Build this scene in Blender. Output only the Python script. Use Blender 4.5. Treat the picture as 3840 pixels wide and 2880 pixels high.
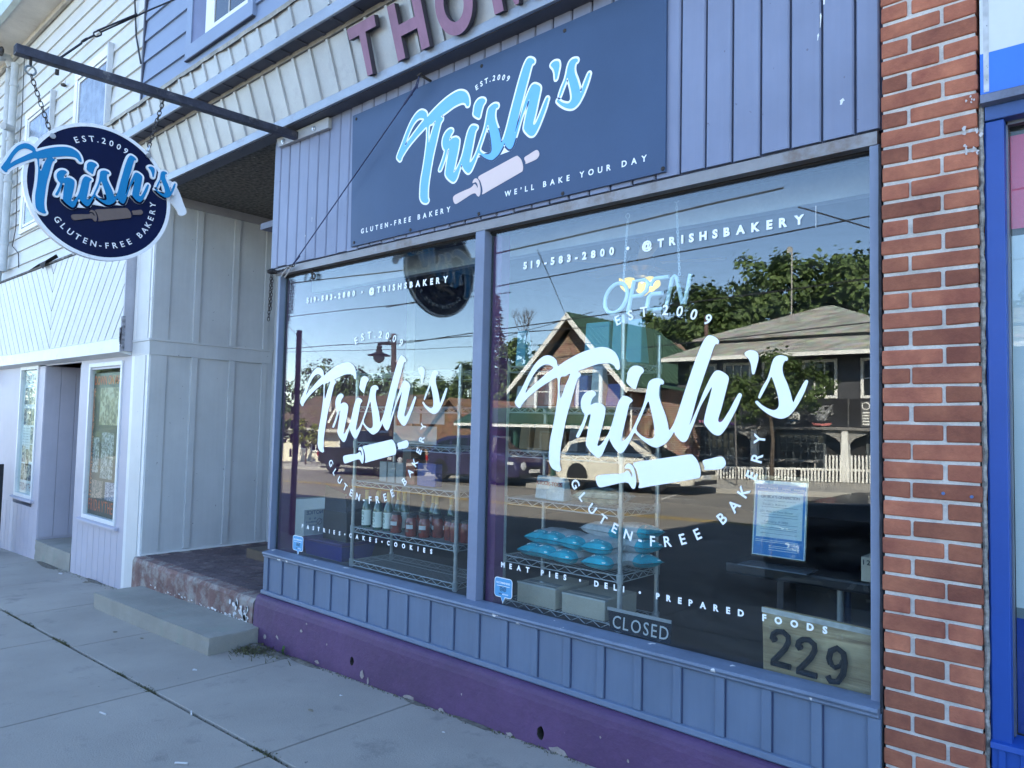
import bpy, bmesh, math, random
from mathutils import Vector, Matrix
R = math.radians
rnd = random.Random(7)
sc = bpy.context.scene
for o in list(bpy.data.objects):
    bpy.data.objects.remove(o, do_unlink=True)

# ------------------------------------------------------------------ camera, sky, sun, exposure
cam_d = bpy.data.cameras.new('camera'); cam = bpy.data.objects.new('camera', cam_d); sc.collection.objects.link(cam)
cr = Vector((0.7470039924, 0.6644255037, 0.0228863568)); cu = Vector((0.0182539155, -0.0549102293, 0.9983244269)); cf = Vector((-0.6645689053, 0.7453345670, 0.0531465275))
mw = Matrix((cr, cu, -cf)).transposed().to_4x4(); mw.translation = (0, -2.954, 1.62); cam.matrix_world = mw
cam_d.sensor_width = 36; cam_d.sensor_fit = 'HORIZONTAL'; cam_d.lens = 36*2750/3840; cam_d.clip_start = .05; cam_d.clip_end = 900
sc.camera = cam
SUN_EL, SUN_AZ = R(38), R(30)          # behind the shop, a little to the right
w = bpy.data.worlds.new('World'); sc.world = w; w.use_nodes = True
nt = w.node_tree; bg = nt.nodes['Background']; sky = nt.nodes.new('ShaderNodeTexSky'); sky.sky_type = 'NISHITA'; sky.sun_disc = False
sky.sun_elevation = SUN_EL; sky.sun_rotation = SUN_AZ; sky.air_density = .78; sky.dust_density = .0; sky.ozone_density = 1.7
nt.links.new(sky.outputs[0], bg.inputs[0]); bg.inputs[1].default_value = .105
sd = bpy.data.lights.new('sun', 'SUN'); sd.energy = 5.0; sd.angle = R(.53); sd.color = (1, .93, .82)
sun = bpy.data.objects.new('sun', sd); sc.collection.objects.link(sun)
sdir = Vector((math.sin(SUN_AZ)*math.cos(SUN_EL), math.cos(SUN_AZ)*math.cos(SUN_EL), math.sin(SUN_EL)))
sun.rotation_euler = sdir.to_track_quat('Z', 'Y').to_euler(); sun.location = (0, 20, 30)
sc.view_settings.view_transform = 'Standard'; sc.view_settings.look = 'None'; sc.view_settings.gamma = 1; sc.view_settings.exposure = 3.02
sc.cycles.use_denoising = True
sc.cycles.max_bounces = 10; sc.cycles.transparent_max_bounces = 24; sc.cycles.glossy_bounces = 6; sc.cycles.diffuse_bounces = 5; sc.cycles.transmission_bounces = 8
sc.cycles.sample_clamp_indirect = 6; sc.cycles.caustics_reflective = False; sc.cycles.caustics_refractive = False

# ------------------------------------------------------------------ mesh helpers
GZ = lambda x: .03*(max(-90, min(60, x))+3.9)
ORG = {}
def at_origin(parent):
    o = Vector((0, 0, 0))
    while parent is not None:
        o = o+ORG.get(parent.name, Vector((0, 0, 0))); parent = parent.parent
    return o
class MB:
    def __init__(s): s.v = []; s.f = []; s.m = []; s.cm = 0
    def add(s, vs, fs):
        b = len(s.v); s.v += [tuple(p) for p in vs]
        for f in fs: s.f.append([b+i for i in f]); s.m.append(s.cm)
        return s
    def mat(s, i): s.cm = i; return s
    def box(s, x0, y0, z0, x1, y1, z1):
        x0, x1 = sorted((x0, x1)); y0, y1 = sorted((y0, y1)); z0, z1 = sorted((z0, z1))
        return s.add([(x, y, z) for x in (x0, x1) for y in (y0, y1) for z in (z0, z1)],
            [(0, 1, 3, 2), (4, 6, 7, 5), (0, 4, 5, 1), (2, 3, 7, 6), (0, 2, 6, 4), (1, 5, 7, 3)])
    def hexa(s, a, b):           # a, b: two quads (4 points each) facing each other
        return s.add(list(a)+list(b), [(3, 2, 1, 0), (4, 5, 6, 7), (0, 1, 5, 4), (1, 2, 6, 5), (2, 3, 7, 6), (3, 0, 4, 7)])
    def poly(s, pts): return s.add(pts, [list(range(len(pts)))])
    def prism(s, pts, d):        # planar polygon pushed along d
        n = len(pts); d = Vector(d); a = [Vector(p) for p in pts]; b = [p+d for p in a]
        return s.add(a+b, [list(range(n))[::-1], list(range(n, 2*n))]+[(i, (i+1) % n, n+(i+1) % n, n+i) for i in range(n)])
    def px(s, prof, x0, x1):     # profile in (y, z) swept along x
        return s.prism([(x0, y, z) for y, z in prof], (x1-x0, 0, 0))
    def tube(s, pts, r, n=8, closed=False, r1=None):
        pts = [Vector(p) for p in pts]; k = len(pts); rings = []
        prev = None
        for i, p in enumerate(pts):
            if closed: t = (pts[(i+1) % k]-pts[i-1])
            else: t = (pts[min(i+1, k-1)]-pts[max(i-1, 0)])
            t.normalize()
            if prev is None:
                a = Vector((0, 0, 1)) if abs(t.z) < .9 else Vector((1, 0, 0)); u = t.cross(a).normalized()
            else: u = (prev-t*prev.dot(t)).normalized()
            prev = u; q = t.cross(u); rr = r if r1 is None else r+(r1-r)*i/max(1, k-1)
            rings.append([p+(u*math.cos(2*math.pi*j/n)+q*math.sin(2*math.pi*j/n))*rr for j in range(n)])
        vs = [p for g in rings for p in g]; fs = []
        for i in range(k if closed else k-1):
            for j in range(n):
                a, b = i*n+j, i*n+(j+1) % n; c, d = ((i+1) % k)*n+(j+1) % n, ((i+1) % k)*n+j
                fs.append((a, b, c, d))
        if not closed: fs += [list(range(n))[::-1], [(k-1)*n+j for j in range(n)]]
        return s.add(vs, fs)
    def lathe(s, prof, c, n=20, axis='z'):
        c = Vector(c); k = len(prof); vs = []
        for r, h in prof:
            for j in range(n):
                a = 2*math.pi*j/n; p = (r*math.cos(a), r*math.sin(a), h)
                if axis == 'y': p = (p[0], p[2], p[1])
                if axis == 'x': p = (p[2], p[0], p[1])
                vs.append(c+Vector(p))
        fs = [(i*n+j, i*n+(j+1) % n, (i+1)*n+(j+1) % n, (i+1)*n+j) for i in range(k-1) for j in range(n)]
        fs += [list(range(n))[::-1], [(k-1)*n+j for j in range(n)]]
        return s.add(vs, fs)
    def xf(s, M): s.v = [tuple(M @ Vector(p)) for p in s.v]; return s
    def tilt(s): s.v = [(x, y, z+GZ(x)) for x, y, z in s.v]; return s
    def obj(s, name, mats, parent=None, smooth=False, bevel=0, local=False, loc=None):
        me = bpy.data.meshes.new(name)
        off = Vector((0, 0, 0)) if (local or parent is None) else at_origin(parent)
        vs = [tuple(Vector(p)-off) for p in s.v] if off.length else s.v
        me.from_pydata(vs, [], s.f); 
        if not isinstance(mats, (list, tuple)): mats = [mats]
        for m in mats: me.materials.append(m)
        me.polygons.foreach_set('material_index', s.m)
        bm = bmesh.new(); bm.from_mesh(me); bmesh.ops.recalc_face_normals(bm, faces=bm.faces); bm.to_mesh(me); bm.free()
        if smooth: me.polygons.foreach_set('use_smooth', [True]*len(me.polygons))
        me.update()
        o = bpy.data.objects.new(name, me); sc.collection.objects.link(o)
        if parent is not None: o.parent = parent
        if loc: o.location = loc
        if bevel:
            b = o.modifiers.new('bevel', 'BEVEL'); b.width = bevel; b.segments = 2; b.limit_method = 'ANGLE'; b.angle_limit = R(40)
        if smooth and not bevel:
            try:
                e = o.modifiers.new('edges', 'EDGE_SPLIT'); e.split_angle = R(35)
            except Exception: pass
        return o
def tag(o, label=None, cat=None, group=None, kind=None):
    if label: o['label'] = label
    if cat: o['category'] = cat
    if group: o['group'] = group
    if kind: o['kind'] = kind
    return o
def thing(name, label, cat, loc=(0, 0, 0), group=None, rz=0):
    o = bpy.data.objects.new(name, None); sc.collection.objects.link(o); o.location = loc; o.rotation_euler = (0, 0, rz); o.empty_display_size = .1
    ORG[o.name] = Vector(loc); return tag(o, label, cat, group)
def dup(root, loc, rz=0, label=None, group=None):
    r = root.copy(); sc.collection.objects.link(r); r.location = loc; r.rotation_euler = (0, 0, rz)
    if label: r['label'] = label
    if group: r['group'] = group
    for ch in list(root.children):
        c = ch.copy(); sc.collection.objects.link(c); c.parent = r
        for g in ch.children:
            d = g.copy(); sc.collection.objects.link(d); d.parent = c
    return r

# ------------------------------------------------------------------ materials
MATS = {}
def mat(name, col, rough=.55, metal=0., var=.1, scale=2.5, fine=60., bump=.0, grain=None, speck=None, emit=None, spec=.5, island=0., coat=0., hue=None, bscale=None, dirt=None, streak=None):
    """grain: stretch axis; speck: (colour, share, scale) chips/spots of their own shape; island: tone change per loose piece; hue: second colour mixed by the slow noise; dirt: (colour, share, scale)"""
    if name in MATS: return MATS[name]
    m = bpy.data.materials.new(name); m.use_nodes = True; MATS[name] = m
    n = m.node_tree.nodes; L = m.node_tree.links; b = n['Principled BSDF']
    b.inputs['Roughness'].default_value = rough; b.inputs['Metallic'].default_value = metal; b.inputs['Specular IOR Level'].default_value = spec
    if coat: b.inputs['Coat Weight'].default_value = coat; b.inputs['Coat Roughness'].default_value = .06
    tc = n.new('ShaderNodeTexCoord'); src = tc.outputs['Object']
    def noise(sc_, det=5., rgh=.6, vec=None):
        t = n.new('ShaderNodeTexNoise'); t.inputs['Scale'].default_value = sc_; t.inputs['Detail'].default_value = det; t.inputs['Roughness'].default_value = rgh
        L.new(vec or src, t.inputs['Vector']); return t
    def mix(fac, a, bcol, typ='MIX'):
        x = n.new('ShaderNodeMix'); x.data_type = 'RGBA'; x.blend_type = typ
        for sock, val in ((x.inputs['Factor'], fac), (x.inputs['A'], a), (x.inputs['B'], bcol)):
            if hasattr(val, 'is_output'): L.new(val, sock)
            else: sock.default_value = val if not isinstance(val, tuple) else (*val[:3], 1)
        return x.outputs['Result']
    def ramp(fac, lo, hi):
        r = n.new('ShaderNodeMapRange'); r.inputs['From Min'].default_value = lo; r.inputs['From Max'].default_value = hi; L.new(fac, r.inputs['Value']); return r.outputs['Result']
    gvec = None
    if grain is not None:
        mp = n.new('ShaderNodeMapping'); s = [34, 34, 34]; s['xyz'.index(grain)] = 1.6; mp.inputs['Scale'].default_value = s; L.new(src, mp.inputs['Vector']); gvec = mp.outputs['Vector']
    big = noise(scale); c = tuple(col)
    lo = tuple(max(0, v*(1-var*1.6)) for v in c); hi = tuple(min(1, v*(1+var*1.2)) for v in c)
    if hue: hi = hue
    out = mix(ramp(big.outputs['Fac'], .33, .67), lo, hi)
    fn = noise(1., 6, .65, gvec) if gvec else noise(fine, 4, .7)
    out = mix(ramp(fn.outputs['Fac'], .3, .7), out, mix(1., out, (1-var*1.1,)*3, 'MULTIPLY'))
    if island:
        g = n.new('ShaderNodeNewGeometry'); rr = n.new('ShaderNodeMapRange'); rr.inputs['To Min'].default_value = 1-island; rr.inputs['To Max'].default_value = 1+island*.6
        L.new(g.outputs['Random Per Island'], rr.inputs['Value'])
        cv = n.new('ShaderNodeCombineXYZ')
        for i in range(3): L.new(rr.outputs['Result'], cv.inputs[i])
        out = mix(1., out, cv.outputs[0], 'MULTIPLY')
    if streak:      # long dark grain lines in old timber
        mp = n.new('ShaderNodeMapping'); mp.inputs['Scale'].default_value = streak[1]; L.new(src, mp.inputs['Vector']); out = mix(ramp(noise(1., 7, .7, mp.outputs['Vector']).outputs['Fac'], .46, .66), out, streak[0])
    if dirt:
        dn = noise(dirt[2], 8, .7); out = mix(ramp(dn.outputs['Fac'], .62-dirt[1]*.4, .8-dirt[1]*.4), out, dirt[0])
    if speck:
        sn = noise(speck[2], 2.5, .5); out = mix(ramp(sn.outputs['Fac'], .74-speck[1], .76-speck[1]), out, speck[0])
    L.new(out, b.inputs['Base Color'])
    if bump:
        bp = n.new('ShaderNodeBump'); bp.inputs['Strength'].default_value = bump; bp.inputs['Distance'].default_value = .01
        hs = fn.outputs['Fac'] if bscale is None else noise(bscale, 6, .65).outputs['Fac']
        L.new(hs, bp.inputs['Height']); L.new(bp.outputs[0], b.inputs['Normal'])
    if emit:
        b.inputs['Emission Color'].default_value = (*emit[:3], 1); b.inputs['Emission Strength'].default_value = emit[3]
    return m
def glass_mat(name, tint=(.93, .97, .96), boost=1.0, ior=1.5, graze=1.):
    m = bpy.data.materials.new(name); m.use_nodes = True; n = m.node_tree.nodes; L = m.node_tree.links
    n.remove(n['Principled BSDF']); out = n['Material Output']
    t = n.new('ShaderNodeBsdfTransparent'); t.inputs[0].default_value = (*tint, 1); g = n.new('ShaderNodeBsdfGlossy'); g.inputs['Roughness'].default_value = 0.0; g.inputs[0].default_value = (1, 1, 1, 1)
    lw = n.new('ShaderNodeLayerWeight'); lw.inputs['Blend'].default_value = .5
    pw_ = n.new('ShaderNodeMath'); pw_.operation = 'POWER'; pw_.inputs[1].default_value = 5; L.new(lw.outputs['Facing'], pw_.inputs[0]); r0 = ((ior-1)/(ior+1))**2*boost
    mu = n.new('ShaderNodeMath'); mu.operation = 'MULTIPLY_ADD'; mu.inputs[1].default_value = (1-r0)*graze; mu.inputs[2].default_value = r0; mu.use_clamp = True; L.new(pw_.outputs[0], mu.inputs[0])
    # old float glass: a faint long wave in the surface
    tc = n.new('ShaderNodeTexCoord'); ns = n.new('ShaderNodeTexNoise'); ns.inputs['Scale'].default_value = 1.1; ns.inputs['Detail'].default_value = 1; L.new(tc.outputs['Object'], ns.inputs['Vector'])
    bp = n.new('ShaderNodeBump'); bp.inputs['Strength'].default_value = .01; bp.inputs['Distance'].default_value = .1; L.new(ns.outputs['Fac'], bp.inputs['Height']); L.new(bp.outputs[0], g.inputs['Normal'])
    mx = n.new('ShaderNodeMixShader'); L.new(mu.outputs[0], mx.inputs[0]); L.new(t.outputs[0], mx.inputs[1]); L.new(g.outputs[0], mx.inputs[2])
    # a film of dust and wiped smears
    mp = n.new('ShaderNodeMapping'); mp.inputs['Scale'].default_value = (2.2, 2, 7); mp.inputs['Rotation'].default_value = (0, .5, 0); L.new(tc.outputs['Object'], mp.inputs['Vector']); sm = n.new('ShaderNodeTexNoise'); sm.inputs['Scale'].default_value = 1.6; sm.inputs['Detail'].default_value = 9; sm.inputs['Roughness'].default_value = .7; L.new(mp.outputs[0], sm.inputs['Vector'])
    sr = n.new('ShaderNodeMapRange'); sr.inputs['From Min'].default_value = .45; sr.inputs['From Max'].default_value = .8; sr.inputs['To Max'].default_value = .018; L.new(sm.outputs['Fac'], sr.inputs['Value'])
    df = n.new('ShaderNodeBsdfDiffuse'); df.inputs[0].default_value = (.6, .6, .58, 1); m2 = n.new('ShaderNodeMixShader'); L.new(sr.outputs[0], m2.inputs[0]); L.new(mx.outputs[0], m2.inputs[1]); L.new(df.outputs[0], m2.inputs[2]); L.new(m2.outputs[0], out.inputs[0])
    return m
def brick_mat(name, c1, c2, mortar, sx, sy, axis='xz'):
    m = bpy.data.materials.new(name); m.use_nodes = True; n = m.node_tree.nodes; L = m.node_tree.links; b = n['Principled BSDF']; b.inputs['Roughness'].default_value = .9
    tc = n.new('ShaderNodeTexCoord'); sp = n.new('ShaderNodeSeparateXYZ'); L.new(tc.outputs['Object'], sp.inputs[0]); cb = n.new('ShaderNodeCombineXYZ')
    ad = n.new('ShaderNodeMath'); L.new(sp.outputs[0], ad.inputs[0]); L.new(sp.outputs[1], ad.inputs[1]); L.new(ad.outputs[0], cb.inputs[0]); L.new(sp.outputs[2], cb.inputs[1])
    t = n.new('ShaderNodeTexBrick'); L.new(cb.outputs[0], t.inputs['Vector']); t.inputs['Scale'].default_value = 1; t.inputs['Brick Width'].default_value = sx; t.inputs['Row Height'].default_value = sy
    t.inputs['Mortar Size'].default_value = .009 if mortar else .004; t.inputs['Color1'].default_value = (*c1, 1); t.inputs['Color2'].default_value = (*c2, 1); t.inputs['Mortar'].default_value = (*(mortar or tuple(v*.45 for v in c1)), 1)
    ns = n.new('ShaderNodeTexNoise'); ns.inputs['Scale'].default_value = 3; ns.inputs['Detail'].default_value = 8; L.new(tc.outputs['Object'], ns.inputs['Vector'])
    mx = n.new('ShaderNodeMix'); mx.data_type = 'RGBA'; mx.blend_type = 'OVERLAY'; mx.inputs['Factor'].default_value = .45; L.new(t.outputs['Color'], mx.inputs['A']); L.new(ns.outputs['Color'], mx.inputs['B']); L.new(mx.outputs['Result'], b.inputs['Base Color'])
    MATS[name] = m; return m
def leaf_mat(name, dark, light):
    m = bpy.data.materials.new(name); m.use_nodes = True; n = m.node_tree.nodes; L = m.node_tree.links; b = n['Principled BSDF']; b.inputs['Roughness'].default_value = .6
    g = n.new('ShaderNodeNewGeometry'); r = n.new('ShaderNodeValToRGB'); r.color_ramp.elements[0].color = (*dark, 1); r.color_ramp.elements[1].color = (*light, 1); L.new(g.outputs['Random Per Island'], r.inputs[0])
    L.new(r.outputs[0], b.inputs['Base Color']); b.inputs['Specular IOR Level'].default_value = .35
    tr = n.new('ShaderNodeBsdfTranslucent'); L.new(r.outputs[0], tr.inputs[0]); mx = n.new('ShaderNodeMixShader'); mx.inputs[0].default_value = .3
    L.new(b.outputs[0], mx.inputs[1]); L.new(tr.outputs[0], mx.inputs[2]); L.new(mx.outputs[0], n['Material Output'].inputs[0]); MATS[name] = m; return m

from mathutils import noise as mnoise
def rough(o, cuts, amp, scale, edge=0.):
    """break up a too clean block: subdivide and push the surface in and out a little"""
    me = o.data; bm = bmesh.new(); bm.from_mesh(me); bmesh.ops.subdivide_edges(bm, edges=bm.edges, cuts=cuts, use_grid_fill=True); bm.normal_update()
    for v in bm.verts:
        d = mnoise.noise(v.co*scale)*amp+mnoise.noise(v.co*scale*3.7)*amp*.5
        if edge and len({tuple(round(q) for q in f.normal) for f in v.link_faces}) > 1: d -= edge*max(0, mnoise.noise(v.co*scale*1.9)+.1)*2
        v.co += v.normal*d
    bm.to_mesh(me); bm.free(); return o

# ------------------------------------------------------------------ lettering
GL = {}
def glyph(ch, bold=.02, shear=0.):
    k = (ch, bold, shear)
    if k in GL: return GL[k]
    cu_ = bpy.data.curves.new('glyph', 'FONT'); cu_.body = ch; cu_.size = 1; cu_.offset = bold; cu_.extrude = .02; cu_.resolution_u = 3; cu_.shear = shear; cu_.align_x = 'LEFT'
    o = bpy.data.objects.new('glyph', cu_); sc.collection.objects.link(o); dg = bpy.context.evaluated_depsgraph_get(); me = o.evaluated_get(dg).to_mesh()
    vs = [tuple(v.co) for v in me.vertices]; fs = [tuple(p.vertices) for p in me.polygons]
    o.evaluated_get(dg).to_mesh_clear(); bpy.data.objects.remove(o, do_unlink=True); bpy.data.curves.remove(cu_)
    xs = [v[0] for v in vs] or [0, .25]
    GL[k] = (vs, fs, min(xs), max(xs)); return GL[k]
CAP = .727
def put(mb, ch, c, u, v, n, h, bold, depth=.0012, shear=0., wx=1.):
    """one glyph, its box centred at c (baseline at c), cap height h"""
    vs, fs, a, b = glyph(ch, bold, shear); s = h/CAP; mid = (a+b)/2
    mb.add([Vector(c)+u*((x-mid)*s*wx)+v*(y*s)+n*((z/.04+.5)*depth) for x, y, z in vs], fs)
def line(mb, text, p0, p1, h, n, bold=.02, depth=.0012, shear=0., wx=1., mirror=False):
    """text spread so that it runs exactly from p0 to p1 along its baseline"""
    p0, p1, n = Vector(p0), Vector(p1), Vector(n).normalized(); u = (p1-p0).normalized(); v = n.cross(u); L_ = (p1-p0).length; s = h/CAP
    ws = [(glyph(c, bold, shear)[3]-glyph(c, bold, shear)[2])*s*wx if c != ' ' else s*.3*wx for c in text]
    gap = (L_-sum(ws))/max(1, len(text)-1); x = 0
    for c, wd in zip(text, ws):
        if c != ' ': put(mb, c, p0+u*(x+wd/2)+(v*h*.0), u, v, n, h, bold, depth, shear, wx)
        x += wd+gap
def arc(mb, text, c, r, a0, a1, h, X, Z, n, bold=.02, inside=False, depth=.0012):
    """text on a circle (letter centres at radius r); inside: reads along the bottom"""
    X, Z, n, c = Vector(X), Vector(Z), Vector(n), Vector(c)
    wd = lambda ch: {'.': .55, '-': .7, ' ': .8, 'I': .6}.get(ch, 1.)
    pos = [0.]
    for a, b in zip(text, text[1:]): pos.append(pos[-1]+(wd(a)+wd(b))/2)
    for ch, q in zip(text, pos):
        if ch == ' ': continue
        t = R(a0+(a1-a0)*q/pos[-1]); rad = X*math.cos(t)+Z*math.sin(t); tan = X*-math.sin(t)+Z*math.cos(t)
        u, v = (tan, -rad) if inside else (-tan, rad)
        put(mb, ch, c+rad*r-v*h*.5, u, v, n, h, bold, depth)
LOGO = {'T': '-74,119 -71,131 -77,155 -91,175 -114,188 -138,193 -167,191 -209,182 -252,167 -289,151 -313,139 -319,156 -332,168 -352,176 -375,174 -401,159 -424,136 -448,102 -471,65 -491,36 -500,20 -494,10 -480,-1 -471,3 -467,12 -432,42 -385,70 -346,89 -316,100 -312,71 -312,43 -319,-8 -329,-59 -341,-110 -344,-161 -340,-184 -326,-200 -303,-207 -292,-201 -294,-193 -297,-184 -297,-144 -287,-88 -273,-28 -255,27 -235,87 -226,99 -220,104 -221,112 -231,120 -196,129 -160,138 -131,141 -108,140 -93,133 -87,124 -83,120', 'Th1': '-452,52 -433,91 -407,124 -384,141 -364,146 -347,143 -333,133 -360,116 -399,90 -433,67', 'Th2': '-303,97 -282,104 -262,111 -281,73 -301,32', 'main': '-216,27 -206,44 -191,54 -173,56 -161,50 -160,42 -167,36 -173,29 -177,20 -178,11 -161,17 -140,15 -125,5 -122,-7 -127,-36 -138,-74 -148,-108 -150,-117 -143,-117 -132,-108 -115,-86 -103,-64 -93,-35 -81,3 -72,24 -58,38 -41,36 -27,29 -24,22 -34,13 -40,-6 -48,-39 -58,-77 -62,-95 -57,-99 -47,-94 -28,-72 -7,-32 14,12 24,49 31,77 44,87 62,90 78,85 83,77 80,71 73,71 68,62 67,40 76,12 90,-19 98,-46 102,-62 113,-50 127,-19 144,30 163,83 184,140 203,183 217,203 228,207 245,200 255,189 253,181 245,181 238,168 229,142 218,112 204,73 192,39 182,4 173,-27 167,-46 176,-29 195,12 207,41 218,64 232,90 243,104 253,107 264,104 278,95 285,85 282,68 274,38 265,4 256,-24 255,-34 261,-37 270,-30 287,-4 303,25 313,41 318,43 323,38 320,29 310,4 292,-30 277,-55 263,-71 252,-74 238,-69 222,-54 213,-42 212,-31 219,-1 228,30 235,61 223,43 200,4 184,-36 169,-71 160,-89 150,-96 138,-92 123,-77 118,-68 111,-79 93,-100 75,-110 60,-115 42,-111 15,-96 -6,-80 -16,-74 -28,-95 -41,-116 -52,-131 -63,-137 -74,-134 -91,-118 -103,-100 -106,-94 -120,-122 -131,-144 -143,-154 -157,-151 -178,-136 -191,-122 -195,-110 -191,-86 -186,-56 -178,-20 -188,-22 -192,-32 -204,-61 -220,-90 -226,-94 -232,-93 -233,-87 -216,-57 -202,-23 -211,-10 -217,7', 'sh': '31,21 19,-1 5,-31 -9,-61 5,-78 26,-88 44,-89 53,-82 54,-69 49,-38 38,3', 'idot': '-45,92 -42,111 -31,125 -15,130 4,126 14,117 13,109 4,101 -4,84 -10,66 -14,58 -25,62 -42,74 -47,83', 'apos': '330,151 337,157 347,159 360,156 367,149 369,135 365,118 360,100 357,94 352,94 350,102 348,119 342,134 335,143', 's2': '369,33 379,57 393,80 400,100 405,120 412,135 422,141 433,141 445,137 448,130 445,126 441,126 436,119 434,106 437,89 447,66 455,43 462,18 468,29 480,52 491,71 496,75 500,72 499,66 491,44 478,18 463,-5 450,-18 434,-25 417,-23 397,-14 376,1 362,15 361,19 363,22 368,21 380,10 397,1 410,-3 419,0 424,8 424,23 419,46 410,73 404,85 398,73 386,50 375,30 372,28', 'ph': '-154,-218 -148,-211 -132,-207 -94,-202 -62,-199 -46,-193 -41,-188 -33,-191 -26,-200 -24,-206 -21,-203 -23,-193 -30,-183 -39,-182 -48,-182 -45,-173 -36,-167 -24,-170 -15,-182 -8,-205 -7,-223 -10,-237 -16,-242 -23,-239 -31,-229 -37,-225 -53,-225 -84,-233 -117,-242 -136,-246 -145,-243 -152,-232', 'pb': '-17,-164 38,-153 122,-138 170,-130 181,-134 193,-147 201,-166 203,-182 200,-193 190,-197 123,-212 40,-230 3,-238 4,-226 1,-208 -7,-184', 'pr': '209,-146 232,-139 258,-132 269,-133 276,-141 278,-151 273,-160 262,-166 239,-169 215,-171 215,-164'}
LG = {k: [tuple(float(q)/1000 for q in p.split(',')) for p in s.split()] for k, s in LOGO.items()}
def smooth_loop(p, k=3):
    n = len(p); out = []
    for i in range(n):
        a, b, c, d = (Vector((*p[j % n], 0)) for j in (i-1, i, i+1, i+2))
        for j in range(k):
            t = j/k; t2 = t*t; t3 = t2*t
            out.append(((b*2+(c-a)*t+(a*2-b*5+c*4-d)*t2+(b*3-a-c*3+d)*t3)*.5).to_2d())
    return out
def offset_loop(p, d):
    n = len(p); A = sum(p[i].x*p[(i+1) % n].y-p[(i+1) % n].x*p[i].y for i in range(n)); sg = 1 if A > 0 else -1; out = []
    for i in range(n):
        a = p[i]-p[i-1]; b = p[(i+1) % n]-p[i]; t = (a.normalized() if a.length else b)+(b.normalized() if b.length else a)
        if t.length < 1e-6: t = b
        t.normalize(); out.append(p[i]+Vector((t.y, -t.x))*d*sg)
    return out
def fill(loops, depth):
    """filled flat shape with holes -> verts, faces in (x, y, z), front at z = depth"""
    cu_ = bpy.data.curves.new('fill', 'CURVE'); cu_.dimensions = '2D'; cu_.fill_mode = 'BOTH'; cu_.extrude = depth/2
    for lp in loops:
        s = cu_.splines.new('POLY'); s.points.add(len(lp)-1); s.use_cyclic_u = True
        for q, p in zip(s.points, lp): q.co = (p[0], p[1], 0, 1)
    o = bpy.data.objects.new('fill', cu_); sc.collection.objects.link(o); dg = bpy.context.evaluated_depsgraph_get(); me = o.evaluated_get(dg).to_mesh()
    vs = [(v.co.x, v.co.y, v.co.z+depth/2) for v in me.vertices]; fs = [tuple(p.vertices) for p in me.polygons]
    o.evaluated_get(dg).to_mesh_clear(); bpy.data.objects.remove(o, do_unlink=True); bpy.data.curves.remove(cu_); return vs, fs
def logo_shape(mb, keys, aff, c3, X, Z, n, z0, depth, grow=0.):
    """keys: outlines with their holes, e.g. ('T','Th1','Th2'); aff: 3x2 plane map"""
    X, Z, n, c3 = Vector(X), Vector(Z), Vector(n), Vector(c3); loops = []
    for k in keys:
        lp = smooth_loop(LG[k]); hole = k in ('Th1', 'Th2', 'sh')
        lp = [Vector((x*aff[0][0]+y*aff[1][0]+aff[2][0], x*aff[0][1]+y*aff[1][1]+aff[2][1])) for x, y in lp]
        if grow:
            g = offset_loop(lp, -grow if hole else grow)
            if hole:
                ar = lambda q: abs(sum(q[i].x*q[(i+1) % len(q)].y-q[(i+1) % len(q)].x*q[i].y for i in range(len(q))))/2
                if ar(g) > ar(lp) or ar(g) < .15*ar(lp): continue
            lp = g
        loops.append(lp)
    vs, fs = fill(loops, depth); mb.add([c3+X*x+Z*y+n*(z0+z) for x, y, z in vs], fs)
SCRIPT = (('T', 'Th1', 'Th2'), ('main', 'sh'), ('idot',), ('apos',), ('s2',)); PIN = (('ph',), ('pb',), ('pr',))

# ------------------------------------------------------------------ shared materials
M_siding = mat('siding_paint', (.205, .235, .335), .5, var=.07, grain='z', bump=.12, scale=1.6, speck=((.13, .14, .2), .0, 26))
M_panel = mat('panel_paint', (.135, .185, .265), .5, var=.07, grain='z', bump=.06, scale=2.2)
M_sill = mat('sill_paint', (.15, .195, .27), .5, var=.1, scale=4, speck=((.7, .7, .68), .055, 13), bump=.1)
M_trim = mat('trim_paint', (.195, .235, .325), .45, var=.06, scale=3, fine=30, bump=.05)
M_header = mat('header_metal', (.27, .265, .27), .45, var=.14, scale=2, fine=14, dirt=((.16, .11, .08), .28, 5))
M_black = mat('black_gap', (.012, .012, .015), .8)
M_purple = mat('purple_concrete', (.100, .048, .122), .66, var=.14, scale=2.3, fine=26, bump=.55, bscale=22, speck=((.30, .26, .27), -.045, 16))
M_band = mat('canopy_metal', (.33, .345, .36), .42, metal=.25, var=.08, scale=2.2, fine=90, bump=.04, dirt=((.25, .26, .275), .2, 6))
M_bandtrim = mat('canopy_trim', (.27, .31, .37), .4, metal=.2, var=.08, scale=3, dirt=((.2, .2, .2), .16, 9))
M_tan = mat('canopy_edge', (.26, .25, .225), .6, var=.2, scale=5, fine=30)
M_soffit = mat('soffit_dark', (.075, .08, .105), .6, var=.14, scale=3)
M_flash = mat('flashing', (.30, .28, .235), .55, metal=.2, var=.25, scale=6, fine=40, bump=.4, bscale=14)
M_white = mat('white_paint', (.58, .585, .565), .5, var=.035, scale=3, grain='z', bump=.05, speck=((.3, .3, .3), .0, 30))
M_whiteflat = mat('white_trim', (.70, .71, .69), .45, var=.03, scale=4, fine=50, dirt=((.5, .49, .48), .1, 9))
M_lav = mat('lavender_paint', (.45, .435, .49), .5, var=.04, grain='z', bump=.05, scale=2, dirt=((.45, .43, .5), .06, 7))
M_alcove = mat('alcove_paint', (.53, .545, .54), .5, var=.05, grain='z', bump=.14, scale=2.3, speck=((.2, .2, .21), -.0, 24))
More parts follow.
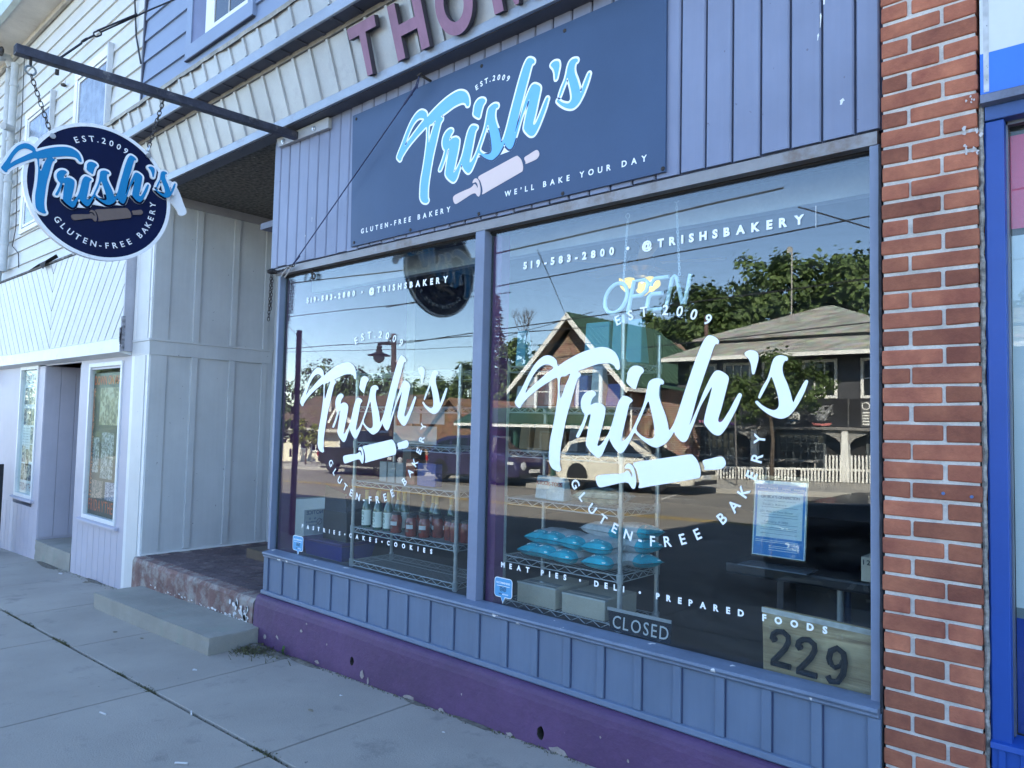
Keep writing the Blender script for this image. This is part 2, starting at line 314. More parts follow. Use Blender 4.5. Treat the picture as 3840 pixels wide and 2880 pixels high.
M_conc = mat('sidewalk_concrete', (.36, .325, .275), .88, var=.08, scale=1.1, fine=110, bump=.4, bscale=110, dirt=((.20, .19, .17), .12, 4), speck=((.10, .10, .10), -.02, 15))
M_step = mat('step_concrete', (.30, .285, .24), .85, var=.1, scale=2.5, fine=130, bump=.3, bscale=90, dirt=((.25, .27, .22), .22, 4))
M_roof = mat('flat_roof', (.12, .12, .13), .9)
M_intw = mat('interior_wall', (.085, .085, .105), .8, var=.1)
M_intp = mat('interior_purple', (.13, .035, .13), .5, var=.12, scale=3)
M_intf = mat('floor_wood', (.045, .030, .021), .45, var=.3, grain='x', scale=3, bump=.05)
M_glass = glass_mat('window_glass', boost=1.2, ior=1.55)
M_glass2 = glass_mat('plain_glass', boost=.6, ior=1.5, graze=.14)
M_pane = glass_mat('house_glass', (.35, .4, .42), 1.3, 1.5)
M_vinyl = mat('white_vinyl', (.93, .95, .93), .4, var=.01)
M_steel = mat('dark_steel', (.05, .052, .075), .45, metal=.4, var=.3, scale=7, fine=60, bump=.15, dirt=((.22, .21, .2), .16, 10))
M_rusty = mat('rusty_steel', (.06, .05, .045), .6, metal=.5, var=.3, scale=20)
M_galv = mat('galvanised', (.5, .51, .52), .3, metal=.9, var=.15, scale=12)
M_navy = mat('sign_blue', (.045, .080, .155), .42, spec=.3, var=.06, scale=1.5, fine=120, bump=.02, speck=((.25, .28, .42), -.06, 40))
M_disc = mat('disc_navy', (.004, .009, .045), .4, spec=.12, var=.1, scale=3, speck=((.12, .14, .22), -.07, 24))
M_sky = mat('letter_sky_blue', (.15, .46, .86), .4, var=.02)
M_letblue = mat('letter_blue', (.010, .21, .44), .45, spec=.2, var=.04, scale=5)
M_pin = mat('pin_pink', (.74, .58, .53), .45, var=.02)
M_brownpin = mat('pin_brown', (.15, .105, .09), .5, var=.08)
M_rim = mat('sign_white', (.80, .81, .82), .4, var=.04, scale=6, dirt=((.45, .44, .42), .1, 8))
M_dkwire = mat('dark_cable', (.02, .02, .025), .5)

# ------------------------------------------------------------------ ground
g = MB(); S = 260
ys = (-S, 60); xs = [-S, -90, -60, -30, 0, 30, 60, S]
for x0, x1 in zip(xs, xs[1:]):
    g.add([(x0, ys[0], GZ(x0)-.5), (x1, ys[0], GZ(x1)-.5), (x1, ys[1], GZ(x1)-.5), (x0, ys[1], GZ(x0)-.5)], [(0, 1, 2, 3)])
tag(g.obj('ground', mat('earth', (.11, .12, .06), .95, var=.25, scale=.4)), kind='structure')
M_asph = mat('asphalt', (.20, .182, .155), .85, var=.1, scale=.5, fine=40, bump=.2, bscale=60, dirt=((.10, .098, .094), .2, .8))
def sheet(name, pts, m, z):
    b = MB(); b.add([(x, y, GZ(x)+z) for x, y in pts], [list(range(len(pts)))]); return tag(b.obj(name, m), kind='structure')
KERB = [(-70, -19.6), (-24, -18.3), (-16.35, -17.8), (-16.2, -15.9), (-15.2, -15.95), (-15.05, -17.95), (-10.3, -17.75), (-9, -17.9), (6, -20), (40, -22)]
rd = MB()
xs = [-70, -50, -30, -15, 0, 20, 40]
for x0, x1 in zip(xs, xs[1:]):
    rd.add([(x0, -23, GZ(x0)-.15), (x1, -23, GZ(x1)-.15), (x1, -3.3, GZ(x1)-.15), (x0, -3.3, GZ(x0)-.15)], [(0, 1, 2, 3)])
tag(rd.obj('road', M_asph), kind='structure')
ln = MB()
for (xa, ya), (xb, yb) in zip([(-60, -13.0), (-23, -12.5), (-14.3, -11.3), (-9.9, -10.75), (0, -10.6), (20, -10.6)][:-1], [(-60, -13.0), (-23, -12.5), (-14.3, -11.3), (-9.9, -10.75), (0, -10.6), (20, -10.6)][1:]):
    for k in (0, .25):
        ln.add([(xa, ya+k, GZ(xa)-.144), (xb, yb+k, GZ(xb)-.144), (xb, yb+k+.11, GZ(xb)-.144), (xa, ya+k+.11, GZ(xa)-.144)], [(0, 1, 2, 3)])
tag(ln.obj('yellow_line', mat('yellow_paint', (.55, .36, .06), .7, var=.15)), kind='structure')
wl = MB()
for pa_, pb_ in (((-14.6, -15.2), (-9.4, -15.0)), ((-10.9, -16.9), (-10.2, -14.6)), ((-21.6, -17.9), (-21.4, -15.2))):
    d = (Vector(pb_)-Vector(pa_)).normalized(); q = Vector((-d.y, d.x))*.06
    wl.add([(p.x, p.y, GZ(p.x)-.144) for p in (Vector(pa_)-q, Vector(pb_)-q, Vector(pb_)+q, Vector(pa_)+q)], [(0, 1, 2, 3)])
tag(wl.obj('parking_line', mat('white_road_paint', (.62, .6, .56), .8, var=.2)), kind='structure')
fs = MB(); n = len(KERB)
top = [(x, y, GZ(x)-.01) for x, y in KERB]; back = [(x, -60, GZ(x)-.01) for x, y in KERB]; bot = [(x, y, GZ(x)-.2) for x, y in KERB]
for i in range(n-1): fs.add([top[i], top[i+1], back[i+1], back[i]], [(0, 1, 2, 3)]); fs.add([bot[i], bot[i+1], top[i+1], top[i]], [(0, 1, 2, 3)])
tag(fs.obj('far_pavement', mat('far_concrete', (.36, .34, .30), .9, var=.12, scale=.8)), kind='structure')
# near sidewalk: cast slabs on a bed, sloping along the street
sw = MB()
def slabs(xj, y0, y1, g=.006):
    for a, b in zip(xj, xj[1:]): sw.box(a+g, y0, -.12, b-g, y1, 0)
slabs([-31, -29.4, -27.7, -26, -24.3, -22.6, -21, -19.4, -17.8, -16.2, -14.6, -13.1, -11.7, -10.3, -8.8, -7.3, -5.9, -4.515, -3.225, -1.95, -.68, .6, 1.9, 3.2, 4.6, 6], -1.017, .0)
slabs([-31, -29, -27.2, -25.4, -23.6, -21.9, -20.2, -18.5, -16.8, -15.1, -13.4, -11.5, -9.7, -7.9, -6.225, -4.545, -3.2, -1.9, -.6, .7, 2, 3.4, 5, 6], -2.3, -1.039)
slabs([-31, -29, -27.2, -25.4, -23.6, -21.9, -20.2, -18.5, -16.8, -15.1, -13.4, -11.5, -9.7, -7.9, -6.225, -4.545, -3.2, -1.9, -.6, .7, 2, 3.4, 5, 6], -3.2, -2.31)
sw.box(-31, -3.4, -.3, 6, -3.207, -.004)
tag(sw.tilt().obj('sidewalk', M_conc, bevel=.005), kind='structure')
bed = MB(); bed.box(-31, -3.2, -.3, 6, 0, -.03); tag(bed.tilt().obj('sidewalk_bed', mat('joint_dirt', (.17, .155, .13), .95, var=.3, scale=12)), kind='structure')
# weeds, dirt and tufts in the joints
wd = MB()
def blade(x, y, h, z=0, sp=.03):
    a = rnd.uniform(0, 6.3); l = rnd.uniform(0, sp); dx, dy = math.cos(a)*.0035, math.sin(a)*.0035; tx, ty = math.cos(a+1.6)*l, math.sin(a+1.6)*l
    b = GZ(x)+z; wd.add([(x-dx, y-dy, b), (x+dx, y+dy, b), (x+tx*.6+dx*.6, y+ty*.6, b+h*.7), (x+tx, y+ty, b+h*rnd.uniform(.6, 1))], [(0, 1, 2), (0, 2, 3)])
for cx in (-7.45, -7.25, -6.95, -6.85, -6.2, -6.1, -6.05, -5.0, -4.62, -4.56, -3.22, -3.3):
    for _ in range(60): blade(cx+rnd.gauss(0, .06), -1.028+rnd.gauss(0, .009), rnd.uniform(.008, .028), -.012)
for _ in range(500): blade(rnd.uniform(-7.9, -2.4), -1.028+rnd.gauss(0, .008), rnd.uniform(.004, .013), -.014, .015)
for _ in range(420): blade(-4.93+abs(rnd.gauss(0, .16)), -.2+rnd.gauss(0, .07), rnd.uniform(.01, .05), 0, .05)
for _ in range(500):
    x = rnd.uniform(-5.0, -2.0); blade(x, -.105-abs(rnd.gauss(0, .014)), rnd.uniform(.005, .02)*(1.3 if x < -4.2 else .7), 0, .02)
for _ in range(160): blade(rnd.uniform(-10.3, -7.8), -.02-abs(rnd.gauss(0, .03)), rnd.uniform(.004, .018), 0, .03)
tag(wd.obj('weeds', leaf_mat('dry_weeds', (.10, .085, .055), (.15, .16, .07))), kind='stuff')
dm = MB()
def mound(cx, cy, rx, ry, h, k=14):
    vs = [(cx, cy, GZ(cx)+h)]
    for r_, hh in ((.5, .6), (1, .0)):
        for j in range(k):
            a = 2*math.pi*j/k; q = r_*rnd.uniform(.75, 1.2); vs.append((cx+rx*q*math.cos(a), cy+ry*q*math.sin(a), GZ(cx)+(h*hh*rnd.uniform(.6, 1.2) if hh else .001)))
    fs_ = [(0, 1+j, 1+(j+1) % k) for j in range(k)]+[(1+j, 1+k+j, 1+k+(j+1) % k, 1+(j+1) % k) for j in range(k)]; dm.add(vs, fs_)
mound(-4.86, -.17, .17, .1, .035); mound(-4.62, -.15, .16, .05, .02); mound(-4.3, -.125, .2, .03, .014); mound(-9.7, -.05, .5, .05, .012); mound(-3.2, -.115, .12, .025, .008); mound(-2.7, -.112, .2, .02, .007); mound(-8.35, -.03, .3, .04, .014)
tag(dm.obj('dirt', mat('dry_dirt', (.17, .15, .12), .95, var=.3, scale=30, bump=.6, bscale=120)), kind='stuff')
# small weed with green leaves at the purple footing
wp = thing('weed_plant', 'tiny green weed growing where the purple footing meets the sidewalk', 'weed', (-4.57, -.125, GZ(-4.57)))
b = MB()
for k in range(9):
    a = rnd.uniform(0, 6.3); l = rnd.uniform(.018, .04); c = Vector((-4.57, -.13, GZ(-4.57)+.01*k*.5)); t = c+Vector((math.cos(a)*l, math.sin(a)*l*.7, .03)); q = Vector((-math.sin(a), math.cos(a), 0))*.009
    b.add([c, (c+t)/2+q, t, (c+t)/2-q], [(0, 1, 2), (0, 2, 3)])
b.obj('leaf', leaf_mat('weed_green', (.05, .10, .03), (.10, .19, .05)), wp)
st = MB(); st.tube([(-4.57, -.13, GZ(-4.57)), (-4.572, -.132, GZ(-4.57)+.05)], .002, 5); st.obj('stem', mat('weed_stem', (.09, .13, .04), .7), wp)
# litter
def litter(name, label, x, y, l, r, rot, m):
    b = MB(); d = Vector((math.cos(rot), math.sin(rot), 0))*l/2; c = Vector((x, y, GZ(x)+r)); b.tube([c-d, c-d*.5+Vector((0, 0, r*.2)), c+d], r, 7); return tag(b.obj(name, m, smooth=True), label, 'litter')
M_butt = mat('cigarette_paper', (.72, .70, .66), .8); M_leaf = mat('dry_leaf', (.22, .18, .12), .8, var=.3)
def scrap(name, label, x, y, s, m, cat='litter'):
    b = MB(); k = 7; vs = [(x, y, GZ(x)+.006)]+[(x+s*math.cos(j*6.283/k)*rnd.uniform(.5, 1.1), y+.55*s*math.sin(j*6.283/k)*rnd.uniform(.5, 1.1), GZ(x)+.002+rnd.uniform(0, .004)) for j in range(k)]
    b.add(vs, [(0, 1+j, 1+(j+1) % k) for j in range(k)]); return tag(b.obj(name, m), label, cat)
litter('cigarette_butt', 'white cigarette butt on the outer slab below the step', -4.35, -1.36, .055, .0045, .2, M_butt)
litter('cigarette_butt', 'cigarette butt lying nearest the camera at the bottom of the picture', -3.42, -1.35, .06, .0045, .7, M_butt)
litter('cigarette_butt', 'cigarette stub stuck in the dirty joint of the pavement', -4.0, -1.035, .05, .004, -.4, M_butt)
scrap('paper_scrap', 'pale paper scrap on the slab in front of the grey step', -4.72, -.68, .025, M_butt)
scrap('paper_scrap', 'white scrap beside the green weed at the end of the step', -4.79, -.16, .03, M_butt)
scrap('paper_scrap', 'white scrap on the slab close to the purple footing', -3.62, -.33, .02, M_butt)
scrap('paper_scrap', 'white fleck on the right-hand slab near the second hole', -2.78, -.3, .016, M_butt)
scrap('paper_scrap', 'white fleck by the concrete doorstep of the white building', -9.15, -.12, .05, M_butt)
scrap('dry_leaf', 'brown dry leaf below the white corner post', -8.4, -.1, .07, M_leaf, 'leaf')
scrap('dry_leaf', 'small dark leaf in front of the step near its middle', -5.75, -.6, .03, M_leaf, 'leaf')
scrap('dry_leaf', 'dark twig-like leaf on the slab left of the small square scrap', -6.1, -.66, .03, M_leaf, 'leaf')
scrap('dry_leaf', 'thin dark leaf on the wide slab before the purple footing', -3.55, -.58, .03, M_leaf, 'leaf')

# ------------------------------------------------------------------ the bakery building
BK = thing('bakery_building', 'blue painted bakery shop with two display windows and a purple concrete footing', 'shop', (-2.9, .05, 0))
def part(mb, name, m, parent=BK, **k): return mb.obj(name, m, parent, **k)
# siding boards above the windows: real grooves between the boards
GR = [-5.157, -5.077, -4.952, -4.82, -4.693, -4.567, -4.435, -4.305, -4.188, -4.059, -3.93, -3.802, -3.677, -3.552, -3.423, -3.292, -3.158, -3.029, -2.903, -2.778, -2.649, -2.52, -2.397, -2.27, -2.143, -2.016, -1.889, -1.762, -1.635, -1.509, -1.383, -1.256, -1.131, -1.004, -.878, -.785]
b = MB()
for a, c in zip(GR, GR[1:]): 
    j = rnd.uniform(-.0015, .0015); z = 2.774+rnd.uniform(-.004, .004)
    b.prism([(a+.004, .012, z), (a+.004, .002+j, z), (a+.008, -.003+j, z), (c-.012, -.003+j, z), (c-.006, .004+j, z), (c-.006, .012, z)], (0, 0, 3.778-z))
part(b, 'siding', M_siding)
b = MB(); b.box(-5.15, .014, 2.768, -.785, .05, 3.85); part(b, 'siding_backing', mat('groove_dark', (.06, .07, .11), .8))
b = MB(); b.box(-5.165, -.004, 2.76, -5.15, .06, 3.778); part(b, 'corner_trim', M_trim)
b = MB()
for x, z0, z1, wd in ((-.995, 3.33, 3.50, .012), (-1.01, 3.24, 3.30, .005), (-1.02, 3.19, 3.22, .006), (-.93, 2.90, 2.925, .014), (-3.50, 3.63, 3.66, .004), (-4.7, 2.95, 2.97, .004), (-4.62, 3.05, 3.09, .003)):
    yy = -.0042 if x > -1.7 else -.0046; pts = [(x-wd*.3, yy, z0), (x+wd*.2, yy, z0), (x+wd*.6, yy, (z0+z1)/2), (x+wd, yy, z1-.012), (x+wd*.5, yy, z1), (x-wd*.4, yy, z1-.008), (x-wd*.2, yy, (z0+z1)/2)]; b.poly(pts)
part(b, 'white_splash', mat('droppings', (.78, .80, .78), .8))
# header over the windows
b = MB(); b.px([(-.002, 2.712), (-.002, 2.762), (.012, 2.768), (.06, 2.768), (.06, 2.712)], -5.1, -.80); part(b, 'header_beam', M_header)
b = MB(); b.px([(.046, 2.7), (.046, 2.7115), (.11, 2.7115), (.11, 2.69), (.062, 2.69)], -5.07, -.82); part(b, 'glazing_bar', M_black)
# window posts
def post(x0, x1, z0=.6, z1=2.712, y0=.0, y1=.075):
    c = MB(); c.box(x0, y0, z0, x1, y1, z1); return c
W1 = None
part(post(-2.9406, -2.8675), 'mullion', M_trim, bevel=.003)
part(post(-.829, -.792, .57, 2.711), 'window_jamb', M_trim, bevel=.004)
part(post(-5.075, -5.045, .63, 2.712, .01, .07), 'window_jamb', M_trim, bevel=.003)
for i, (xa, xb) in enumerate(((-5.045, -2.9406), (-2.8675, -.829))):
    f = MB(); f.box(xa, .056, .60, xb, .075, .615); f.box(xa, .056, 2.69, xb, .075, 2.712); f.box(xa, .062, .6, xa+.004, .075, 2.7); f.box(xb-.004, .062, .6, xb, .075, 2.7)
    wf = part(f, 'window', M_black)
    gl = MB(); gl.box(xa+.004, .050, .61, xb-.004, .056, 2.692); gl.obj('glass', M_glass, wf)
# sloping sill with a moulded nose
b = MB(); b.px([(.050, .633), (.010, .634), (-.058, .624), (-.062, .612), (-.056, .604), (-.05, .602), (-.052, .592), (-.044, .584), (-.03, .584), (.050, .60)], -5.03, -.79)
part(b, 'sill', M_sill, bevel=.0025)
# batten panels below
b = MB(); b.box(-5.03, -.03, .30, -.785, .05, .60); part(b, 'lower_panel', M_panel)
BT = [-4.971, -4.779, -4.571, -4.377, -4.179, -3.978, -3.783, -3.58, -3.391, -3.193, -2.995, -2.796, -2.591, -2.385, -2.179, -1.981, -1.779, -1.58, -1.381, -1.183, -.988]
b = MB(); b.box(-5.03, -.042, .325, -4.995, -.0302, .584)
for x in BT: b.box(x-.042, -.0415, .345, x-.003, -.0302, .584)
b.box(-.828, -.043, .325, -.785, -.0302, .584); part(b, 'batten', M_panel, bevel=.002)
b = MB(); 
for x in BT: b.box(x-.003, -.0315, .345, x+.003, -.0303, .584)
part(b, 'shadow_strip', mat('shadow_blue', (.05, .065, .13), .8))  # dark strips on the panel, painting the shadow line beside each batten
b = MB(); b.px([(-.0302, .345), (-.05, .342), (-.053, .318), (-.045, .312), (-.0302, .312)], -5.045, -.785); part(b, 'base_trim', M_panel, bevel=.0025)
# purple footing with two drain holes (real recesses) and a rounded top edge
prof = [(.05, .311), (-.045, .311), (-.062, .3085), (-.075, .302), (-.083, .293), (-.088, .28), (-.0905, .266), (-.094, .25)]
b = MB(); xs = [-5.10, -5.085, -5.06]+[-5+.25*i for i in range(17)]+[-.79]
def foot(x): 
    e = 1-max(0, min(1, (x+5.10)/.05)); wv = .004*math.sin(x*5.1)+.003*math.sin(x*11.7); g0 = GZ(x)-.12
    return [(y+(.03*e if y < 0 else 0)-(wv if y < -.04 else 0), z-.012*e) for y, z in prof]+[(-.100+.03*e-wv, .14), (-.104+.03*e-wv, .04), (-.105+.03*e-wv, g0), (.05, g0)]
P = [[(x, y, z) for y, z in foot(x)] for x in xs]; k = len(P[0])
fs = [(i*k+j, i*k+(j+1) % k, (i+1)*k+(j+1) % k, (i+1)*k+j) for i in range(len(xs)-1) for j in range(k)]+[list(range(k)), [(len(xs)-1)*k+j for j in range(k)][::-1]]
b.add([p for q in P for p in q], fs); fo = part(b, 'footing', M_purple)
cut = MB()
for x, z, r in ((-3.837, .107, .024), (-2.304, .114, .028)):
    c = []
    for j in range(14):
        a = j*6.2832/14; c.append((x+r*.85*math.cos(a)*rnd.uniform(.85, 1.1), -.16, z+r*1.15*math.sin(a)*rnd.uniform(.88, 1.1)))
    cut.prism(c, (0, .14, 0))
cut.v = [tuple(Vector(p)-at_origin(BK)) for p in cut.v]
co = cut.obj('drain_cutter', mat('hole_dirt', (.05, .045, .035), .95, var=.3, scale=60), None); co.location = at_origin(BK)
fo.data.materials.append(MATS['hole_dirt'])
bo = fo.modifiers.new('holes', 'BOOLEAN'); bo.object = co; bo.operation = 'DIFFERENCE'; bo.solver = 'EXACT'; bo.material_mode = 'TRANSFER'
bpy.context.view_layer.update(); dg = bpy.context.evaluated_depsgraph_get(); me = bpy.data.meshes.new_from_object(fo.evaluated_get(dg)); fo.modifiers.clear(); fo.data = me; bpy.data.objects.remove(co, do_unlink=True)
# paint gone in patches, bare concrete showing
b = MB()
def chip(x, z, s, t=.6):
    kk = 9; y = -.1075-.001*rnd.random(); b.add([(x+s*math.cos(j*6.283/kk)*rnd.uniform(.5, 1.1), y, z+s*t*math.sin(j*6.283/kk)*rnd.uniform(.5, 1.2)) for j in range(kk)], [list(range(kk))])
for x, z, s, t in ((-4.86, .05, .022, 1.1), (-4.70, .07, .02, 1.3), (-3.72, .05, .03, 1.2), (-3.66, .03, .012, 2), (-4.4, .18, .016, .8), (-4.34, .24, .012, .5), (-3.28, .03, .06, .3), (-2.2, .06, .06, .35), (-2.5, .05, .03, .4), (-4.1, .155, .007, 1), (-3.0, .03, .03, .5), (-4.2, .02, .03, .4), (-2.85, .16, .006, 1), (-1.8, .14, .008, 1), (-1.95, .2, .006, 1)): chip(x, z, s, t)
part(b, 'bare_patch', mat('bare_concrete', (.36, .31, .28), .9, var=.15, scale=20))
# canopy: two stepped metal bands that lean out
XL, XR = -7.83, -.62
cn = MB(); cn.px([(-.13, 3.777), (-.136, 3.838), (-.10, 3.84), (-.10, 3.782)], XL, XR); 
cap = part(cn, 'canopy', M_bandtrim, bevel=.003)
def sub(mb, name, m, **k): return mb.obj(name, m, cap, **k)
b = MB(); ly = lambda z: -.122-(z-3.835)*.333
b.px([(ly(3.835), 3.835), (ly(4.17), 4.17), (ly(4.17)+.05, 4.17), (ly(3.835)+.03, 3.835)], XL, XR); sub(b, 'lower_band', M_band)
b = MB(); x = -4.559
ribs = [-4.559+.2085*i for i in range(-16, 19)]
for x in ribs:
    if XL+.05 < x < XR-.05:
        b.prism([(x-.034, ly(3.838), 3.838), (x-.028, ly(3.838)-.013, 3.838), (x-.004, ly(3.838)-.013, 3.838), (x, ly(3.838), 3.838)], (0, ly(4.168)-ly(3.838), .33))
sub(b, 'rib', M_band)
b = MB(); b.px([(-.250, 4.163), (-.256, 4.195), (-.2, 4.195), (-.2, 4.168)], XL, XR); sub(b, 'edge_strip', M_tan)
b = MB(); b.box(XL, -.36, 4.19, XR, .02, 4.205)
for x in ribs:
    if XL+.05 < x < XR-.05: b.box(x-.03, -.345, 4.182, x, -.256, 4.19)
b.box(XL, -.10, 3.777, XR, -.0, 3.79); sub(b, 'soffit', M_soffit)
b = MB(); b.px([(-.352, 4.185), (-.366, 4.19), (-.37, 4.262), (-.345, 4.27), (-.345, 4.19)], XL, XR); sub(b, 'upper_trim', M_bandtrim, bevel=.003)
b = MB(); b.px([(-.36, 4.264), (-.402, 4.40), (-.36, 4.40), (-.33, 4.264)], XL, XR); sub(b, 'upper_band', M_band)
b = MB(); uy = lambda z: -.36-(z-4.264)*.31
for x in ribs:
    if XL+.05 < x < XR-.05: b.prism([(x-.034, uy(4.266), 4.266), (x-.028, uy(4.266)-.012, 4.266), (x-.004, uy(4.266)-.012, 4.266), (x, uy(4.266), 4.266)], (0, uy(4.396)-uy(4.266), .13))
sub(b, 'upper_rib', M_band)
b = MB(); nn = 90; fv = []
for i in range(nn+1):
    x = XL+(XR-XL)*i/nn; wv = .006*math.sin(i*.9)+.005*math.sin(i*2.3)+rnd.uniform(-.004, .004)
    fv += [(x, -.418+wv*.4, 4.385+wv), (x, -.424+wv*.4, 4.415+wv*.6), (x, -.40, 4.425), (x, .01, 4.47)]
b.add(fv, [(i*4+j, i*4+j+1, i*4+j+5, i*4+j+4) for i in range(nn) for j in range(3)]); sub(b, 'flashing', M_flash)
# upper storey: blue clapboards, each a tapered board
M_clap = mat('clap_blue', (.19, .245, .355), .5, var=.04, grain='x', scale=1.3)
b = MB(); z = 4.36
while z < 7.3:
    b.px([(-.022, z), (-.022, z+.008), (-.002, z+.222), (.03, z+.222), (.03, z)], -7.81, -.62); z += .222
part(b, 'clapboard', M_clap)
b = MB(); b.box(-7.84, -.03, 4.4, -7.808, .05, 7.3); part(b, 'seam_trim', mat('seam', (.045, .05, .075), .6))
b = MB(); F = [(-6.78, 4.93), (-5.56, 4.93), (-5.56, 6.5), (-6.78, 6.5)]
b.box(-6.79, -.045, 4.93, -5.55, -.006, 5.06); b.box(-6.79, -.043, 5.06, -6.68, -.006, 6.6); b.box(-5.64, -.043, 5.06, -5.55, -.006, 6.6); b.box(-6.79, -.045, 6.6, -5.55, -.006, 6.7)
uw = part(b, 'upper_window', M_clap, bevel=.003)
b = MB(); b.box(-6.79, -.047, 4.919, -5.55, -.02, 4.9295); b.obj('sill_edge', MATS['seam'], uw)
b = MB(); b.box(-6.40, -.041, 5.061, -6.24, -.008, 6.6); b.box(-6.24, -.041, 5.061, -5.64, -.008, 5.10); b.obj('sash', M_whiteflat, uw, bevel=.003)
b = MB(); b.box(-6.68, -.03, 5.06, -6.40, -.024, 6.6); b.obj('shutter_panel', mat('dark_blue_panel', (.12, .14, .25), .5), uw)
b = MB(); b.box(-6.235, -.031, 5.10, -5.645, -.024, 6.6); b.obj('pane', mat('dark_pane', (.015, .018, .02), .06, spec=.8), uw)
b = MB(); b.box(-5.99, -.036, 5.1, -5.965, -.0315, 6.6); b.obj('curtain', mat('curtain', (.35, .36, .36), .8), uw)
# body of the building, roof, recessed entrance
b = MB(); b.box(-7.80, .031, 4.0, -.62, 11, 7.3); part(b, 'main_block', M_roof)
b = MB(); b.box(-7.85, -.12, 7.3, -.6, 11, 7.42); part(b, 'roof', M_roof)
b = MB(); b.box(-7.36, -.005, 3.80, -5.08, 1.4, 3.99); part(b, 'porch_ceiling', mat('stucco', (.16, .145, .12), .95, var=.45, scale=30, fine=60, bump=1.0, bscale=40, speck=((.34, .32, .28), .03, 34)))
b = MB(); b.box(-7.36, -.0, 3.777, -5.165, .12, 3.852); pass
b = MB(); b.box(-7.36, 1.3, .2, -5.08, 1.4, 3.86); part(b, 'porch_back_wall', M_alcove)
# side wall of the shop towards the porch: purple post, side window, wall
b = MB(); b.box(-5.12, .076, .3, -5.075, .24, 3.8); b.box(-5.12, .24, .3, -5.075, 1.3, .66); b.box(-5.12, .72, .66, -5.075, 1.3, 3.8); b.box(-5.12, .24, 1.0, -5.075, .72, 3.8)
sw_ = part(b, 'side_wall', M_intp)
b = MB(); b.box(-5.1, .24, .66, -5.094, .72, 1.0); b.obj('side_glass', M_glass2, sw_)
b = MB(); b.box(-5.11, .24, .66, -5.08, .72, .68); b.box(-5.11, .24, .985, -5.085, .72, 1.0); b.obj('side_sill', mat('grey_frame', (.38, .40, .43), .5), sw_)
# room behind the windows
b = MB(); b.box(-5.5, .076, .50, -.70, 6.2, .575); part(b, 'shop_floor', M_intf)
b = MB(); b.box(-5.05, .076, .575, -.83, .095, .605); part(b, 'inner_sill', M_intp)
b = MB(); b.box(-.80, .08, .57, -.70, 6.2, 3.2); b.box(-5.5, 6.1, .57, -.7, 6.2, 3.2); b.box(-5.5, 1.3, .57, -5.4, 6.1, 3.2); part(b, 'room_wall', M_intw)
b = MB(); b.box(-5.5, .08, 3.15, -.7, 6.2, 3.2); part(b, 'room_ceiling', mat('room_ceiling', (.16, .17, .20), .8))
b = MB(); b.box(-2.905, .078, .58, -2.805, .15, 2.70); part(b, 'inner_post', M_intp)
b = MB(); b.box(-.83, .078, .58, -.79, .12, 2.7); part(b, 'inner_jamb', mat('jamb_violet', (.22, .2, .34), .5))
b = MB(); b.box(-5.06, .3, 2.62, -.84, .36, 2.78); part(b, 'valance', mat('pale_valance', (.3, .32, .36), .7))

# ------------------------------------------------------------------ porch slab and loose step
pf = thing('porch_platform', 'raised porch slab with worn brown brick-pattern floor and peeling painted front edge', 'porch', (-6.2, .3, 0))
M_porch = mat('porch_paint', (.20, .115, .10), .8, var=.2, scale=6, bump=.4, bscale=30, dirt=((.30, .28, .25), .42, 7), fine=70)
b = MB(); fr = []
for i in range(41):
    x = -7.34+2.24*i/40; e = .006*math.sin(i*1.7)+rnd.uniform(-.006, .006); fr += [(x, -.075+e, GZ(x)-.1), (x, -.07+e*.7, .235), (x, -.055, .268+e*.3), (x, .0, .272), (x, 1.3, .275), (x, 1.3, -.2)]
b.add(fr, [(i*6+j, i*6+(j+1) % 6, i*6+6+(j+1) % 6, i*6+6+j) for i in range(40) for j in range(6)]+[list(range(6)), list(range(240, 246))]); b.obj('slab', M_porch, pf)
b = MB(); k = 0
for r_ in range(12):
    y0 = .03+r_*.105; off = .11 if r_ % 2 else 0
    x = -7.3+off
    while x < -5.2: b.box(x+.004, y0+.004, .268, min(x+.216, -5.13), y0+.101, .2775+rnd.uniform(0, .0012)); x += .22
b.obj('tile', mat('porch_brick', (.105, .075, .08), .85, var=.16, scale=3, fine=60, bump=.2, island=.15, dirt=((.20, .16, .15), .22, 9)), pf)
b = MB()
def chipp(x, z, s, t):
    kk = 8; b.add([(x+s*math.cos(j*6.283/kk)*rnd.uniform(.4, 1.1), -.0835, z+s*t*math.sin(j*6.283/kk)*rnd.uniform(.5, 1.2)) for j in range(kk)], [list(range(kk))])
for _ in range(26): 
    x = -5.16-abs(rnd.gauss(0, .12)); chipp(x, rnd.uniform(.06, .21), rnd.uniform(.008, .028), rnd.uniform(.5, 1.8))
for _ in range(34): chipp(rnd.uniform(-6.9, -5.2), .085+rnd.gauss(0, .008), rnd.uniform(.008, .03), .35)
b.obj('flaked_paint', mat('flaked', (.66, .67, .66), .8, var=.1), pf)
stp = MB(); stp.box(-7.115, -.475, -.2, -4.968, -.06, .0)
stp.v = [(x+(.01 if y < -.3 else 0), y, (.040+(x+7.115)*.0226 if z > -.1 else GZ(x)-.05)) for x, y, z in stp.v]
o = rough(stp.obj('concrete_step', M_step), 14, .004, 7, .008); tag(o, 'loose grey concrete step lying in front of the porch, green with algae along its edge', 'step')

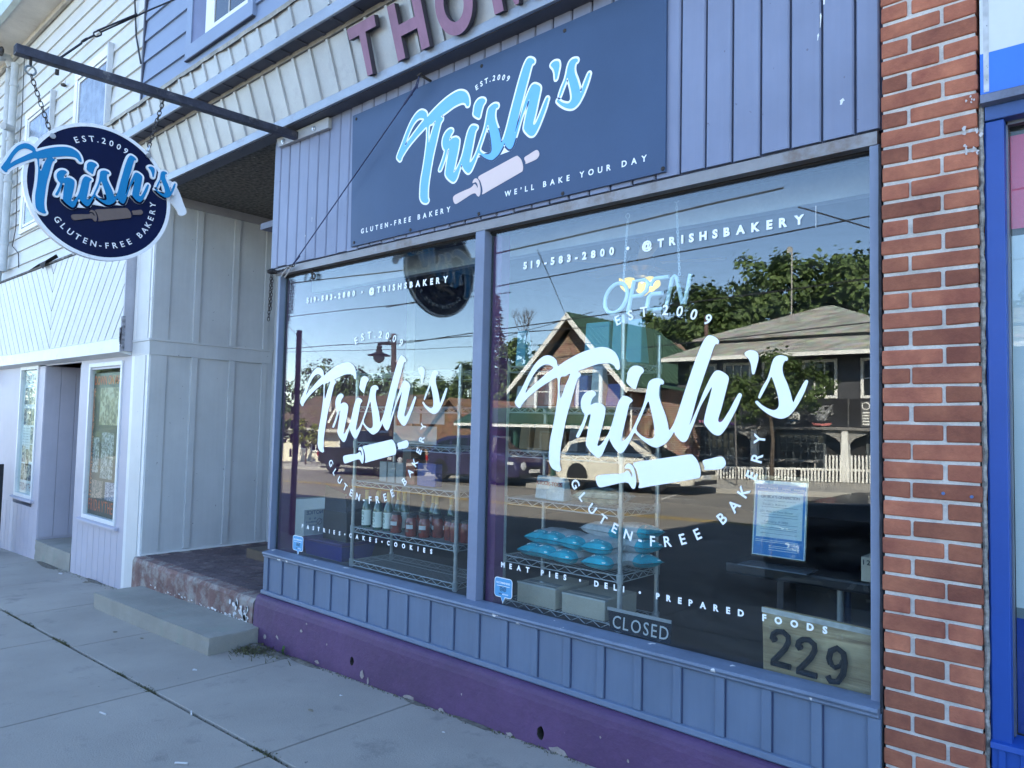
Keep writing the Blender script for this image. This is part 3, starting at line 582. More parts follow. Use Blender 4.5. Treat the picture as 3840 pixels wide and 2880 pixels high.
# ------------------------------------------------------------------ brick pier
bp_ = thing('brick_pier', 'red brick pier with pale mortar between the bakery and the blue shop', 'pier', (-.62, .0, 0))
M_brick = mat('pier_brick', (.37, .112, .068), .88, var=.17, scale=7, fine=50, bump=.35, bscale=70, island=.34, hue=(.46, .16, .085), speck=((.05, .03, .03), -.055, 26))
M_mort = mat('pier_mortar', (.60, .56, .51), .95, var=.13, scale=14, fine=120, bump=.6, bscale=110, speck=((.2, .19, .18), -.03, 50))
b = MB(); b.box(-.772, -.024, -.2, -.474, .3, 8.2); b.obj('mortar', M_mort, bp_)
b = MB(); z = -.055; k = 0; pit = .0683
xL, xR = -.778, -.468
while z < 4.9:
    z0, z1 = z+.0055, z+pit-.0055
    # brick courses alternate header + stretcher / stretcher + header
    xm = xL+(.0955 if k % 2 else .2005)
    for a, c in ((xL, xm-.0055), (xm+.0055, xR)):
        j = lambda: rnd.uniform(-.0028, .0028)
        a_, c_ = a+j(), c+j(); y = -.030+rnd.uniform(-.0015, .0015)
        b.hexa([(a_, y+j()*.4, z0+j()), (c_, y+j()*.4, z0+j()), (c_, y+j()*.4, z1+j()), (a_, y+j()*.4, z1+j())], [(a_, .25, z0), (c_, .25, z0), (c_, .25, z1), (a_, .25, z1)])
    z += pit; k += 1
b.obj('brick', M_brick, bp_, bevel=.0055)
b = MB()
for x0, x1 in ((-.790, -.779), ):
    pts = [(x0+.004, -.018+rnd.uniform(-.004, .004), z*.06) for z in range(0, 46)]; b.tube(pts, .006, 6)
b.obj('sealant', mat('old_sealant', (.03, .032, .04), .8, var=.5, scale=30, dirt=((.2, .19, .19), .1, 20)), bp_)
b = MB(); pts = [(-.462+rnd.uniform(-.003, .003), -.012+rnd.uniform(-.003, .003), .0+.028*i) for i in range(100)]; b.tube(pts, .0085, 6)
b.obj('foam_joint', mat('foam', (.33, .31, .28), .9, var=.35, scale=40, bump=.6, bscale=60), bp_)
for (x, z, s) in ((-.482, 2.665, .022), (-.50, 2.61, .014), (-.475, 2.60, .012), (-.492, 2.78, .011)):
    c = MB()
    for q in range(5):
        kk = 7; cx, cz = x+rnd.gauss(0, s*.5), z+rnd.gauss(0, s*.6); c.add([(cx+s*.4*math.cos(j*6.283/kk)*rnd.uniform(.3, 1.1), -.0335-.0004*q, cz+s*.5*math.sin(j*6.283/kk)*rnd.uniform(.3, 1.2)) for j in range(kk)], [list(range(kk))])
    c.obj('white_stain', mat('plaster_stain', (.66, .62, .6), .9), bp_)
c = MB(); 
for x, z in ((-.582, 1.41), (-.497, 1.405)): c.lathe([(.0055, -.036), (.0055, -.028)], (x, 0, z), 8, 'y')
c.obj('wall_plug', mat('plug_blue', (.08, .15, .32), .5), bp_)

# ------------------------------------------------------------------ blue shop on the right
bs = thing('blue_shop', 'bright blue shopfront at the right edge with a poster behind its window', 'shop', (1.5, .0, 0))
M_blue = mat('bright_blue', (.012, .065, .30), .45, var=.05, scale=3, fine=60, bump=.05, speck=((.05, .06, .12), -.06, 30))
b = MB(); b.box(-.449, -.012, .6, -.394, .06, 2.70); b.box(-.455, -.004, .2, -.449, .05, 2.71); b.obj('door_post', M_blue, bs, bevel=.004)
b = MB(); b.box(-.449, -.02, 2.702, 3, .06, 2.752); b.obj('lintel', mat('lintel_blue', (.035, .085, .25), .5, var=.1), bs, bevel=.003)
b = MB(); b.px([(.03, 2.79), (-.05, 2.786), (-.052, 2.756), (-.02, 2.752), (.03, 2.752)], -.457, 3); b.obj('ledge', mat('ledge_grey', (.17, .19, .26), .6, var=.2, scale=5, speck=((.5, .47, .4), -.02, 8)), bs)
b = MB(); b.box(-.459, -.03, 2.795, 3, .02, 2.938); sb = b.obj('fascia_sign', mat('fascia_blue', (.03, .16, .62), .35, var=.03), bs)
b = MB(); b.box(-.459, -.0295, 2.9385, 3, .02, 3.9); b.obj('white_field', mat('fascia_white', (.60, .615, .58), .45, var=.02), sb)
b = MB(); b.box(-.449, -.0315, 2.80, -.433, -.0302, 3.9); b.obj('edge_tape', mat('worn_tape', (.55, .56, .56), .6, var=.2, scale=30, speck=((.05, .06, .1), .05, 90)), sb)
b = MB(); b.box(-.449, -.02, -.2, 3, .06, .585); b.obj('stall_riser', M_blue, bs, bevel=.003)
b = MB(); b.px([(.06, .62), (-.03, .605), (-.034, .585), (.06, .585)], -.452, 3); b.obj('sill', M_blue, bs, bevel=.003)
b = MB(); b.box(-.43, -.027, .1, -.41, -.0202, .585); b.box(-.37, -.027, .1, -.3, -.0202, .585); b.obj('panel_strip', M_blue, bs, bevel=.002)
b = MB(); b.box(-.394, .03, .62, -.389, .06, 2.7); b.box(-.394, .03, 2.69, 3, .06, 2.702); sw2 = b.obj('window', mat('alu', (.2, .22, .26), .4, metal=.6), bs)
b = MB(); b.box(-.389, .062, .62, 3, .066, 2.69); b.obj('glass', M_glass2, sw2)
b = MB(); b.box(-.389, .08, 2.335, 3, .084, 2.665); b.obj('pink_poster', mat('poster_pink', (.72, .07, .17), .5, var=.06), sw2)
b = MB(); b.box(-.389, .08, 1.035, 3, .0835, 2.31); b.obj('blind', mat('blind_white', (.62, .66, .70), .7, var=.02), sw2)
b = MB(); b.box(-.389, .08, .62, 3, .0835, 1.0); b.obj('blue_panel', mat('panel_blue', (.01, .05, .33), .5, var=.1), sw2)
b = MB(); b.box(-.389, .0815, 1.0, 3, .0845, 1.035); b.obj('blind_bar', mat('blind_grey', (.2, .23, .26), .5), sw2)
b = MB(); b.box(-.46, .1, -.3, 9, 11, 9.6); b.obj('shop_body', M_roof, bs)

# ------------------------------------------------------------------ white building on the left
wb = thing('white_building', 'white clapboard building with a chevron plank band over its recessed doorway', 'building', (-10.5, .0, -.2))
def wp_(mb, name, m, **k): return mb.obj(name, m, wb, **k)
# corner post and side wall of the porch
b = MB(); b.box(-7.75, -.012, -.12, -7.34, .06, 3.72); wp_(b, 'corner_post', M_whiteflat, bevel=.004)
b = MB(); b.box(-7.66, -.02, 2.36, -7.38, -.0125, 3.7); b.box(-7.66, -.02, -.1, -7.40, -.0125, 2.20); wp_(b, 'post_board', M_white, bevel=.003)
b = MB(); b.box(-7.345, .0, .02, -7.33, .16, 3.85); b.box(-7.345, 1.2, .2, -7.332, 1.3, 3.85); wp_(b, 'corner_board', M_alcove, bevel=.003)
b = MB(); b.box(-7.40, .061, .2, -7.345, 1.3, 3.86); wp_(b, 'side_wall', M_alcove)
b = MB(); b.px([(-.016, 2.205), (-.02, 2.335), (-.028, 2.34), (-.028, 2.362), (-.01, 2.362), (-.01, 2.205)], -7.72, -7.32); b.box(-7.346, -.01, 2.205, -7.322, 1.29, 2.34); b.box(-7.346, -.02, 2.3402, -7.312, 1.29, 2.363); wp_(b, 'rail', M_alcove, bevel=.002)
b = MB()
for y in (.40, .80, 1.17):
    for z0, z1 in ((.30, 2.204), (2.364, 3.71)): b.box(-7.347, y, z0, -7.322, y+.062, z1)
wp_(b, 'batten', M_alcove, bevel=.002)
b = MB(); b.box(-7.36, -.015, .268, -7.318, 1.29, .29); wp_(b, 'base_flashing', M_whiteflat)
b = MB(); b.box(-7.347, .0, 3.715, -7.322, 1.29, 3.851); wp_(b, 'top_plate', mat('grey_plate', (.33, .335, .34), .6, var=.06))
# chevron plank band
b = MB(); b.box(-16, -.085, 2.37, -7.785, .02, 3.43); wp_(b, 'band_backing', mat('plank_gap', (.025, .03, .033), .95))
b = MB(); ax = -10.02; bot, topz, W_ = 2.375, 3.425, .148
from mathutils.geometry import intersect_line_line_2d
def clip(poly, f):
    out = []
    for i, p in enumerate(poly):
        q = poly[(i+1) % len(poly)]; a, c = f(p), f(q)
        if a >= 0: out.append(p)
        if a*c < 0: t = a/(a-c); out.append((p[0]+(q[0]-p[0])*t, p[1]+(q[1]-p[1])*t))
    return out
sl = .86
for sgn in (1, -1):
    xe = -7.79 if sgn > 0 else -14
    for i in range(-12, 60):
        x0 = ax+sgn*(i*W_*1.32); dxt = sgn*sl*(topz-bot)
        poly = [(x0, bot), (x0+sgn*(W_*1.32-.019), bot), (x0+sgn*(W_*1.32-.019)+dxt, topz), (x0+dxt, topz)]
        poly = clip(poly, lambda p: (p[0]-ax-sgn*.003)*sgn); poly = clip(poly, lambda p: (xe-p[0])*sgn) if poly else poly
        if len(poly) >= 3: b.prism([(x, -.0855, z) for x, z in poly], (0, -.012-rnd.uniform(0, .002), 0))
wp_(b, 'chevron_plank', M_white)
b = MB(); b.box(-7.79, -.10, 2.25, -7.765, .0, 3.43); wp_(b, 'band_end', mat('grey_end', (.42, .42, .46), .7, var=.08))
b = MB(); b.px([(-.10, 2.385), (-.118, 2.375), (-.122, 2.24), (.03, 2.205), (.03, 2.385)], -16, -7.79); wp_(b, 'band_trim', M_whiteflat, bevel=.004)
b = MB(); b.box(-16, -.11, 3.43, -7.77, .02, 3.455); wp_(b, 'band_cap', mat('weathered_cap', (.14, .13, .12), .9, var=.4, scale=8, dirt=((.5, .5, .48), .12, 5)))
b = MB(); b.add([(-10.9, -.12, 3.45), (-10.5, -.13, 3.475), (-10.15, -.15, 3.47), (-9.85, -.13, 3.51), (-10.0, -.06, 3.50), (-10.7, -.05, 3.475), (-10.2, -.16, 3.36)], [(0, 1, 5), (1, 2, 4, 5), (2, 3, 4), (1, 2, 6)]); wp_(b, 'torn_felt', mat('roof_felt', (.02, .02, .022), .9))
b = MB(); b.box(-7.80, -.112, 2.25, -7.76, -.085, 2.6); 
for _ in range(9): b.box(-7.80+rnd.uniform(0, .02), -.13+rnd.uniform(0, .02), 2.25+rnd.uniform(0, .25), -7.775, -.1, 2.30+rnd.uniform(0, .25))
wp_(b, 'broken_corner', mat('crumbled', (.33, .33, .36), .95, var=.4, scale=30, bump=1, bscale=50))
# ground floor walls, doorway reveal, windows
b = MB(); b.box(-9.2, .0, 2.1, -7.75, .1, 2.3); b.box(-9.2, -.005, .40, -8.90, .1, 2.16); b.box(-8.03, -.005, .40, -7.75, .1, 2.16); wp_(b, 'window_wall', M_lav)
def grooved(x0, x1, z0, z1, n_, name='wainscot', y=-.006, tilt=True):
    c = MB(); wdt = (x1-x0)/n_
    for i in range(n_):
        xa = x0+i*wdt; c.box(xa+.004, y, (GZ(xa)-.03 if tilt else z0), xa+wdt-.004, .1, z1)
    c.box(x0, .004, GZ(x0)-.06, x1, .09, z1-.002); return wp_(c, name, M_lav, bevel=.002)
grooved(-9.2, -7.75, 0, .44, 9); grooved(-12.9, -10.45, 0, .42, 15)
b = MB(); b.box(-12.9, -.004, .42, -11.5, .1, 2.3); b.box(-10.70, -.004, .42, -10.45, .1, 2.3); b.box(-11.5, -.004, 2.2, -10.45, .1, 2.35); wp_(b, 'left_wall', M_lav)
def shop_window(x0, x1, z0, z1, name):
    c = MB(); t = .045
    c.box(x0-t, -.018, z0-t, x1+t, .05, z0); c.box(x0-t, -.018, z1, x1+t, .05, z1+t); c.box(x0-t, -.018, z0, x0, .05, z1); c.box(x1, -.018, z0, x1+t, .05, z1)
    f = wp_(c, name, M_whiteflat, bevel=.003)
    c = MB(); c.px([(.0, z0-t), (-.05, z0-t-.012), (-.05, z0-t-.035), (.0, z0-t-.04)], x0-.14, x1+.13); c.obj('sill', M_lav, f, bevel=.002)
    c = MB(); c.box(x0, .012, z0, x1, .016, z1); c.obj('glass', M_glass2, f); return f
fw = shop_window(-8.87, -8.02, .525, 2.125, 'display_window')
pw = shop_window(-11.40, -10.74, .56, 2.17, 'display_window')
b = MB(); b.box(-10.47, .1, -.2, -10.45, 1.4, 2.3)
for i in range(8): b.box(-10.45, .004+i*.172, .07, -10.44, .004+i*.172+.166, 2.25)
wp_(b, 'doorway_side', M_lav); b = MB(); b.box(-10.45, 1.35, 0, -9.2, 1.4, 2.3); b.box(-9.205, .1, 0, -9.2, 1.4, 2.3); wp_(b, 'doorway_back', M_lav)
b = MB(); b.box(-10.5, .0, 2.2, -9.2, 1.4, 2.25); wp_(b, 'doorway_ceiling', M_lav)
b = MB(); b.box(-10.44, -.015, -.3, -9.205, 1.35, .045); rough(wp_(b, 'doorstep', M_step), 10, .004, 7, .008)
# upper wall
M_wclap = mat('clap_white', (.545, .555, .535), .5, var=.035, grain='x', scale=1.5, dirt=((.5, .5, .48), .05, 5))
b = MB(); z = 3.44
while z < 6.88: b.px([(-.022, z), (-.022, z+.008), (-.002, z+.2), (.03, z+.2), (.03, z)], -16, -7.842); z += .2
wp_(b, 'clapboard', M_wclap)
def up_window(x0, x1, z0, z1):
    c = MB(); t = .1
    for a in ((x0, -.05, z0-.06, x1, -.012, z0+.0), (x0, -.05, z1-t, x1, -.012, z1), (x0, -.048, z0, x0+t, -.012, z1-t), (x1-.05, -.048, z0, x1, -.012, z1-t)): c.box(*a)
    f = wp_(c, 'upper_window', M_whiteflat, bevel=.003)
    c = MB(); q = .035; a0, a1, c0, c1 = x0+t+.02, x1-.055, z0+.02, z1-t-.02
    for a in ((a0, -.042, c0, a1, -.012, c0+q), (a0, -.042, c1-q, a1, -.012, c1), (a0, -.041, c0, a0+q, -.012, c1), (a1-q, -.041, c0, a1, -.012, c1)): c.box(*a)
    c.obj('sash', M_whiteflat, f, bevel=.002)
    c = MB(); c.box(a0+q, -.031, c0+q, a1-q, -.025, c1-q); c.obj('pane', mat('screen_pane', (.16, .19, .24), .25, var=.3, scale=7, fine=120), f)
    c = MB(); c.box(x1-.02, -.075, z0, x1+.012, -.02, z1+.01); c.obj('storm_edge', mat('grey_edge', (.5, .52, .54), .6), f); return f
up_window(-9.82, -8.68, 4.25, 5.73); up_window(-11.78, -10.62, 4.12, 5.76)
b = MB(); b.px([(.03, 6.86), (-.40, 6.90), (-.40, 6.93), (.03, 6.93)], -17, -7.7); wp_(b, 'roof_soffit', mat('soffit_stained', (.56, .55, .51), .7, var=.12, scale=1.5, dirt=((.25, .22, .18), .15, 2)))
b = MB(); b.px([(-.40, 6.88), (-.46, 6.90), (-.48, 7.06), (-.40, 7.06)], -17, -7.7); wp_(b, 'gutter', mat('gutter_grey', (.33, .42, .44), .5))
b = MB(); b.px([(-.02, 6.80), (-.06, 6.80), (-.06, 6.87), (-.02, 6.87)], -17, -7.82); wp_(b, 'frieze', mat('frieze', (.44, .42, .38), .7, var=.2))
b = MB(); b.box(-17, .031, 2.2, -7.80, 11, 7.0); b.box(-17, .1, -.6, -10.47, 5, 2.3); b.box(-9.19, .11, -.5, -7.40, 5, 2.3); b.box(-7.75, .11, -.5, -7.40, 5, 4); wp_(b, 'main_block', M_roof)
b = MB()
for x, r_, zb in ((-12.53, .05, 3.2), (-12.27, .05, 3.6)): b.tube([(x, -.09, zb), (x, -.09, 6.62)], r_, 12)
for z in (5.5, 4.9, 4.0, 6.3): b.tube([(-12.27, -.09, z-.02), (-12.27, -.09, z+.02)], .06, 12)
b.tube([(-12.53, -.09, 3.2), (-12.60, -.09, 2.9), (-12.75, -.09, 2.4), (-12.8, -.09, 2.0)], .05, 12); wp_(b, 'service_conduit', mat('conduit', (.46, .49, .50), .55, var=.1, scale=6), smooth=True)
b = MB(); b.tube([(-12.4, -.10, 6.62), (-12.4, -.16, 6.72), (-12.4, -.26, 6.70)], .06, 10); b.tube([(-12.13, -.12, 5.62), (-12.05, -.24, 5.6)], .05, 8); wp_(b, 'weatherhead', mat('conduit_cap', (.40, .42, .43), .5), smooth=True)
b = MB()
for k in range(7): b.lathe([(.02, -.05), (.035, -.02), (.035, .02), (.02, .05)], (-12.5+.05*k+rnd.uniform(-.02, .02), -.28+rnd.uniform(-.04, .04), 6.78+rnd.uniform(-.06, .06)), 7)
for k in range(4): b.tube([(-12.55+.1*k, -.26, 6.72), (-12.75, -.5, 6.45-.08*k), (-13.1, -.9, 6.2-.1*k)], .012, 5)
wp_(b, 'cable_splice', M_dkwire)
b = MB(); b.tube([(-12.06, -.035, 6.7), (-12.03, -.03, 5.8), (-12.09, -.03, 5.0), (-12.0, -.03, 4.2), (-12.1, -.035, 3.95), (-11.8, -.03, 3.8), (-11.75, -.03, 3.6)], .006, 5); b.tube([(-8.07, -.035, 6.8), (-8.09, -.035, 6.0), (-8.02, -.03, 5.6), (-7.86, -.03, 5.25)], .009, 5); wp_(b, 'wall_wire', M_dkwire)
b = MB(); b.lathe([(.0, -.03), (.03, -.02), (.035, .0), (.0, .02)], (-10.22, -.05, 5.72), 8); b.add([(-10.18, -.05, 5.72), (-10.1, -.06, 5.76), (-10.16, -.05, 5.68)], [(0, 1, 2)]); wp_(b, 'wall_bracket', M_rusty)

# black board at the left edge of the picture
bb = thing('sandwich_board', 'black folding board cut off by the left edge of the picture', 'sign', (-11.3, -.55, GZ(-11.3)))
b = MB(); b.hexa([(-11.55, -.50, GZ(-11.5)), (-11.55, -.12, GZ(-11.5)), (-11.55, -.12, GZ(-11.5)+1.15), (-11.55, -.50, GZ(-11.5)+1.15)], [(-11.52, -.50, GZ(-11.5)), (-11.52, -.12, GZ(-11.5)), (-11.52, -.12, GZ(-11.5)+1.15), (-11.52, -.50, GZ(-11.5)+1.15)]); b.obj('panel', mat('board_black', (.008, .008, .012), .5), bb)
b = MB(); b.tube([(-11.53, -.5, GZ(-11.5)+.01), (-10.98, -.36, GZ(-11)+.012)], .012, 6); b.obj('foot', M_rusty, bb)

# ------------------------------------------------------------------ lettering and signs
X3, Z3, NF = (1, 0, 0), (0, 0, 1), (0, -1, 0)
def logo_parts(parent, aff, affp, c3, X, Z, n, z0, mats, outline=None, depth=.0012, grow=.012):
    if outline:
        b = MB()
        for i, k in enumerate(SCRIPT): logo_shape(b, k, aff, c3, X, Z, n, z0-i*.00007, depth, grow)
        b.obj('letter_outline', outline, parent); z0 += depth+.0004
    b = MB()
    for i, k in enumerate(SCRIPT): logo_shape(b, k, aff, c3, X, Z, n, z0-i*.00007, depth)
    b.obj('script_lettering', mats[0], parent)
    b = MB()
    for k in PIN: logo_shape(b, k, affp, c3, X, Z, n, z0, depth)
    b.obj('rolling_pin', mats[1], parent)
# flat shop sign above the windows
sg = thing('shop_sign', 'flat blue board with sky-blue bakery lettering and a pink rolling pin on the siding', 'sign', (-2.92, -.02, 2.8))
b = MB(); b.prism([(-4.118, -.004, 2.790), (-1.702, -.004, 2.794), (-1.706, -.004, 3.713), (-4.145, -.004, 3.708)], (0, -.014, 0)); b.obj('board', M_navy, sg, bevel=.0015)
logo_parts(sg, [[1.5119, .0045], [-.0027, 1.5669], [-2.8921, 3.2767]], [[1.532, .0232], [-.0709, 1.491], [-2.8952, 3.2673]], (0, -.0185, 0), X3, Z3, NF, .0004, (M_sky, M_pin), M_vinyl, .0005, .0115)
b = MB(); arc(b, 'EST.2009', (-2.844, -.019, 3.269), .304, 109, 61, .031, X3, Z3, NF, .025, depth=.0006); b.obj('established_lettering', M_vinyl, sg)
b = MB(); line(b, 'WE\u2019LL BAKE YOUR DAY', (-2.703, -.019, 2.866), (-1.80, -.019, 2.866), .031, NF, .022, .0006); b.obj('slogan_lettering', M_vinyl, sg)
b = MB(); line(b, 'GLUTEN-FREE BAKERY', (-4.004, -.019, 2.864), (-3.138, -.019, 2.86), .033, NF, .022, .0006); b.obj('bakery_lettering', M_vinyl, sg)
b = MB()
for x, z in ((-2.908, 3.672), (-3.524, 3.682), (-4.101, 3.674), (-2.306, 3.672), (-2.298, 2.807), (-1.714, 2.81), (-4.078, 2.815), (-3.496, 2.808), (-1.73, 3.68), (-2.9, 2.806)): b.lathe([(.0, -.0235), (.009, -.0225), (.011, -.0188)], (x, 0, z), 10, 'y')
b.obj('screw', M_rusty, sg)
# round hanging sign on its bracket
hx = -4.823
hs = thing('hanging_sign', 'round navy sign hanging from the bracket arm, its white-edged lettering wider than the disc', 'sign', (hx, -1.36, 2.56))
b = MB(); hc = (hx, -1.352, 2.962); b.lathe([(.393, -.012), (.393, .012)], hc, 72, 'x'); b.obj('disc', M_disc, hs)
b = MB(); n_ = 72; vs = []
for j in range(n_):
    a = 2*math.pi*j/n_
    for r_, dx in ((.392, -.0145), (.413, -.0145), (.413, .0145), (.392, .0145)): vs.append((hx+dx, hc[1]+r_*math.cos(a), hc[2]+r_*math.sin(a)))
b.add(vs, [(j*4+q, j*4+(q+1) % 4, ((j+1) % n_)*4+(q+1) % 4, ((j+1) % n_)*4+q) for j in range(n_) for q in range(4)]); b.obj('rim', M_rim, hs)
Y3 = (0, 1, 0); NX = (1, 0, 0)
RA, RP = [[.9612, .1067], [-.1342, 1.0075], [-1.3884, 3.0021]], [[.9372, .1142], [-.0579, .9003], [-1.3782, 2.9974]]
def side(sgn):
    X = (0, sgn, 0); n = (sgn, 0, 0); c = (hx, 0 if sgn > 0 else 2*hc[1], 0)
    b = MB()
    for i, k in enumerate(SCRIPT): logo_shape(b, k, RA, c, X, Z3, n, .0125-i*.0001, .012, .0125)
    b.obj('letter_backing', M_rim, hs)
    b = MB()
    for i, k in enumerate(SCRIPT): logo_shape(b, k, RA, c, X, Z3, n, .025-i*.0001, .003)
    b.obj('script_lettering', M_letblue, hs)
    b = MB()
    for k in PIN: logo_shape(b, k, RP, c, X, Z3, n, .0125, .008)
    b.obj('rolling_pin', M_brownpin, hs)
    cc = (hx, hc[1]+.002*sgn, 2.955); b = MB()
    arc(b, 'EST.2009', (cc[0]+sgn*.0125, cc[1], 2.967), .317, 119, 67, .036, X, Z3, n, .012, depth=.001); b.obj('established_lettering', M_rim, hs)
    b = MB(); arc(b, 'GLUTEN-FREE BAKERY', (cc[0]+sgn*.0125, cc[1], 2.944), .301, -139, 3, .036, X, Z3, n, .012, True, .001); b.obj('bakery_lettering', M_rim, hs)
side(1); side(-1)
b = MB()
for y, z in ((-1.632, 3.222), (-1.096, 3.262)): b.tube([(hx-.03, y, z), (hx+.03, y, z)], .011, 8); b.lathe([(.016, -.004), (.016, .004)], (hx+.03, y, z), 8, 'x')
b.obj('eye_bolt', M_galv, hs)
br = thing('sign_bracket', 'dark square steel arm jutting from the wall plate over the sidewalk', 'bracket', (hx, -.02, 3.72))
b = MB(); A0, A1 = Vector((hx, -.035, 3.728)), Vector((hx, -1.835, 3.668))
def arm(a, c, s): return [(a.x+dx*s, a.y, a.z+dz*s) for dx, dz in ((-1, -1), (1, -1), (1, 1), (-1, 1))], [(c.x+dx*s, c.y, c.z+dz*s) for dx, dz in ((-1, -1), (1, -1), (1, 1), (-1, 1))]
p, q = arm(A0, A1, .0275); b.hexa(p, q); b.obj('arm', M_steel, br, bevel=.003)
b = MB(); p, q = arm(A1+Vector((0, .05, .002)), A1+Vector((0, -.001, 0)), .0215); b.hexa(p, q); b.obj('open_end', M_black, br)
b = MB(); b.prism([(-5.107, -.005, 3.776), (-5.074, -.005, 3.705), (-4.41, -.005, 3.688), (-4.414, -.005, 3.768)], (0, -.03, 0)); b.obj('wall_plate', mat('plate_paint', (.36, .37, .38), .5, var=.08), br, bevel=.002)
b = MB()
for x, z in ((-5.004, 3.732), (-4.59, 3.725)): b.lathe([(.0, -.052), (.012, -.05), (.013, -.042), (.02, -.0405), (.02, -.0355)], (x, 0, z), 10, 'y')
b.obj('bolt', M_galv, br)
b = MB(); b.tube([(hx, -1.755, 3.70), (hx, -1.755, 3.60)], .008, 6); b.tube([(hx, -1.62, 3.63), (hx, -1.62, 3.60)], .011, 6); b.obj('bolt', M_rusty, br)
def ring(mb, c, r, t, ax1, ax2, n=14):
    ax1, ax2, c = Vector(ax1), Vector(ax2), Vector(c); mb.tube([c+ax1*math.cos(2*math.pi*j/n)*r+ax2*math.sin(2*math.pi*j/n)*r for j in range(n)], t, 6, closed=True)
def chain(mb, p, q, l=.036, wd=.0105, t=.0032, sag=0.):
    p, q = Vector(p), Vector(q); D_ = q-p; k = max(2, int(D_.length/(l*.78))); d = D_.normalized(); a = d.cross(Vector((1, 0, 0))).normalized() if abs(d.x) < .9 else d.cross(Vector((0, 0, 1))).normalized(); c2 = d.cross(a)
    for i in range(k):
        t_ = (i+.5)/k; c = p+D_*t_+Vector((0, 0, -sag*4*t_*(1-t_))); s = (a if i % 2 else c2); pts = []
        for j in range(12):
            an = 2*math.pi*j/12; pts.append(c+d*(math.cos(an)*wd+(l/2-wd)*(1 if math.cos(an) > 0 else -1))+s*math.sin(an)*wd)
        mb.tube(pts, t, 5, closed=True)
ch = thing('sign_chain', 'dark link chain with an eye ring at the outer end of the bracket arm', 'chain', (hx, -1.7, 3.2))
b = MB(); ring(b, (hx, -1.753, 3.575), .026, .006, (0, 1, 0), (0, 0, 1)); b.obj('eye_ring', mat('old_zinc', (.25, .28, .28), .4, metal=.7, var=.2), ch)
b = MB(); chain(b, (hx, -1.75, 3.552), (hx, -1.634, 3.245)); b.obj('links', M_rusty, ch); b = MB(); ring(b, (hx, -1.633, 3.235), .014, .004, (1, 0, 0), (0, 0, 1)); b.obj('shackle', M_galv, ch)
ch = thing('sign_chain', 'dark link chain holding the round sign near the wall', 'chain', (hx, -1.05, 3.27))
b = MB(); chain(b, (hx, -1.008, 3.665), (hx, -1.085, 3.33)); b.obj('links', M_rusty, ch); b = MB(); chain(b, (hx, -1.085, 3.335), (hx, -1.095, 3.265), .04, .012, .004); b.obj('shackle', M_galv, ch)
# guy cables
b = MB(); b.tube([(hx, -1.621, 3.69), (hx, -1.50, 3.84)], .007, 6); ring(b, (hx, -1.485, 3.865), .022, .006, (0, .7, .7), (1, 0, 0)); chain(b, (hx, -1.47, 3.88), (hx, -1.40, 3.95), .05, .014, .005); b.tube([(hx, -1.40, 3.95), (hx, -1.1, 4.235), (hx, .0, 5.24)], .0055, 6); b.tube([(hx, -1.42, 3.95), (hx+.01, -1.2, 4.15)], .006, 6)
tag(b.obj('guy_cable', M_dkwire), 'dark guy cable with hook and links rising from the bracket arm to the upper wall', 'cable')
b = MB(); b.tube([(-3.36, .0, 3.722), (-3.37, -.075, 3.735)], .008, 6); ring(b, (-3.372, -.09, 3.738), .014, .004, (0, .7, .7), (1, 0, 0)); tag(b.obj('screw_hook', M_rusty), 'rusty screw hook under the canopy above the blue sign board', 'hook')
b = MB(); b.tube([(-3.372, -.09, 3.725), (-3.42, -.075, 3.69), (-3.40, -.08, 3.66), (-3.372, -.09, 3.72)], .0035, 5); b.tube([(-3.40, -.08, 3.685), (-3.53, -.072, 3.60)], .0075, 6); b.tube([(-3.53, -.072, 3.60), (-4.78, -.045, 2.755)], .0042, 6); b.tube([(-4.78, -.045, 2.755), (-4.69, -.05, 2.80)], .006, 5)
tag(b.obj('guy_wire', mat('cable_navy', (.02, .03, .09), .5)), 'thin dark wire stretched diagonally across the blue board and the siding', 'wire')
tc_ = thing('tether_chain', 'tangled chain wound round the left end of the window header, its loose end dangling', 'chain', (-5.08, -.03, 2.6))
b = MB(); chain(b, (-4.79, -.03, 2.75), (-5.10, -.03, 2.735), .03, .009, .003, .012); b.obj('wound_links', M_rusty, tc_)
b = MB(); chain(b, (-5.10, -.035, 2.72), (-5.115, -.035, 2.36), .032, .009, .003); chain(b, (-5.075, -.04, 2.70), (-5.085, -.04, 2.44), .032, .009, .003); b.obj('loose_links', M_rusty, tc_)
b = MB(); b.lathe([(.0, -.02), (.035, -.01), (.04, .01), (.0, .03)], (-5.10, -.03, 2.735), 9); b.obj('knot', mat('rag_knot', (.03, .028, .03), .9, var=.4, scale=50), tc_)
b = MB(); b.tube([(-4.86, -.03, 2.75), (-4.92, -.045, 2.70), (-4.93, -.05, 2.675)], .006, 5); b.tube([(-4.83, -.03, 2.745), (-4.83, -.05, 2.70), (-4.88, -.05, 2.665)], .006, 5); b.obj('s_hook', mat('beige_hook', (.40, .37, .34), .6), tc_)
sh_ = MB(); sh_.tube([(-4.63, .03, 2.71), (-4.645, .03, 2.68), (-4.64, .03, 2.64)], .007, 6); ring(sh_, (-4.625, .03, 2.655), .02, .0065, (1, 0, 0), (0, 0, 1)); tag(sh_.obj('shackle', M_rusty), 'small dark shackle hanging below the header inside the top of the left window', 'shackle')
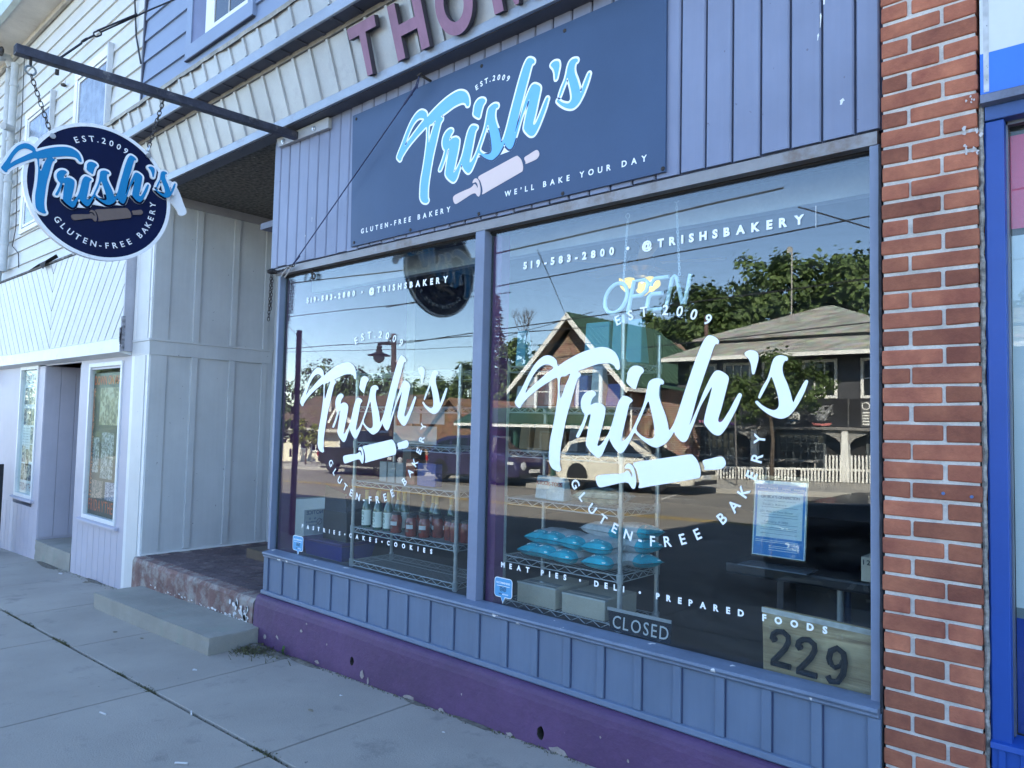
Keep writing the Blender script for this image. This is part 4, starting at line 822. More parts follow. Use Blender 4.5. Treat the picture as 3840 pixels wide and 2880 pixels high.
# wooden letters on the canopy band
M_let = mat('plum_letter', (.255, .125, .20), .6, var=.12, grain='z', scale=4, speck=((.08, .05, .06), -.03, 26))
M_letside = mat('plum_letter_edge', (.05, .045, .06), .7)
sN = Vector((0, -1, -.333)).normalized(); sV = Vector((0, -.333, 1)).normalized()
def canopy_letter(name, label, loops, x0):
    o0 = Vector((x0, ly(3.832)-.016, 3.832)); vs, fs = fill([[Vector(p) for p in lp] for lp in loops], .036); t = thing(name, label, 'letter', tuple(o0), 'wooden letters on the canopy band')
    c = MB(); c.add([o0+Vector((x, 0, 0))+sV*y+sN*z for x, y, z in vs], fs)
    for f_i, f in enumerate(c.f):
        nz = {round(vs[i][2], 4) for i in f}
        if nz != {.036}: c.m[f_i] = 1
    c.obj('face', [M_let, M_letside], t, bevel=0)
    s_ = MB(); xs = [p[0] for lp in loops for p in lp]; 
    for fx, fy in ((.25, .9), (.55, .15), (.75, .9), (.3, .2)):
        pass
    return t
H_ = .315
canopy_letter('canopy_letter', 'plum wooden T at the left end of the raised canopy lettering', [[(.104, 0), (.158, 0), (.172, H_-.066), (.278, H_-.066), (.283, H_), (0, H_), (.005, H_-.066), (.108, H_-.066)]], -3.888)
canopy_letter('canopy_letter', 'plum wooden H between the T and the round O on the canopy', [[(0, 0), (.07, 0), (.07, .125), (.218, .125), (.218, 0), (.29, 0), (.29, H_), (.218, H_), (.218, .19), (.07, .19), (.07, H_), (0, H_)]], -3.480)
ov = lambda a, c: [(.145+a*math.cos(2*math.pi*j/36), .152+c*math.sin(2*math.pi*j/36)) for j in range(36)]
canopy_letter('canopy_letter', 'plum wooden round O on the canopy, cut by the top edge of the picture', [ov(.145, .165), ov(.077, .094)], -3.09)
canopy_letter('canopy_letter', 'plum wooden letter at the right end of which only its feet show', [[(0, 0), (.066, 0), (.066, .2), (.148, .0), (.172, .0), (.25, .2), (.25, 0), (.32, 0), (.32, H_), (.24, H_), (.16, .1), (.08, H_), (0, H_)]], -2.668)

# ------------------------------------------------------------------ vinyl on the glass
gy = .0497
def decal(label, aff, affp, phone, est, glu, tagl, x):
    d = thing('window_lettering', label, 'window lettering', (x, gy, 1.0)); c3 = (0, gy, 0)
    logo_parts(d, aff, affp, c3, X3, Z3, NF, .0003, (M_vinyl, M_vinyl), None, .0006)
    b = MB(); line(b, phone[0], (phone[1], gy, phone[3]), (phone[2], gy, phone[4]), .038, NF, .05, .0006); b.obj('phone_lettering', M_vinyl, d)
    b = MB(); arc(b, 'EST.2009', (est[0], gy, est[1]), est[2], est[3], est[4], .048, X3, Z3, NF, .022, depth=.0006); b.obj('established_lettering', M_vinyl, d)
    b = MB(); arc(b, 'GLUTEN-FREE BAKERY', (glu[0], gy, glu[1]), glu[2], glu[3], glu[4], .048, X3, Z3, NF, .022, True, .0006); b.obj('bakery_lettering', M_vinyl, d)
    b = MB(); line(b, tagl[0], (tagl[1], gy, tagl[3]), (tagl[2], gy, tagl[4]), .027, NF, .05, .0006); b.obj('product_lettering', M_vinyl, d); return d
PH = '519-583-2800 \u2022 @TRISHSBAKERY'
decal('white vinyl lettering on the left display window with pastries, cakes and cookies below', [[1.5758, -.0073], [-.0031, 1.5805], [-3.9812, 1.7064]], [[1.574, .03], [.02, 1.45], [-3.965, 1.680]], (PH, -4.733, -3.215, 2.472, 2.460), (-3.922, 1.575, .613, 108, 62), (-3.925, 1.623, .527, -144, -4), ('PASTRIES\u2022CAKES\u2022COOKIES', -4.686, -3.285, .829, .829), -3.9)
dW = decal('white vinyl lettering on the right display window with meat pies, deli and prepared foods below', [[1.5788, 0], [0, 1.5788], [-1.865, 1.703]], [[1.5788, 0], [0, 1.5788], [-1.865, 1.703]], (PH, -2.614, -1.092, 2.464, 2.466), (-1.796, 1.527, .640, 108, 64), (-1.799, 1.613, .523, -146, -4), ('MEAT PIES \u2022 DELI \u2022 PREPARED FOODS', -2.728, -1.0, .834, .827), -1.87)
# speech-bubble stickers
M_stick = mat('sticker_blue', (.10, .36, .62), .4, var=.03); M_ink = mat('ink', (.02, .03, .04), .6)
def sticker(label, x0, x1, z0, z1, tipx, tipz):
    t = thing('window_sticker', label, 'sticker', ((x0+x1)/2, gy, tipz), 'speech-bubble stickers in the window corners')
    def bub(d):
        c = []; r_ = .016
        for cx, cz, a in ((x1-r_, z1-r_, 0), (x0+r_, z1-r_, 90), (x0+r_, z0+r_, 180)):
            for j in range(5): an = R(a+j*22.5); c.append((cx+(r_+d)*math.cos(an), cz+(r_+d)*math.sin(an)))
        c += [(tipx-.014-d*.3, z0-d), (tipx, tipz-d*2), (tipx+.014+d*.3, z0-d)]
        for j in range(5): an = R(270+j*22.5); c.append((x1-r_+(r_+d)*math.cos(an), z0+r_+(r_+d)*math.sin(an)))
        return c
    b = MB(); b.prism([(x, gy, z) for x, z in bub(.003)], (0, -.0005, 0)); b.obj('border', M_vinyl, t)
    b = MB(); b.prism([(x, gy-.0006, z) for x, z in bub(-.001)], (0, -.0004, 0)); b.obj('bubble', M_stick, t)
    b = MB(); y = gy-.0011; w_ = x1-x0; line(b, 'RECOMMENDED', (x0+.012, y, z1-.03), (x1-.012, y, z1-.03), .010, NF, .02, .0003); b.box(x0+.016, y, z1-.043, x1-.016, y-.0003, z1-.0405); line(b, 'advisor', (tipx-.004, y, z0+.012), (tipx+.040, y, z0+.012), .009, NF, .02, .0003); b.obj('white_print', M_vinyl, t)
    b = MB(); cx, cz = tipx, (z0+z1)/2-.01
    for sx in (-.012, .012):
        ring(b, (cx+sx, y, cz), .0095, .0016, X3, Z3, 16); b.lathe([(.0035, -.0004), (.0035, 0)], (cx+sx, y, cz), 8, 'y')
    b.tube([(cx-.026, y, cz+.012), (cx-.012, y, cz+.014), (cx, y, cz+.016), (cx+.012, y, cz+.014), (cx+.026, y, cz+.012)], .0014, 4); line(b, 'trip', (tipx-.030, y, z0+.012), (tipx-.008, y, z0+.012), .010, NF, .03, .0003); b.obj('owl_mark', M_ink, t)
sticker('blue speech-bubble sticker on the purple strip at the lower left of the left window', -4.792, -4.662, .66, .762, -4.722, .634)
sticker('blue speech-bubble sticker in the lower left corner of the right window, its corner peeling', -2.770, -2.645, .674, .774, -2.709, .645)
b = MB(); b.tube([(-1.045, gy-.001, 2.53), (-1.045, gy-.001, 2.44)], .0012, 4); tag(b.obj('tape_strip', M_vinyl), 'thin pale vertical strip on the glass after the last letter of the handle', 'tape')

# ------------------------------------------------------------------ posters in the white building
M_pblack = mat('poster_black', (.012, .012, .014), .4); M_porange = mat('poster_orange', (.72, .13, .03), .5, var=.15); M_pwhite = mat('poster_white', (.74, .75, .74), .5); M_pred = mat('poster_red', (.5, .06, .04), .5)
def photo_mat(name, a, c, e, s):
    m = bpy.data.materials.new(name); m.use_nodes = True; n = m.node_tree.nodes; L = m.node_tree.links; b_ = n['Principled BSDF']; b_.inputs['Roughness'].default_value = .4
    tc = n.new('ShaderNodeTexCoord'); v = n.new('ShaderNodeTexVoronoi'); v.inputs['Scale'].default_value = s; v.inputs['Randomness'].default_value = 1; ns = n.new('ShaderNodeTexNoise'); ns.inputs['Scale'].default_value = s*.25; ns.inputs['Detail'].default_value = 6
    L.new(tc.outputs['Object'], v.inputs['Vector']); L.new(tc.outputs['Object'], ns.inputs['Vector']); sp = n.new('ShaderNodeSeparateColor'); L.new(v.outputs['Color'], sp.inputs[0]); mu = n.new('ShaderNodeMath'); mu.operation = 'MULTIPLY_ADD'; L.new(sp.outputs[0], mu.inputs[0]); mu.inputs[1].default_value = .6; L.new(ns.outputs['Fac'], mu.inputs[2])
    r = n.new('ShaderNodeValToRGB'); r.color_ramp.elements[0].position = .35; r.color_ramp.elements[0].color = (*a, 1); r.color_ramp.elements[1].position = 1.0; r.color_ramp.elements[1].color = (*e, 1); k = r.color_ramp.elements.new(.68); k.color = (*c, 1); L.new(mu.outputs[0], r.inputs[0]); L.new(r.outputs[0], b_.inputs['Base Color']); return m
M_ph1 = photo_mat('photo_bikes', (.05, .035, .015), (.16, .12, .06), (.42, .36, .24), 26); M_ph2 = photo_mat('photo_street', (.015, .025, .02), (.08, .09, .09), (.34, .35, .37), 60); M_ph3 = photo_mat('photo_crowd', (.01, .01, .02), (.07, .06, .07), (.3, .22, .2), 70); M_ph4 = photo_mat('photo_crowd_blue', (.015, .018, .05), (.1, .11, .2), (.42, .4, .5), 70)
t = thing('event_poster', 'black event poster with orange lettering and crowd photographs in the window beside the corner post', 'poster', (-8.45, .03, .53))
b = MB(); b.box(-8.868, .03, .53, -8.022, .033, 2.06); b.obj('sheet', M_pblack, t); y = .0295
b = MB(); line(b, 'FRIDAYTHE13TH', (-8.85, y, .575), (-7.90, y, .575), .125, NF, .005, .0004, wx=.62); line(b, 'DOWN ON MAIN STREET', (-8.84, y, 1.935), (-7.65, y, 1.935), .10, NF, .01, .0004, wx=.75); b.obj('lettering', M_porange, t)
for nm, m_, a in (('photograph', M_ph1, (-8.66, 1.50, -8.03, 1.90)), ('photograph', M_ph2, (-8.79, .98, -8.62, 1.36)), ('photograph', M_ph2, (-8.56, .93, -8.22, 1.42)), ('photograph', M_ph2, (-8.13, .96, -8.025, 1.40)), ('photograph', M_ph3, (-8.78, .71, -8.47, .90)), ('photograph', M_ph4, (-8.40, .71, -8.03, .90))):
    b = MB(); b.box(a[0], y-.0004, a[1], a[2], y, a[3]); b.obj(nm, m_, t)
b = MB()
for k in range(26): z = .72+k*.045; b.add([(-8.865, y, z), (-8.865+rnd.uniform(.03, .085), y, z+rnd.uniform(0, .03)), (-8.865+rnd.uniform(.01, .04), y, z+.03), (-8.865+rnd.uniform(.04, .08), y, z+.055), (-8.865, y, z+.045)], [(0, 1, 2, 3, 4)])
b.obj('flame_edge', mat('flame', (.60, .24, .12), .5, var=.3, scale=20), t)
t = thing('event_poster', 'white poster of past events with rows of small dark pictures in the far left window', 'poster', (-11.07, .03, .57))
b = MB(); b.box(-11.398, .03, .565, -10.742, .033, 2.165); b.obj('sheet', M_pwhite, t)
b = MB(); line(b, 'PAST EVENT ART', (-11.36, y, 2.0), (-10.45, y, 2.0), .11, NF, .0, .0004, wx=.6); line(b, 'FRIDAYTHE13TH', (-11.36, y, .60), (-10.66, y, .60), .10, NF, .0, .0004, wx=.55); b.obj('lettering', mat('poster_maroon', (.22, .05, .06), .5), t)
b = MB()
for k in range(12): line(b, '#%d Friday, date listed' % (60+k) if False else 'Friday, September 13', (-11.34, y, 1.47-k*.036), (-11.06, y, 1.47-k*.036), .016, NF, .0, .0003, wx=.6)
b.obj('date_list', M_ink, t)
cols = [photo_mat('thumb_%s' % c, (.012, .014, .02), v, (.5, .45, .36), 30) for c, v in (('blue', (.03, .05, .12)), ('brown', (.08, .05, .035)), ('olive', (.10, .10, .05)), ('grey', (.06, .065, .07)))]
k = 0
for zr, xs_ in ((1.72, (-11.35, -11.19, -11.03, -10.86)), (1.45, (-11.35, -11.19, -11.03, -10.86)), (1.21, (-11.03, -10.86)), (.98, (-11.03, -10.86)), (.96, (-11.35,)), (.92, (-11.19,)), (.73, (-11.35, -11.19, -11.03, -10.86))):
    for x in xs_:
        b = MB(); b.box(x, y-.0004, zr, min(x+.145, -10.745), y, zr+.215); b.obj('small_picture', cols[k % 4], t); k += 1

# ------------------------------------------------------------------ things behind the glass
M_chrome = mat('wire_chrome', (.46, .48, .49), .3, metal=.35, var=.03)
M_chromed = mat('chrome_post', (.55, .57, .59), .28, metal=.6, var=.15)
def rack(name, label, x0, x1, y0, y1, zb, zt, shelves, posts=None):
    t = thing(name, label, 'shelf rack', ((x0+x1)/2, (y0+y1)/2, zb))
    for x in (x0, x1):
        for y in (y0, y1):
            b = MB(); top = zt if posts is None else posts[(0 if x == x0 else 2)+(0 if y == y0 else 1)]
            b.lathe([(.0127, 0), (.0127, top-zb), (.010, top-zb+.006)], (x, y, zb), 10)
            k = 0; z = zb+.04
            while z < top-.02: b.lathe([(.0137, -.002), (.0137, .002)], (x, y, z), 8); z += .0508
            b.obj('post', M_chromed, t)
    for z in shelves:
        b = MB()
        for y in (y0, y1):
            b.tube([(x0, y, z), (x1, y, z)], .0033, 5); b.tube([(x0, y, z-.033), (x1, y, z-.033)], .0033, 5)
            n_ = int((x1-x0)/.05); pts = [(x0+.02+(x1-x0-.04)*i/n_, y, z-.003 if i % 2 else z-.030) for i in range(n_+1)]; b.tube(pts, .0026, 4)
        for x in (x0, x1):
            b.tube([(x, y0, z), (x, y1, z)], .0032, 5); b.tube([(x, y0, z-.033), (x, y1, z-.033)], .0032, 5); pts = [(x, y0+.02+(y1-y0-.04)*i/8, z-.003 if i % 2 else z-.030) for i in range(9)]; b.tube(pts, .0026, 4)
        n_ = int((x1-x0)/.026)
        for i in range(1, n_): x = x0+(x1-x0)*i/n_; b.tube([(x, y0, z+.003), (x, y1, z+.003)], .0019, 4)
        b.tube([(x0, (y0+y1)/2, z), (x1, (y0+y1)/2, z)], .003, 5)
        for x in (x0, x1):
            for y in (y0, y1): b.lathe([(.017, -.04), (.019, .01), (.016, .012)], (x, y, z), 10)
        b.obj('wire_shelf', M_chrome, t)
    return t
FZ = .575
rack('wire_rack', 'tall chrome wire rack behind the left window with bottles on its lower shelf', -4.35, -3.29, .25, .61, FZ, 1.97, (.62, .853, 1.182, 1.455, 1.71, 1.945))
rack('wire_rack', 'chrome wire rack behind the right window carrying pretzel bags', -2.89, -2.09, .25, .61, FZ, 1.98, (.602, .853, 1.185, 1.46, 1.715, 1.95), (1.98, 1.98, 2.19, 2.12))
# bottles and jars
M_gbot = mat('green_bottle', (.03, .085, .06), .08, spec=.8, coat=.5, var=.1); M_gold = mat('gold_foil', (.40, .30, .12), .35, metal=.6); M_paper = mat('label_paper', (.72, .76, .70), .6, var=.03); M_sauce = mat('red_sauce', (.24, .035, .018), .25, coat=.6, var=.2, scale=30); M_lid = mat('dark_lid', (.03, .03, .035), .4); M_lab2 = mat('jar_label', (.55, .57, .58), .5)
def bottle():
    t = thing('oil_bottle', 'green glass bottle with a gold neck on the wire rack', 'bottle', (0, 0, 0)); b = MB(); b.lathe([(.0, 0), (.031, .0), (.033, .006), (.033, .135), (.029, .155), (.016, .19), (.0125, .205), (.0125, .23)], (0, 0, 0), 18); b.obj('glass_body', M_gbot, t, smooth=True, local=True)
    b = MB(); b.lathe([(.0135, .195), (.0140, .23), (.0145, .262), (.0, .264)], (0, 0, 0), 14); b.obj('foil_cap', M_gold, t, smooth=True, local=True)
    lb = MB(); lb.lathe([(.0335, .018), (.0335, .125)], (0, 0, 0), 18); lb.f = lb.f[:-2]; lb.m = lb.m[:-2]; o = lb.obj('label', M_paper, t, smooth=True, local=True)
    c = MB(); 
    for z, h in ((.105, .009), (.092, .009), (.03, .008)): line(c, 'GARLIC' if z > .1 else ('VINEGAR' if z > .05 else '100%'), (-.018, -.0345, z), (.018, -.0345, z), h, NF, .02, .0003)
    ring(c, (0, -.0345, .065), .012, .0016, X3, Z3, 12); c.obj('label_print', mat('label_green', (.05, .14, .08), .6), o, local=True); return t
def jar():
    t = thing('sauce_jar', 'jar of red sauce with a pale label on the wire rack', 'jar', (0, 0, 0)); b = MB(); b.lathe([(.0, 0), (.036, 0), (.040, .006), (.041, .085), (.038, .105), (.031, .118), (.031, .124)], (0, 0, 0), 18); b.obj('jar_body', M_sauce, t, smooth=True, local=True)
    b = MB(); b.lathe([(.0335, .122), (.0335, .139), (.0, .1395)], (0, 0, 0), 16); b.obj('lid', M_lid, t, smooth=True, local=True)
    c = MB(); vs = []
    for j in range(9): a = R(-125+j*8.75+20); vs += [(.0417*math.cos(a), .0417*math.sin(a), .052), (.0417*math.cos(a), .0417*math.sin(a), .078)]
    c.add(vs, [(2*j, 2*j+2, 2*j+3, 2*j+1) for j in range(8)]); o = c.obj('label', M_lab2, t, local=True)
    c = MB(); c.box(-.010, -.0425, .085, .008, -.0418, .097); c.box(-.018, -.0425, .03, .012, -.0418, .047); c.obj('label_print', mat('label_dark', (.10, .06, .05), .6), t, local=True); return t
SZ = .858
b0 = bottle(); bl = ['green garlic bottle nearest the front left post of the rack', 'green bottle second from the left on the rack, behind the others', 'green bottle in front in the middle of the garlic bottles', 'green bottle beside the first sauce jar', 'green bottle at the back behind the sauce jars', 'green bottle at the back right of the garlic bottles']
for i, (x, y) in enumerate(((-4.26, .30), (-4.19, .35), (-4.12, .29), (-4.03, .31), (-3.99, .42), (-4.08, .44))):
    if i == 0: b0.location = (x, y, SZ); b0['label'] = bl[0]; b0['group'] = 'green bottles on the rack'; ORG[b0.name] = Vector((x, y, SZ))
    else: dup(b0, (x, y, SZ), rnd.uniform(-.3, .3), bl[i], 'green bottles on the rack')
for i, (x, y) in enumerate(((-3.78, .50), (-3.70, .46), (-3.90, .52), (-3.62, .52))):
    dup(b0, (x, y, SZ), rnd.uniform(-.5, .5), ['pale-necked bottle standing behind the red jars, left of the pair', 'pale-necked bottle in the middle behind the red jars', 'bottle half hidden behind the first sauce jar', 'bottle at the right end behind the red jars'][i], 'bottles behind the jars')
j0 = jar(); first = True
JL = ['red sauce jar at the left end of the jars, label facing out', 'red sauce jar at the front edge, nearest the glass', 'red sauce jar right of the front one', 'sauce jar in the second row with a white bar label', 'sauce jar in the second row next to the plain red ones', 'plain red jar left of three in a row', 'plain red jar in the middle of the row at the right', 'plain red jar beside the right rack post', 'red jar outermost at the right behind the post', 'jar behind the leftmost sauce jar', 'jar behind the gap between front jars', 'jar in the back row near the middle']
for i, (x, y, rz) in enumerate(((-3.93, .30, 0), (-3.745, .275, .15), (-3.655, .31, .1), (-3.60, .38, -.9), (-3.53, .42, -1.0), (-3.46, .36, 2), (-3.385, .34, 2.3), (-3.325, .37, 2), (-3.30, .45, 2), (-3.86, .40, -.4), (-3.77, .41, .5), (-3.68, .42, -.6))):
    if i == 0: j0.location = (x, y, SZ); j0['label'] = JL[0]; j0['group'] = 'sauce jars on the rack'
    else: dup(j0, (x, y, SZ), rz, JL[i], 'sauce jars on the rack')
# cartons and packs higher on the left rack
def carton(name, label, x0, x1, y0, y1, z0, z1, m, extra=None, cat='box'):
    t = thing(name, label, cat, ((x0+x1)/2, (y0+y1)/2, z0)); b = MB(); b.box(x0, y0, z0, x1, y1, z1); b.obj('carton', m, t, bevel=.003)
    if extra: extra(t)
    return t
M_pgrey = mat('pack_grey', (.34, .36, .38), .5); M_pred2 = mat('pack_red', (.24, .03, .03), .3, coat=.4, var=.3, scale=30); M_pblue = mat('pack_blue', (.03, .08, .32), .3, var=.2)
for i, x in enumerate((-4.13, -4.04, -3.95)): carton('food_carton', ['grey carton at the left of three on the middle shelf', 'grey carton in the middle of three on the middle shelf', 'grey carton at the right of three on the middle shelf'][i], x, x+.075, .30, .36, 1.19, 1.33, M_pgrey)
carton('food_pouch', 'shiny red pouch standing beside the grey cartons', -3.86, -3.77, .31, .36, 1.19, 1.36, M_pred2, cat='pouch'); carton('food_box', 'blue box with round pictures next to the red pouch', -3.74, -3.56, .31, .37, 1.19, 1.34, M_pblue)
def pillow(name, label, c, s, rz, mats, text=None, tilt=0., cat='bag'):
    """a stuffed bag: a puffed box closed by a flat crimped end"""
    t = thing(name, label, cat, c, rz=rz); L_, W_, H2 = s; b = MB(); nx, ny = 12, 10; vs = []; 
    prof = lambda u: max(0, 1-abs(u)**2.6)**.6
    for sgn in (1, -1):
        for i in range(nx+1):
            for j in range(ny+1):
                u, v = -1+2*i/nx, -1+2*j/ny; hh = H2*.5*prof(u)*prof(v)+.0015; wob = 1+.05*math.sin(9*u+5*v+sgn); vs.append((W_/2*v*(1-.10*(1-abs(u))*abs(v)), L_/2*u, H2/2+sgn*hh*wob))
    k = (nx+1)*(ny+1); 
    for g in (0, k):
        pass
    f = [(g+i*(ny+1)+j, g+i*(ny+1)+j+1, g+(i+1)*(ny+1)+j+1, g+(i+1)*(ny+1)+j) for g in (0, k) for i in range(nx) for j in range(ny)]
    b.add(vs, f)
    for q, fc in enumerate(b.f): b.m[q] = 1 if (sum(vs[i][1] for i in fc)/4) < -L_*.27 else 0
    b.obj('bag_body', mats, t, smooth=False, local=True)
    if text:
        c_ = MB(); line(c_, text, (-W_*.26, -L_*.36, H2*.80), (W_*.20, -L_*.36, H2*.80), .020, (0, -.75, .66), .0, .0008); c_.box(W_*.25, -L_*.47, H2*.60, W_*.36, -L_*.44, H2*.66); c_.obj('lettering', M_vinyl, t, local=True)
    t.rotation_euler = (tilt, 0, rz); return t
M_teal = mat('bag_teal', (.03, .46, .58), .3, coat=.3, var=.15, scale=18, bump=.5, bscale=22); M_bagw = mat('bag_white', (.66, .68, .70), .3, coat=.3, var=.16, scale=14, bump=.5, bscale=22, speck=((.10, .07, .05), -.05, 16))
BG = [(-2.68, .37, .865, 'back left of the lower pair of layers'), (-2.56, .34, .865, ''), (-2.43, .33, .862, ''), (-2.22, .335, .862, ''), (-2.66, .40, .935, ''), (-2.54, .38, .938, ''), (-2.38, .35, .935, ''), (-2.24, .35, .937, ''), (-2.16, .50, .863, ''), (-2.16, .50, .937, ''), (-2.16, .50, 1.01, ''), (-2.31, .46, 1.0, '')]
BL_ = ['teal and white pretzel bag at the left end of the bottom layer', 'teal and white pretzel bag second in the bottom layer', 'teal and white pretzel bag third in the bottom layer, its corner hanging down', 'teal and white pretzel bag at the bottom beside the front right rack post', 'teal and white pretzel bag at the left end of the upper layer', 'crumpled teal and white pretzel bag second in the upper layer', 'teal and white pretzel bag in the middle of the upper layer, tilted', 'teal and white pretzel bag on top beside the front right rack post', 'white pretzel bag at the bottom of the stack behind the post', 'white pretzel bag in the middle of the stack behind the post', 'white pretzel bag on top of the stack behind the post', 'pretzel bag lying highest behind the front ones']
for i, (x, y, z, _) in enumerate(BG):
    pillow('pretzel_bag', BL_[i], (x, y, z), (.30, .165, .084), rnd.uniform(-.22, .12) if i < 8 else rnd.uniform(1.2, 1.5), [M_bagw, M_teal], 'glutino', rnd.uniform(-.06, .03))['group'] = 'pretzel bags on the right rack'
M_card = mat('cardboard', (.46, .41, .33), .75, var=.08, scale=3, fine=60); M_tape = mat('clear_tape', (.5, .5, .48), .15, spec=.9, coat=.6, var=.1)
def cardbox(label, x0, x1, y0, y1, z0, z1):
    t = thing('cardboard_box', label, 'box', ((x0+x1)/2, (y0+y1)/2, z0), 'cardboard boxes under the rack'); b = MB(); b.box(x0, y0, z0, x1, y1, z1); b.obj('carton', M_card, t, bevel=.004)
    b = MB(); ym = (y0+y1)/2; b.box(x0-.001, y0-.0012, z1-.008, x1+.001, y0+.03, z1+.0012); b.box(x0+.02, y0+.05, z1+.0005, x1-.02, y0+.10, z1+.0012); b.obj('tape', M_tape, t); return t
cardbox('cardboard box below the rack, the left one of two', -2.775, -2.50, .243, .56, .608, .722); cardbox('cardboard box below the rack, right one partly behind the closed sign', -2.455, -2.175, .243, .55, .608, .714)
# puffed snack packs on the upper shelves of the right rack
def pack(label, x0, x1, z0, z1, m, txt=None, tm=None, y=.30, cat='pack', name='snack_pack', hh=.03):
    t = thing(name, label, cat, ((x0+x1)/2, y+.03, z0)); b = MB(); b.hexa([(x0, y, z0), (x1, y, z0), (x1-.005, y+.015, z1), (x0+.005, y+.015, z1)], [(x0, y+.09, z0), (x1, y+.09, z0), (x1-.005, y+.05, z1), (x0+.005, y+.05, z1)]); b.obj('pack_body', m, t, bevel=.006)
    if txt:
        c = MB(); s_ = (z1-z0)*.62; q = y+.012*.62-.004; line(c, txt, (x0+.01, q, z0+s_), (x1-.012, q+.0, z0+s_), hh, (0, -1, .08), .03, .001); c.obj('lettering', tm or M_vinyl, t)
    return t
M_kraft = mat('kraft_brown', (.25, .15, .07), .6, var=.2); M_dred = mat('dark_red_print', (.20, .02, .04), .5); M_pale = mat('pale_blue_pack', (.42, .52, .55), .35, coat=.3, var=.2, scale=12); M_cream = mat('cream_pack', (.55, .50, .44), .5, var=.1); M_green = mat('green_pack', (.2, .28, .1), .5, var=.2); M_teal2 = mat('teal_box', (.03, .26, .36), .4, var=.06)
for i, (x0, x1) in enumerate(((-2.70, -2.59), (-2.595, -2.47))):
    pack(['pale cookie bag with maroon lettering standing left on the middle shelf', 'pale cookie bag with maroon lettering overlapping its neighbour'][i], x0, x1, 1.195, 1.325, M_pale, 'K-TOOS', M_dred, .29-.03*i, 'bag', 'cookie_bag', .022)
for i, (x0, x1, m, tx) in enumerate(((-2.86, -2.79, M_pale, None), (-2.78, -2.70, M_cream, 'Breton'), (-2.69, -2.56, M_pred2, 'Breton'), (-2.55, -2.45, M_cream, 'Breton'), (-2.43, -2.34, M_pblue, None), (-2.32, -2.24, M_pale, None), (-2.22, -2.13, M_pblue, None))):
    pack(['pale green pack at the left end of the top shelf', 'cream cracker box with a small black name', 'red cracker box left of the cream ones', 'cream cracker box next to the blue cartons', 'blue carton with pale panel on the top shelf', 'pale blue carton with fine print on the top shelf', 'blue carton at the right end of the top shelf'][i], x0, x1, 1.72, 1.84+.05*(i % 3), m, tx, M_ink, .28, 'box', 'cracker_box', .016)
for i, (x0, x1, m) in enumerate(((-2.84, -2.76, M_kraft), (-2.73, -2.62, M_kraft), (-2.58, -2.52, M_lid), (-2.48, -2.41, M_lid), (-2.36, -2.28, M_lid))): pack(['orange-brown pouch at the left of the second shelf', 'wide brown pouch on the second shelf', 'dark pack with white seal on the second shelf', 'dark pack in the middle of the second shelf', 'dark pack at the right of the second shelf'][i], x0, x1, 1.468, 1.62, m, None, None, .30)
for i, (x0, x1, z1) in enumerate(((-2.99, -2.91, 2.19), (-2.47, -2.30, 2.20), (-2.285, -2.20, 2.22), (-2.19, -2.09, 2.20))): pack(['pale teal box on top of the rack near the mullion', 'wide teal box on top of the right rack', 'narrow bright blue box on top of the rack beside the post', 'large dim teal box on top of the rack right of the post'][i], x0, x1, 1.958, z1, M_teal2, None, None, .42, 'box', 'teal_box')
pillow('bread_bag', 'clear bag with blue wavy print lying on the middle shelf', (-2.26, .34, 1.193), (.22, .30, .09), .25, [mat('bag_wavy', (.30, .42, .48), .25, coat=.5, var=.35, scale=16), mat('bag_wavy2', (.36, .38, .28), .25, coat=.5, var=.35, scale=16)])
# sheets of paper on the left rack
for i, (x0, x1, z0, z1) in enumerate(((-3.91, -3.72, 1.60, 1.70), (-3.70, -3.48, 1.60, 1.70), (-3.97, -3.55, 1.465, 1.585))):
    b = MB(); b.box(x0, .30, z0, x1, .303, z1); o = b.obj('printed_sheet', mat('sheet_grey', (.42, .43, .43), .6, var=.06), None); tag(o, ['grey printed sheet at the left on the upper shelf of the left rack', 'grey printed sheet at the right on the upper shelf of the left rack', 'wide pale sheet below the two printed sheets'][i], 'paper')
# tote, black carton and notice in the left corner
t = thing('plastic_tote', 'deep blue plastic tote on the floor in the left corner of the window', 'tote', (-4.8, .40, FZ)); b = MB(); b.hexa([(-4.98, .28, FZ), (-4.52, .28, FZ), (-4.52, .56, FZ), (-4.98, .56, FZ)], [(-5.0, .27, .69), (-4.5, .27, .69), (-4.5, .58, .69), (-5.0, .58, .69)]); b.obj('tub', mat('tote_blue', (.015, .015, .20), .35, var=.1), t, bevel=.008); b = MB(); b.box(-5.01, .26, .685, -4.49, .59, .71); b.obj('lid', mat('tote_lid', (.05, .02, .12), .4), t, bevel=.006)
t = thing('open_carton', 'dark open carton with its flaps up on top of the blue tote', 'box', (-4.70, .42, .71)); M_dk = mat('dark_carton', (.035, .034, .04), .5, var=.2)
b = MB(); b.box(-4.82, .32, .71, -4.52, .58, .93); b.obj('carton', M_dk, t, bevel=.004); b = MB(); b.add([(-4.82, .33, .93), (-4.54, .33, .93), (-4.66, .40, 1.05), (-4.98, .44, 1.10)], [(0, 1, 2, 3)]); b.add([(-4.52, .32, .93), (-4.52, .58, .93), (-4.46, .58, 1.02), (-4.60, .40, 1.04)], [(0, 1, 2, 3)]); o = b.obj('flap', M_dk, t); s_ = o.modifiers.new('thick', 'SOLIDIFY'); s_.thickness = .004
carton('shelf_box', 'small purple-black box left of the open carton', -5.055, -4.90, .60, .70, .71, .97, M_dk)
b = MB(); b.box(-5.073, .315, .70, -5.0705, .505, .90); 
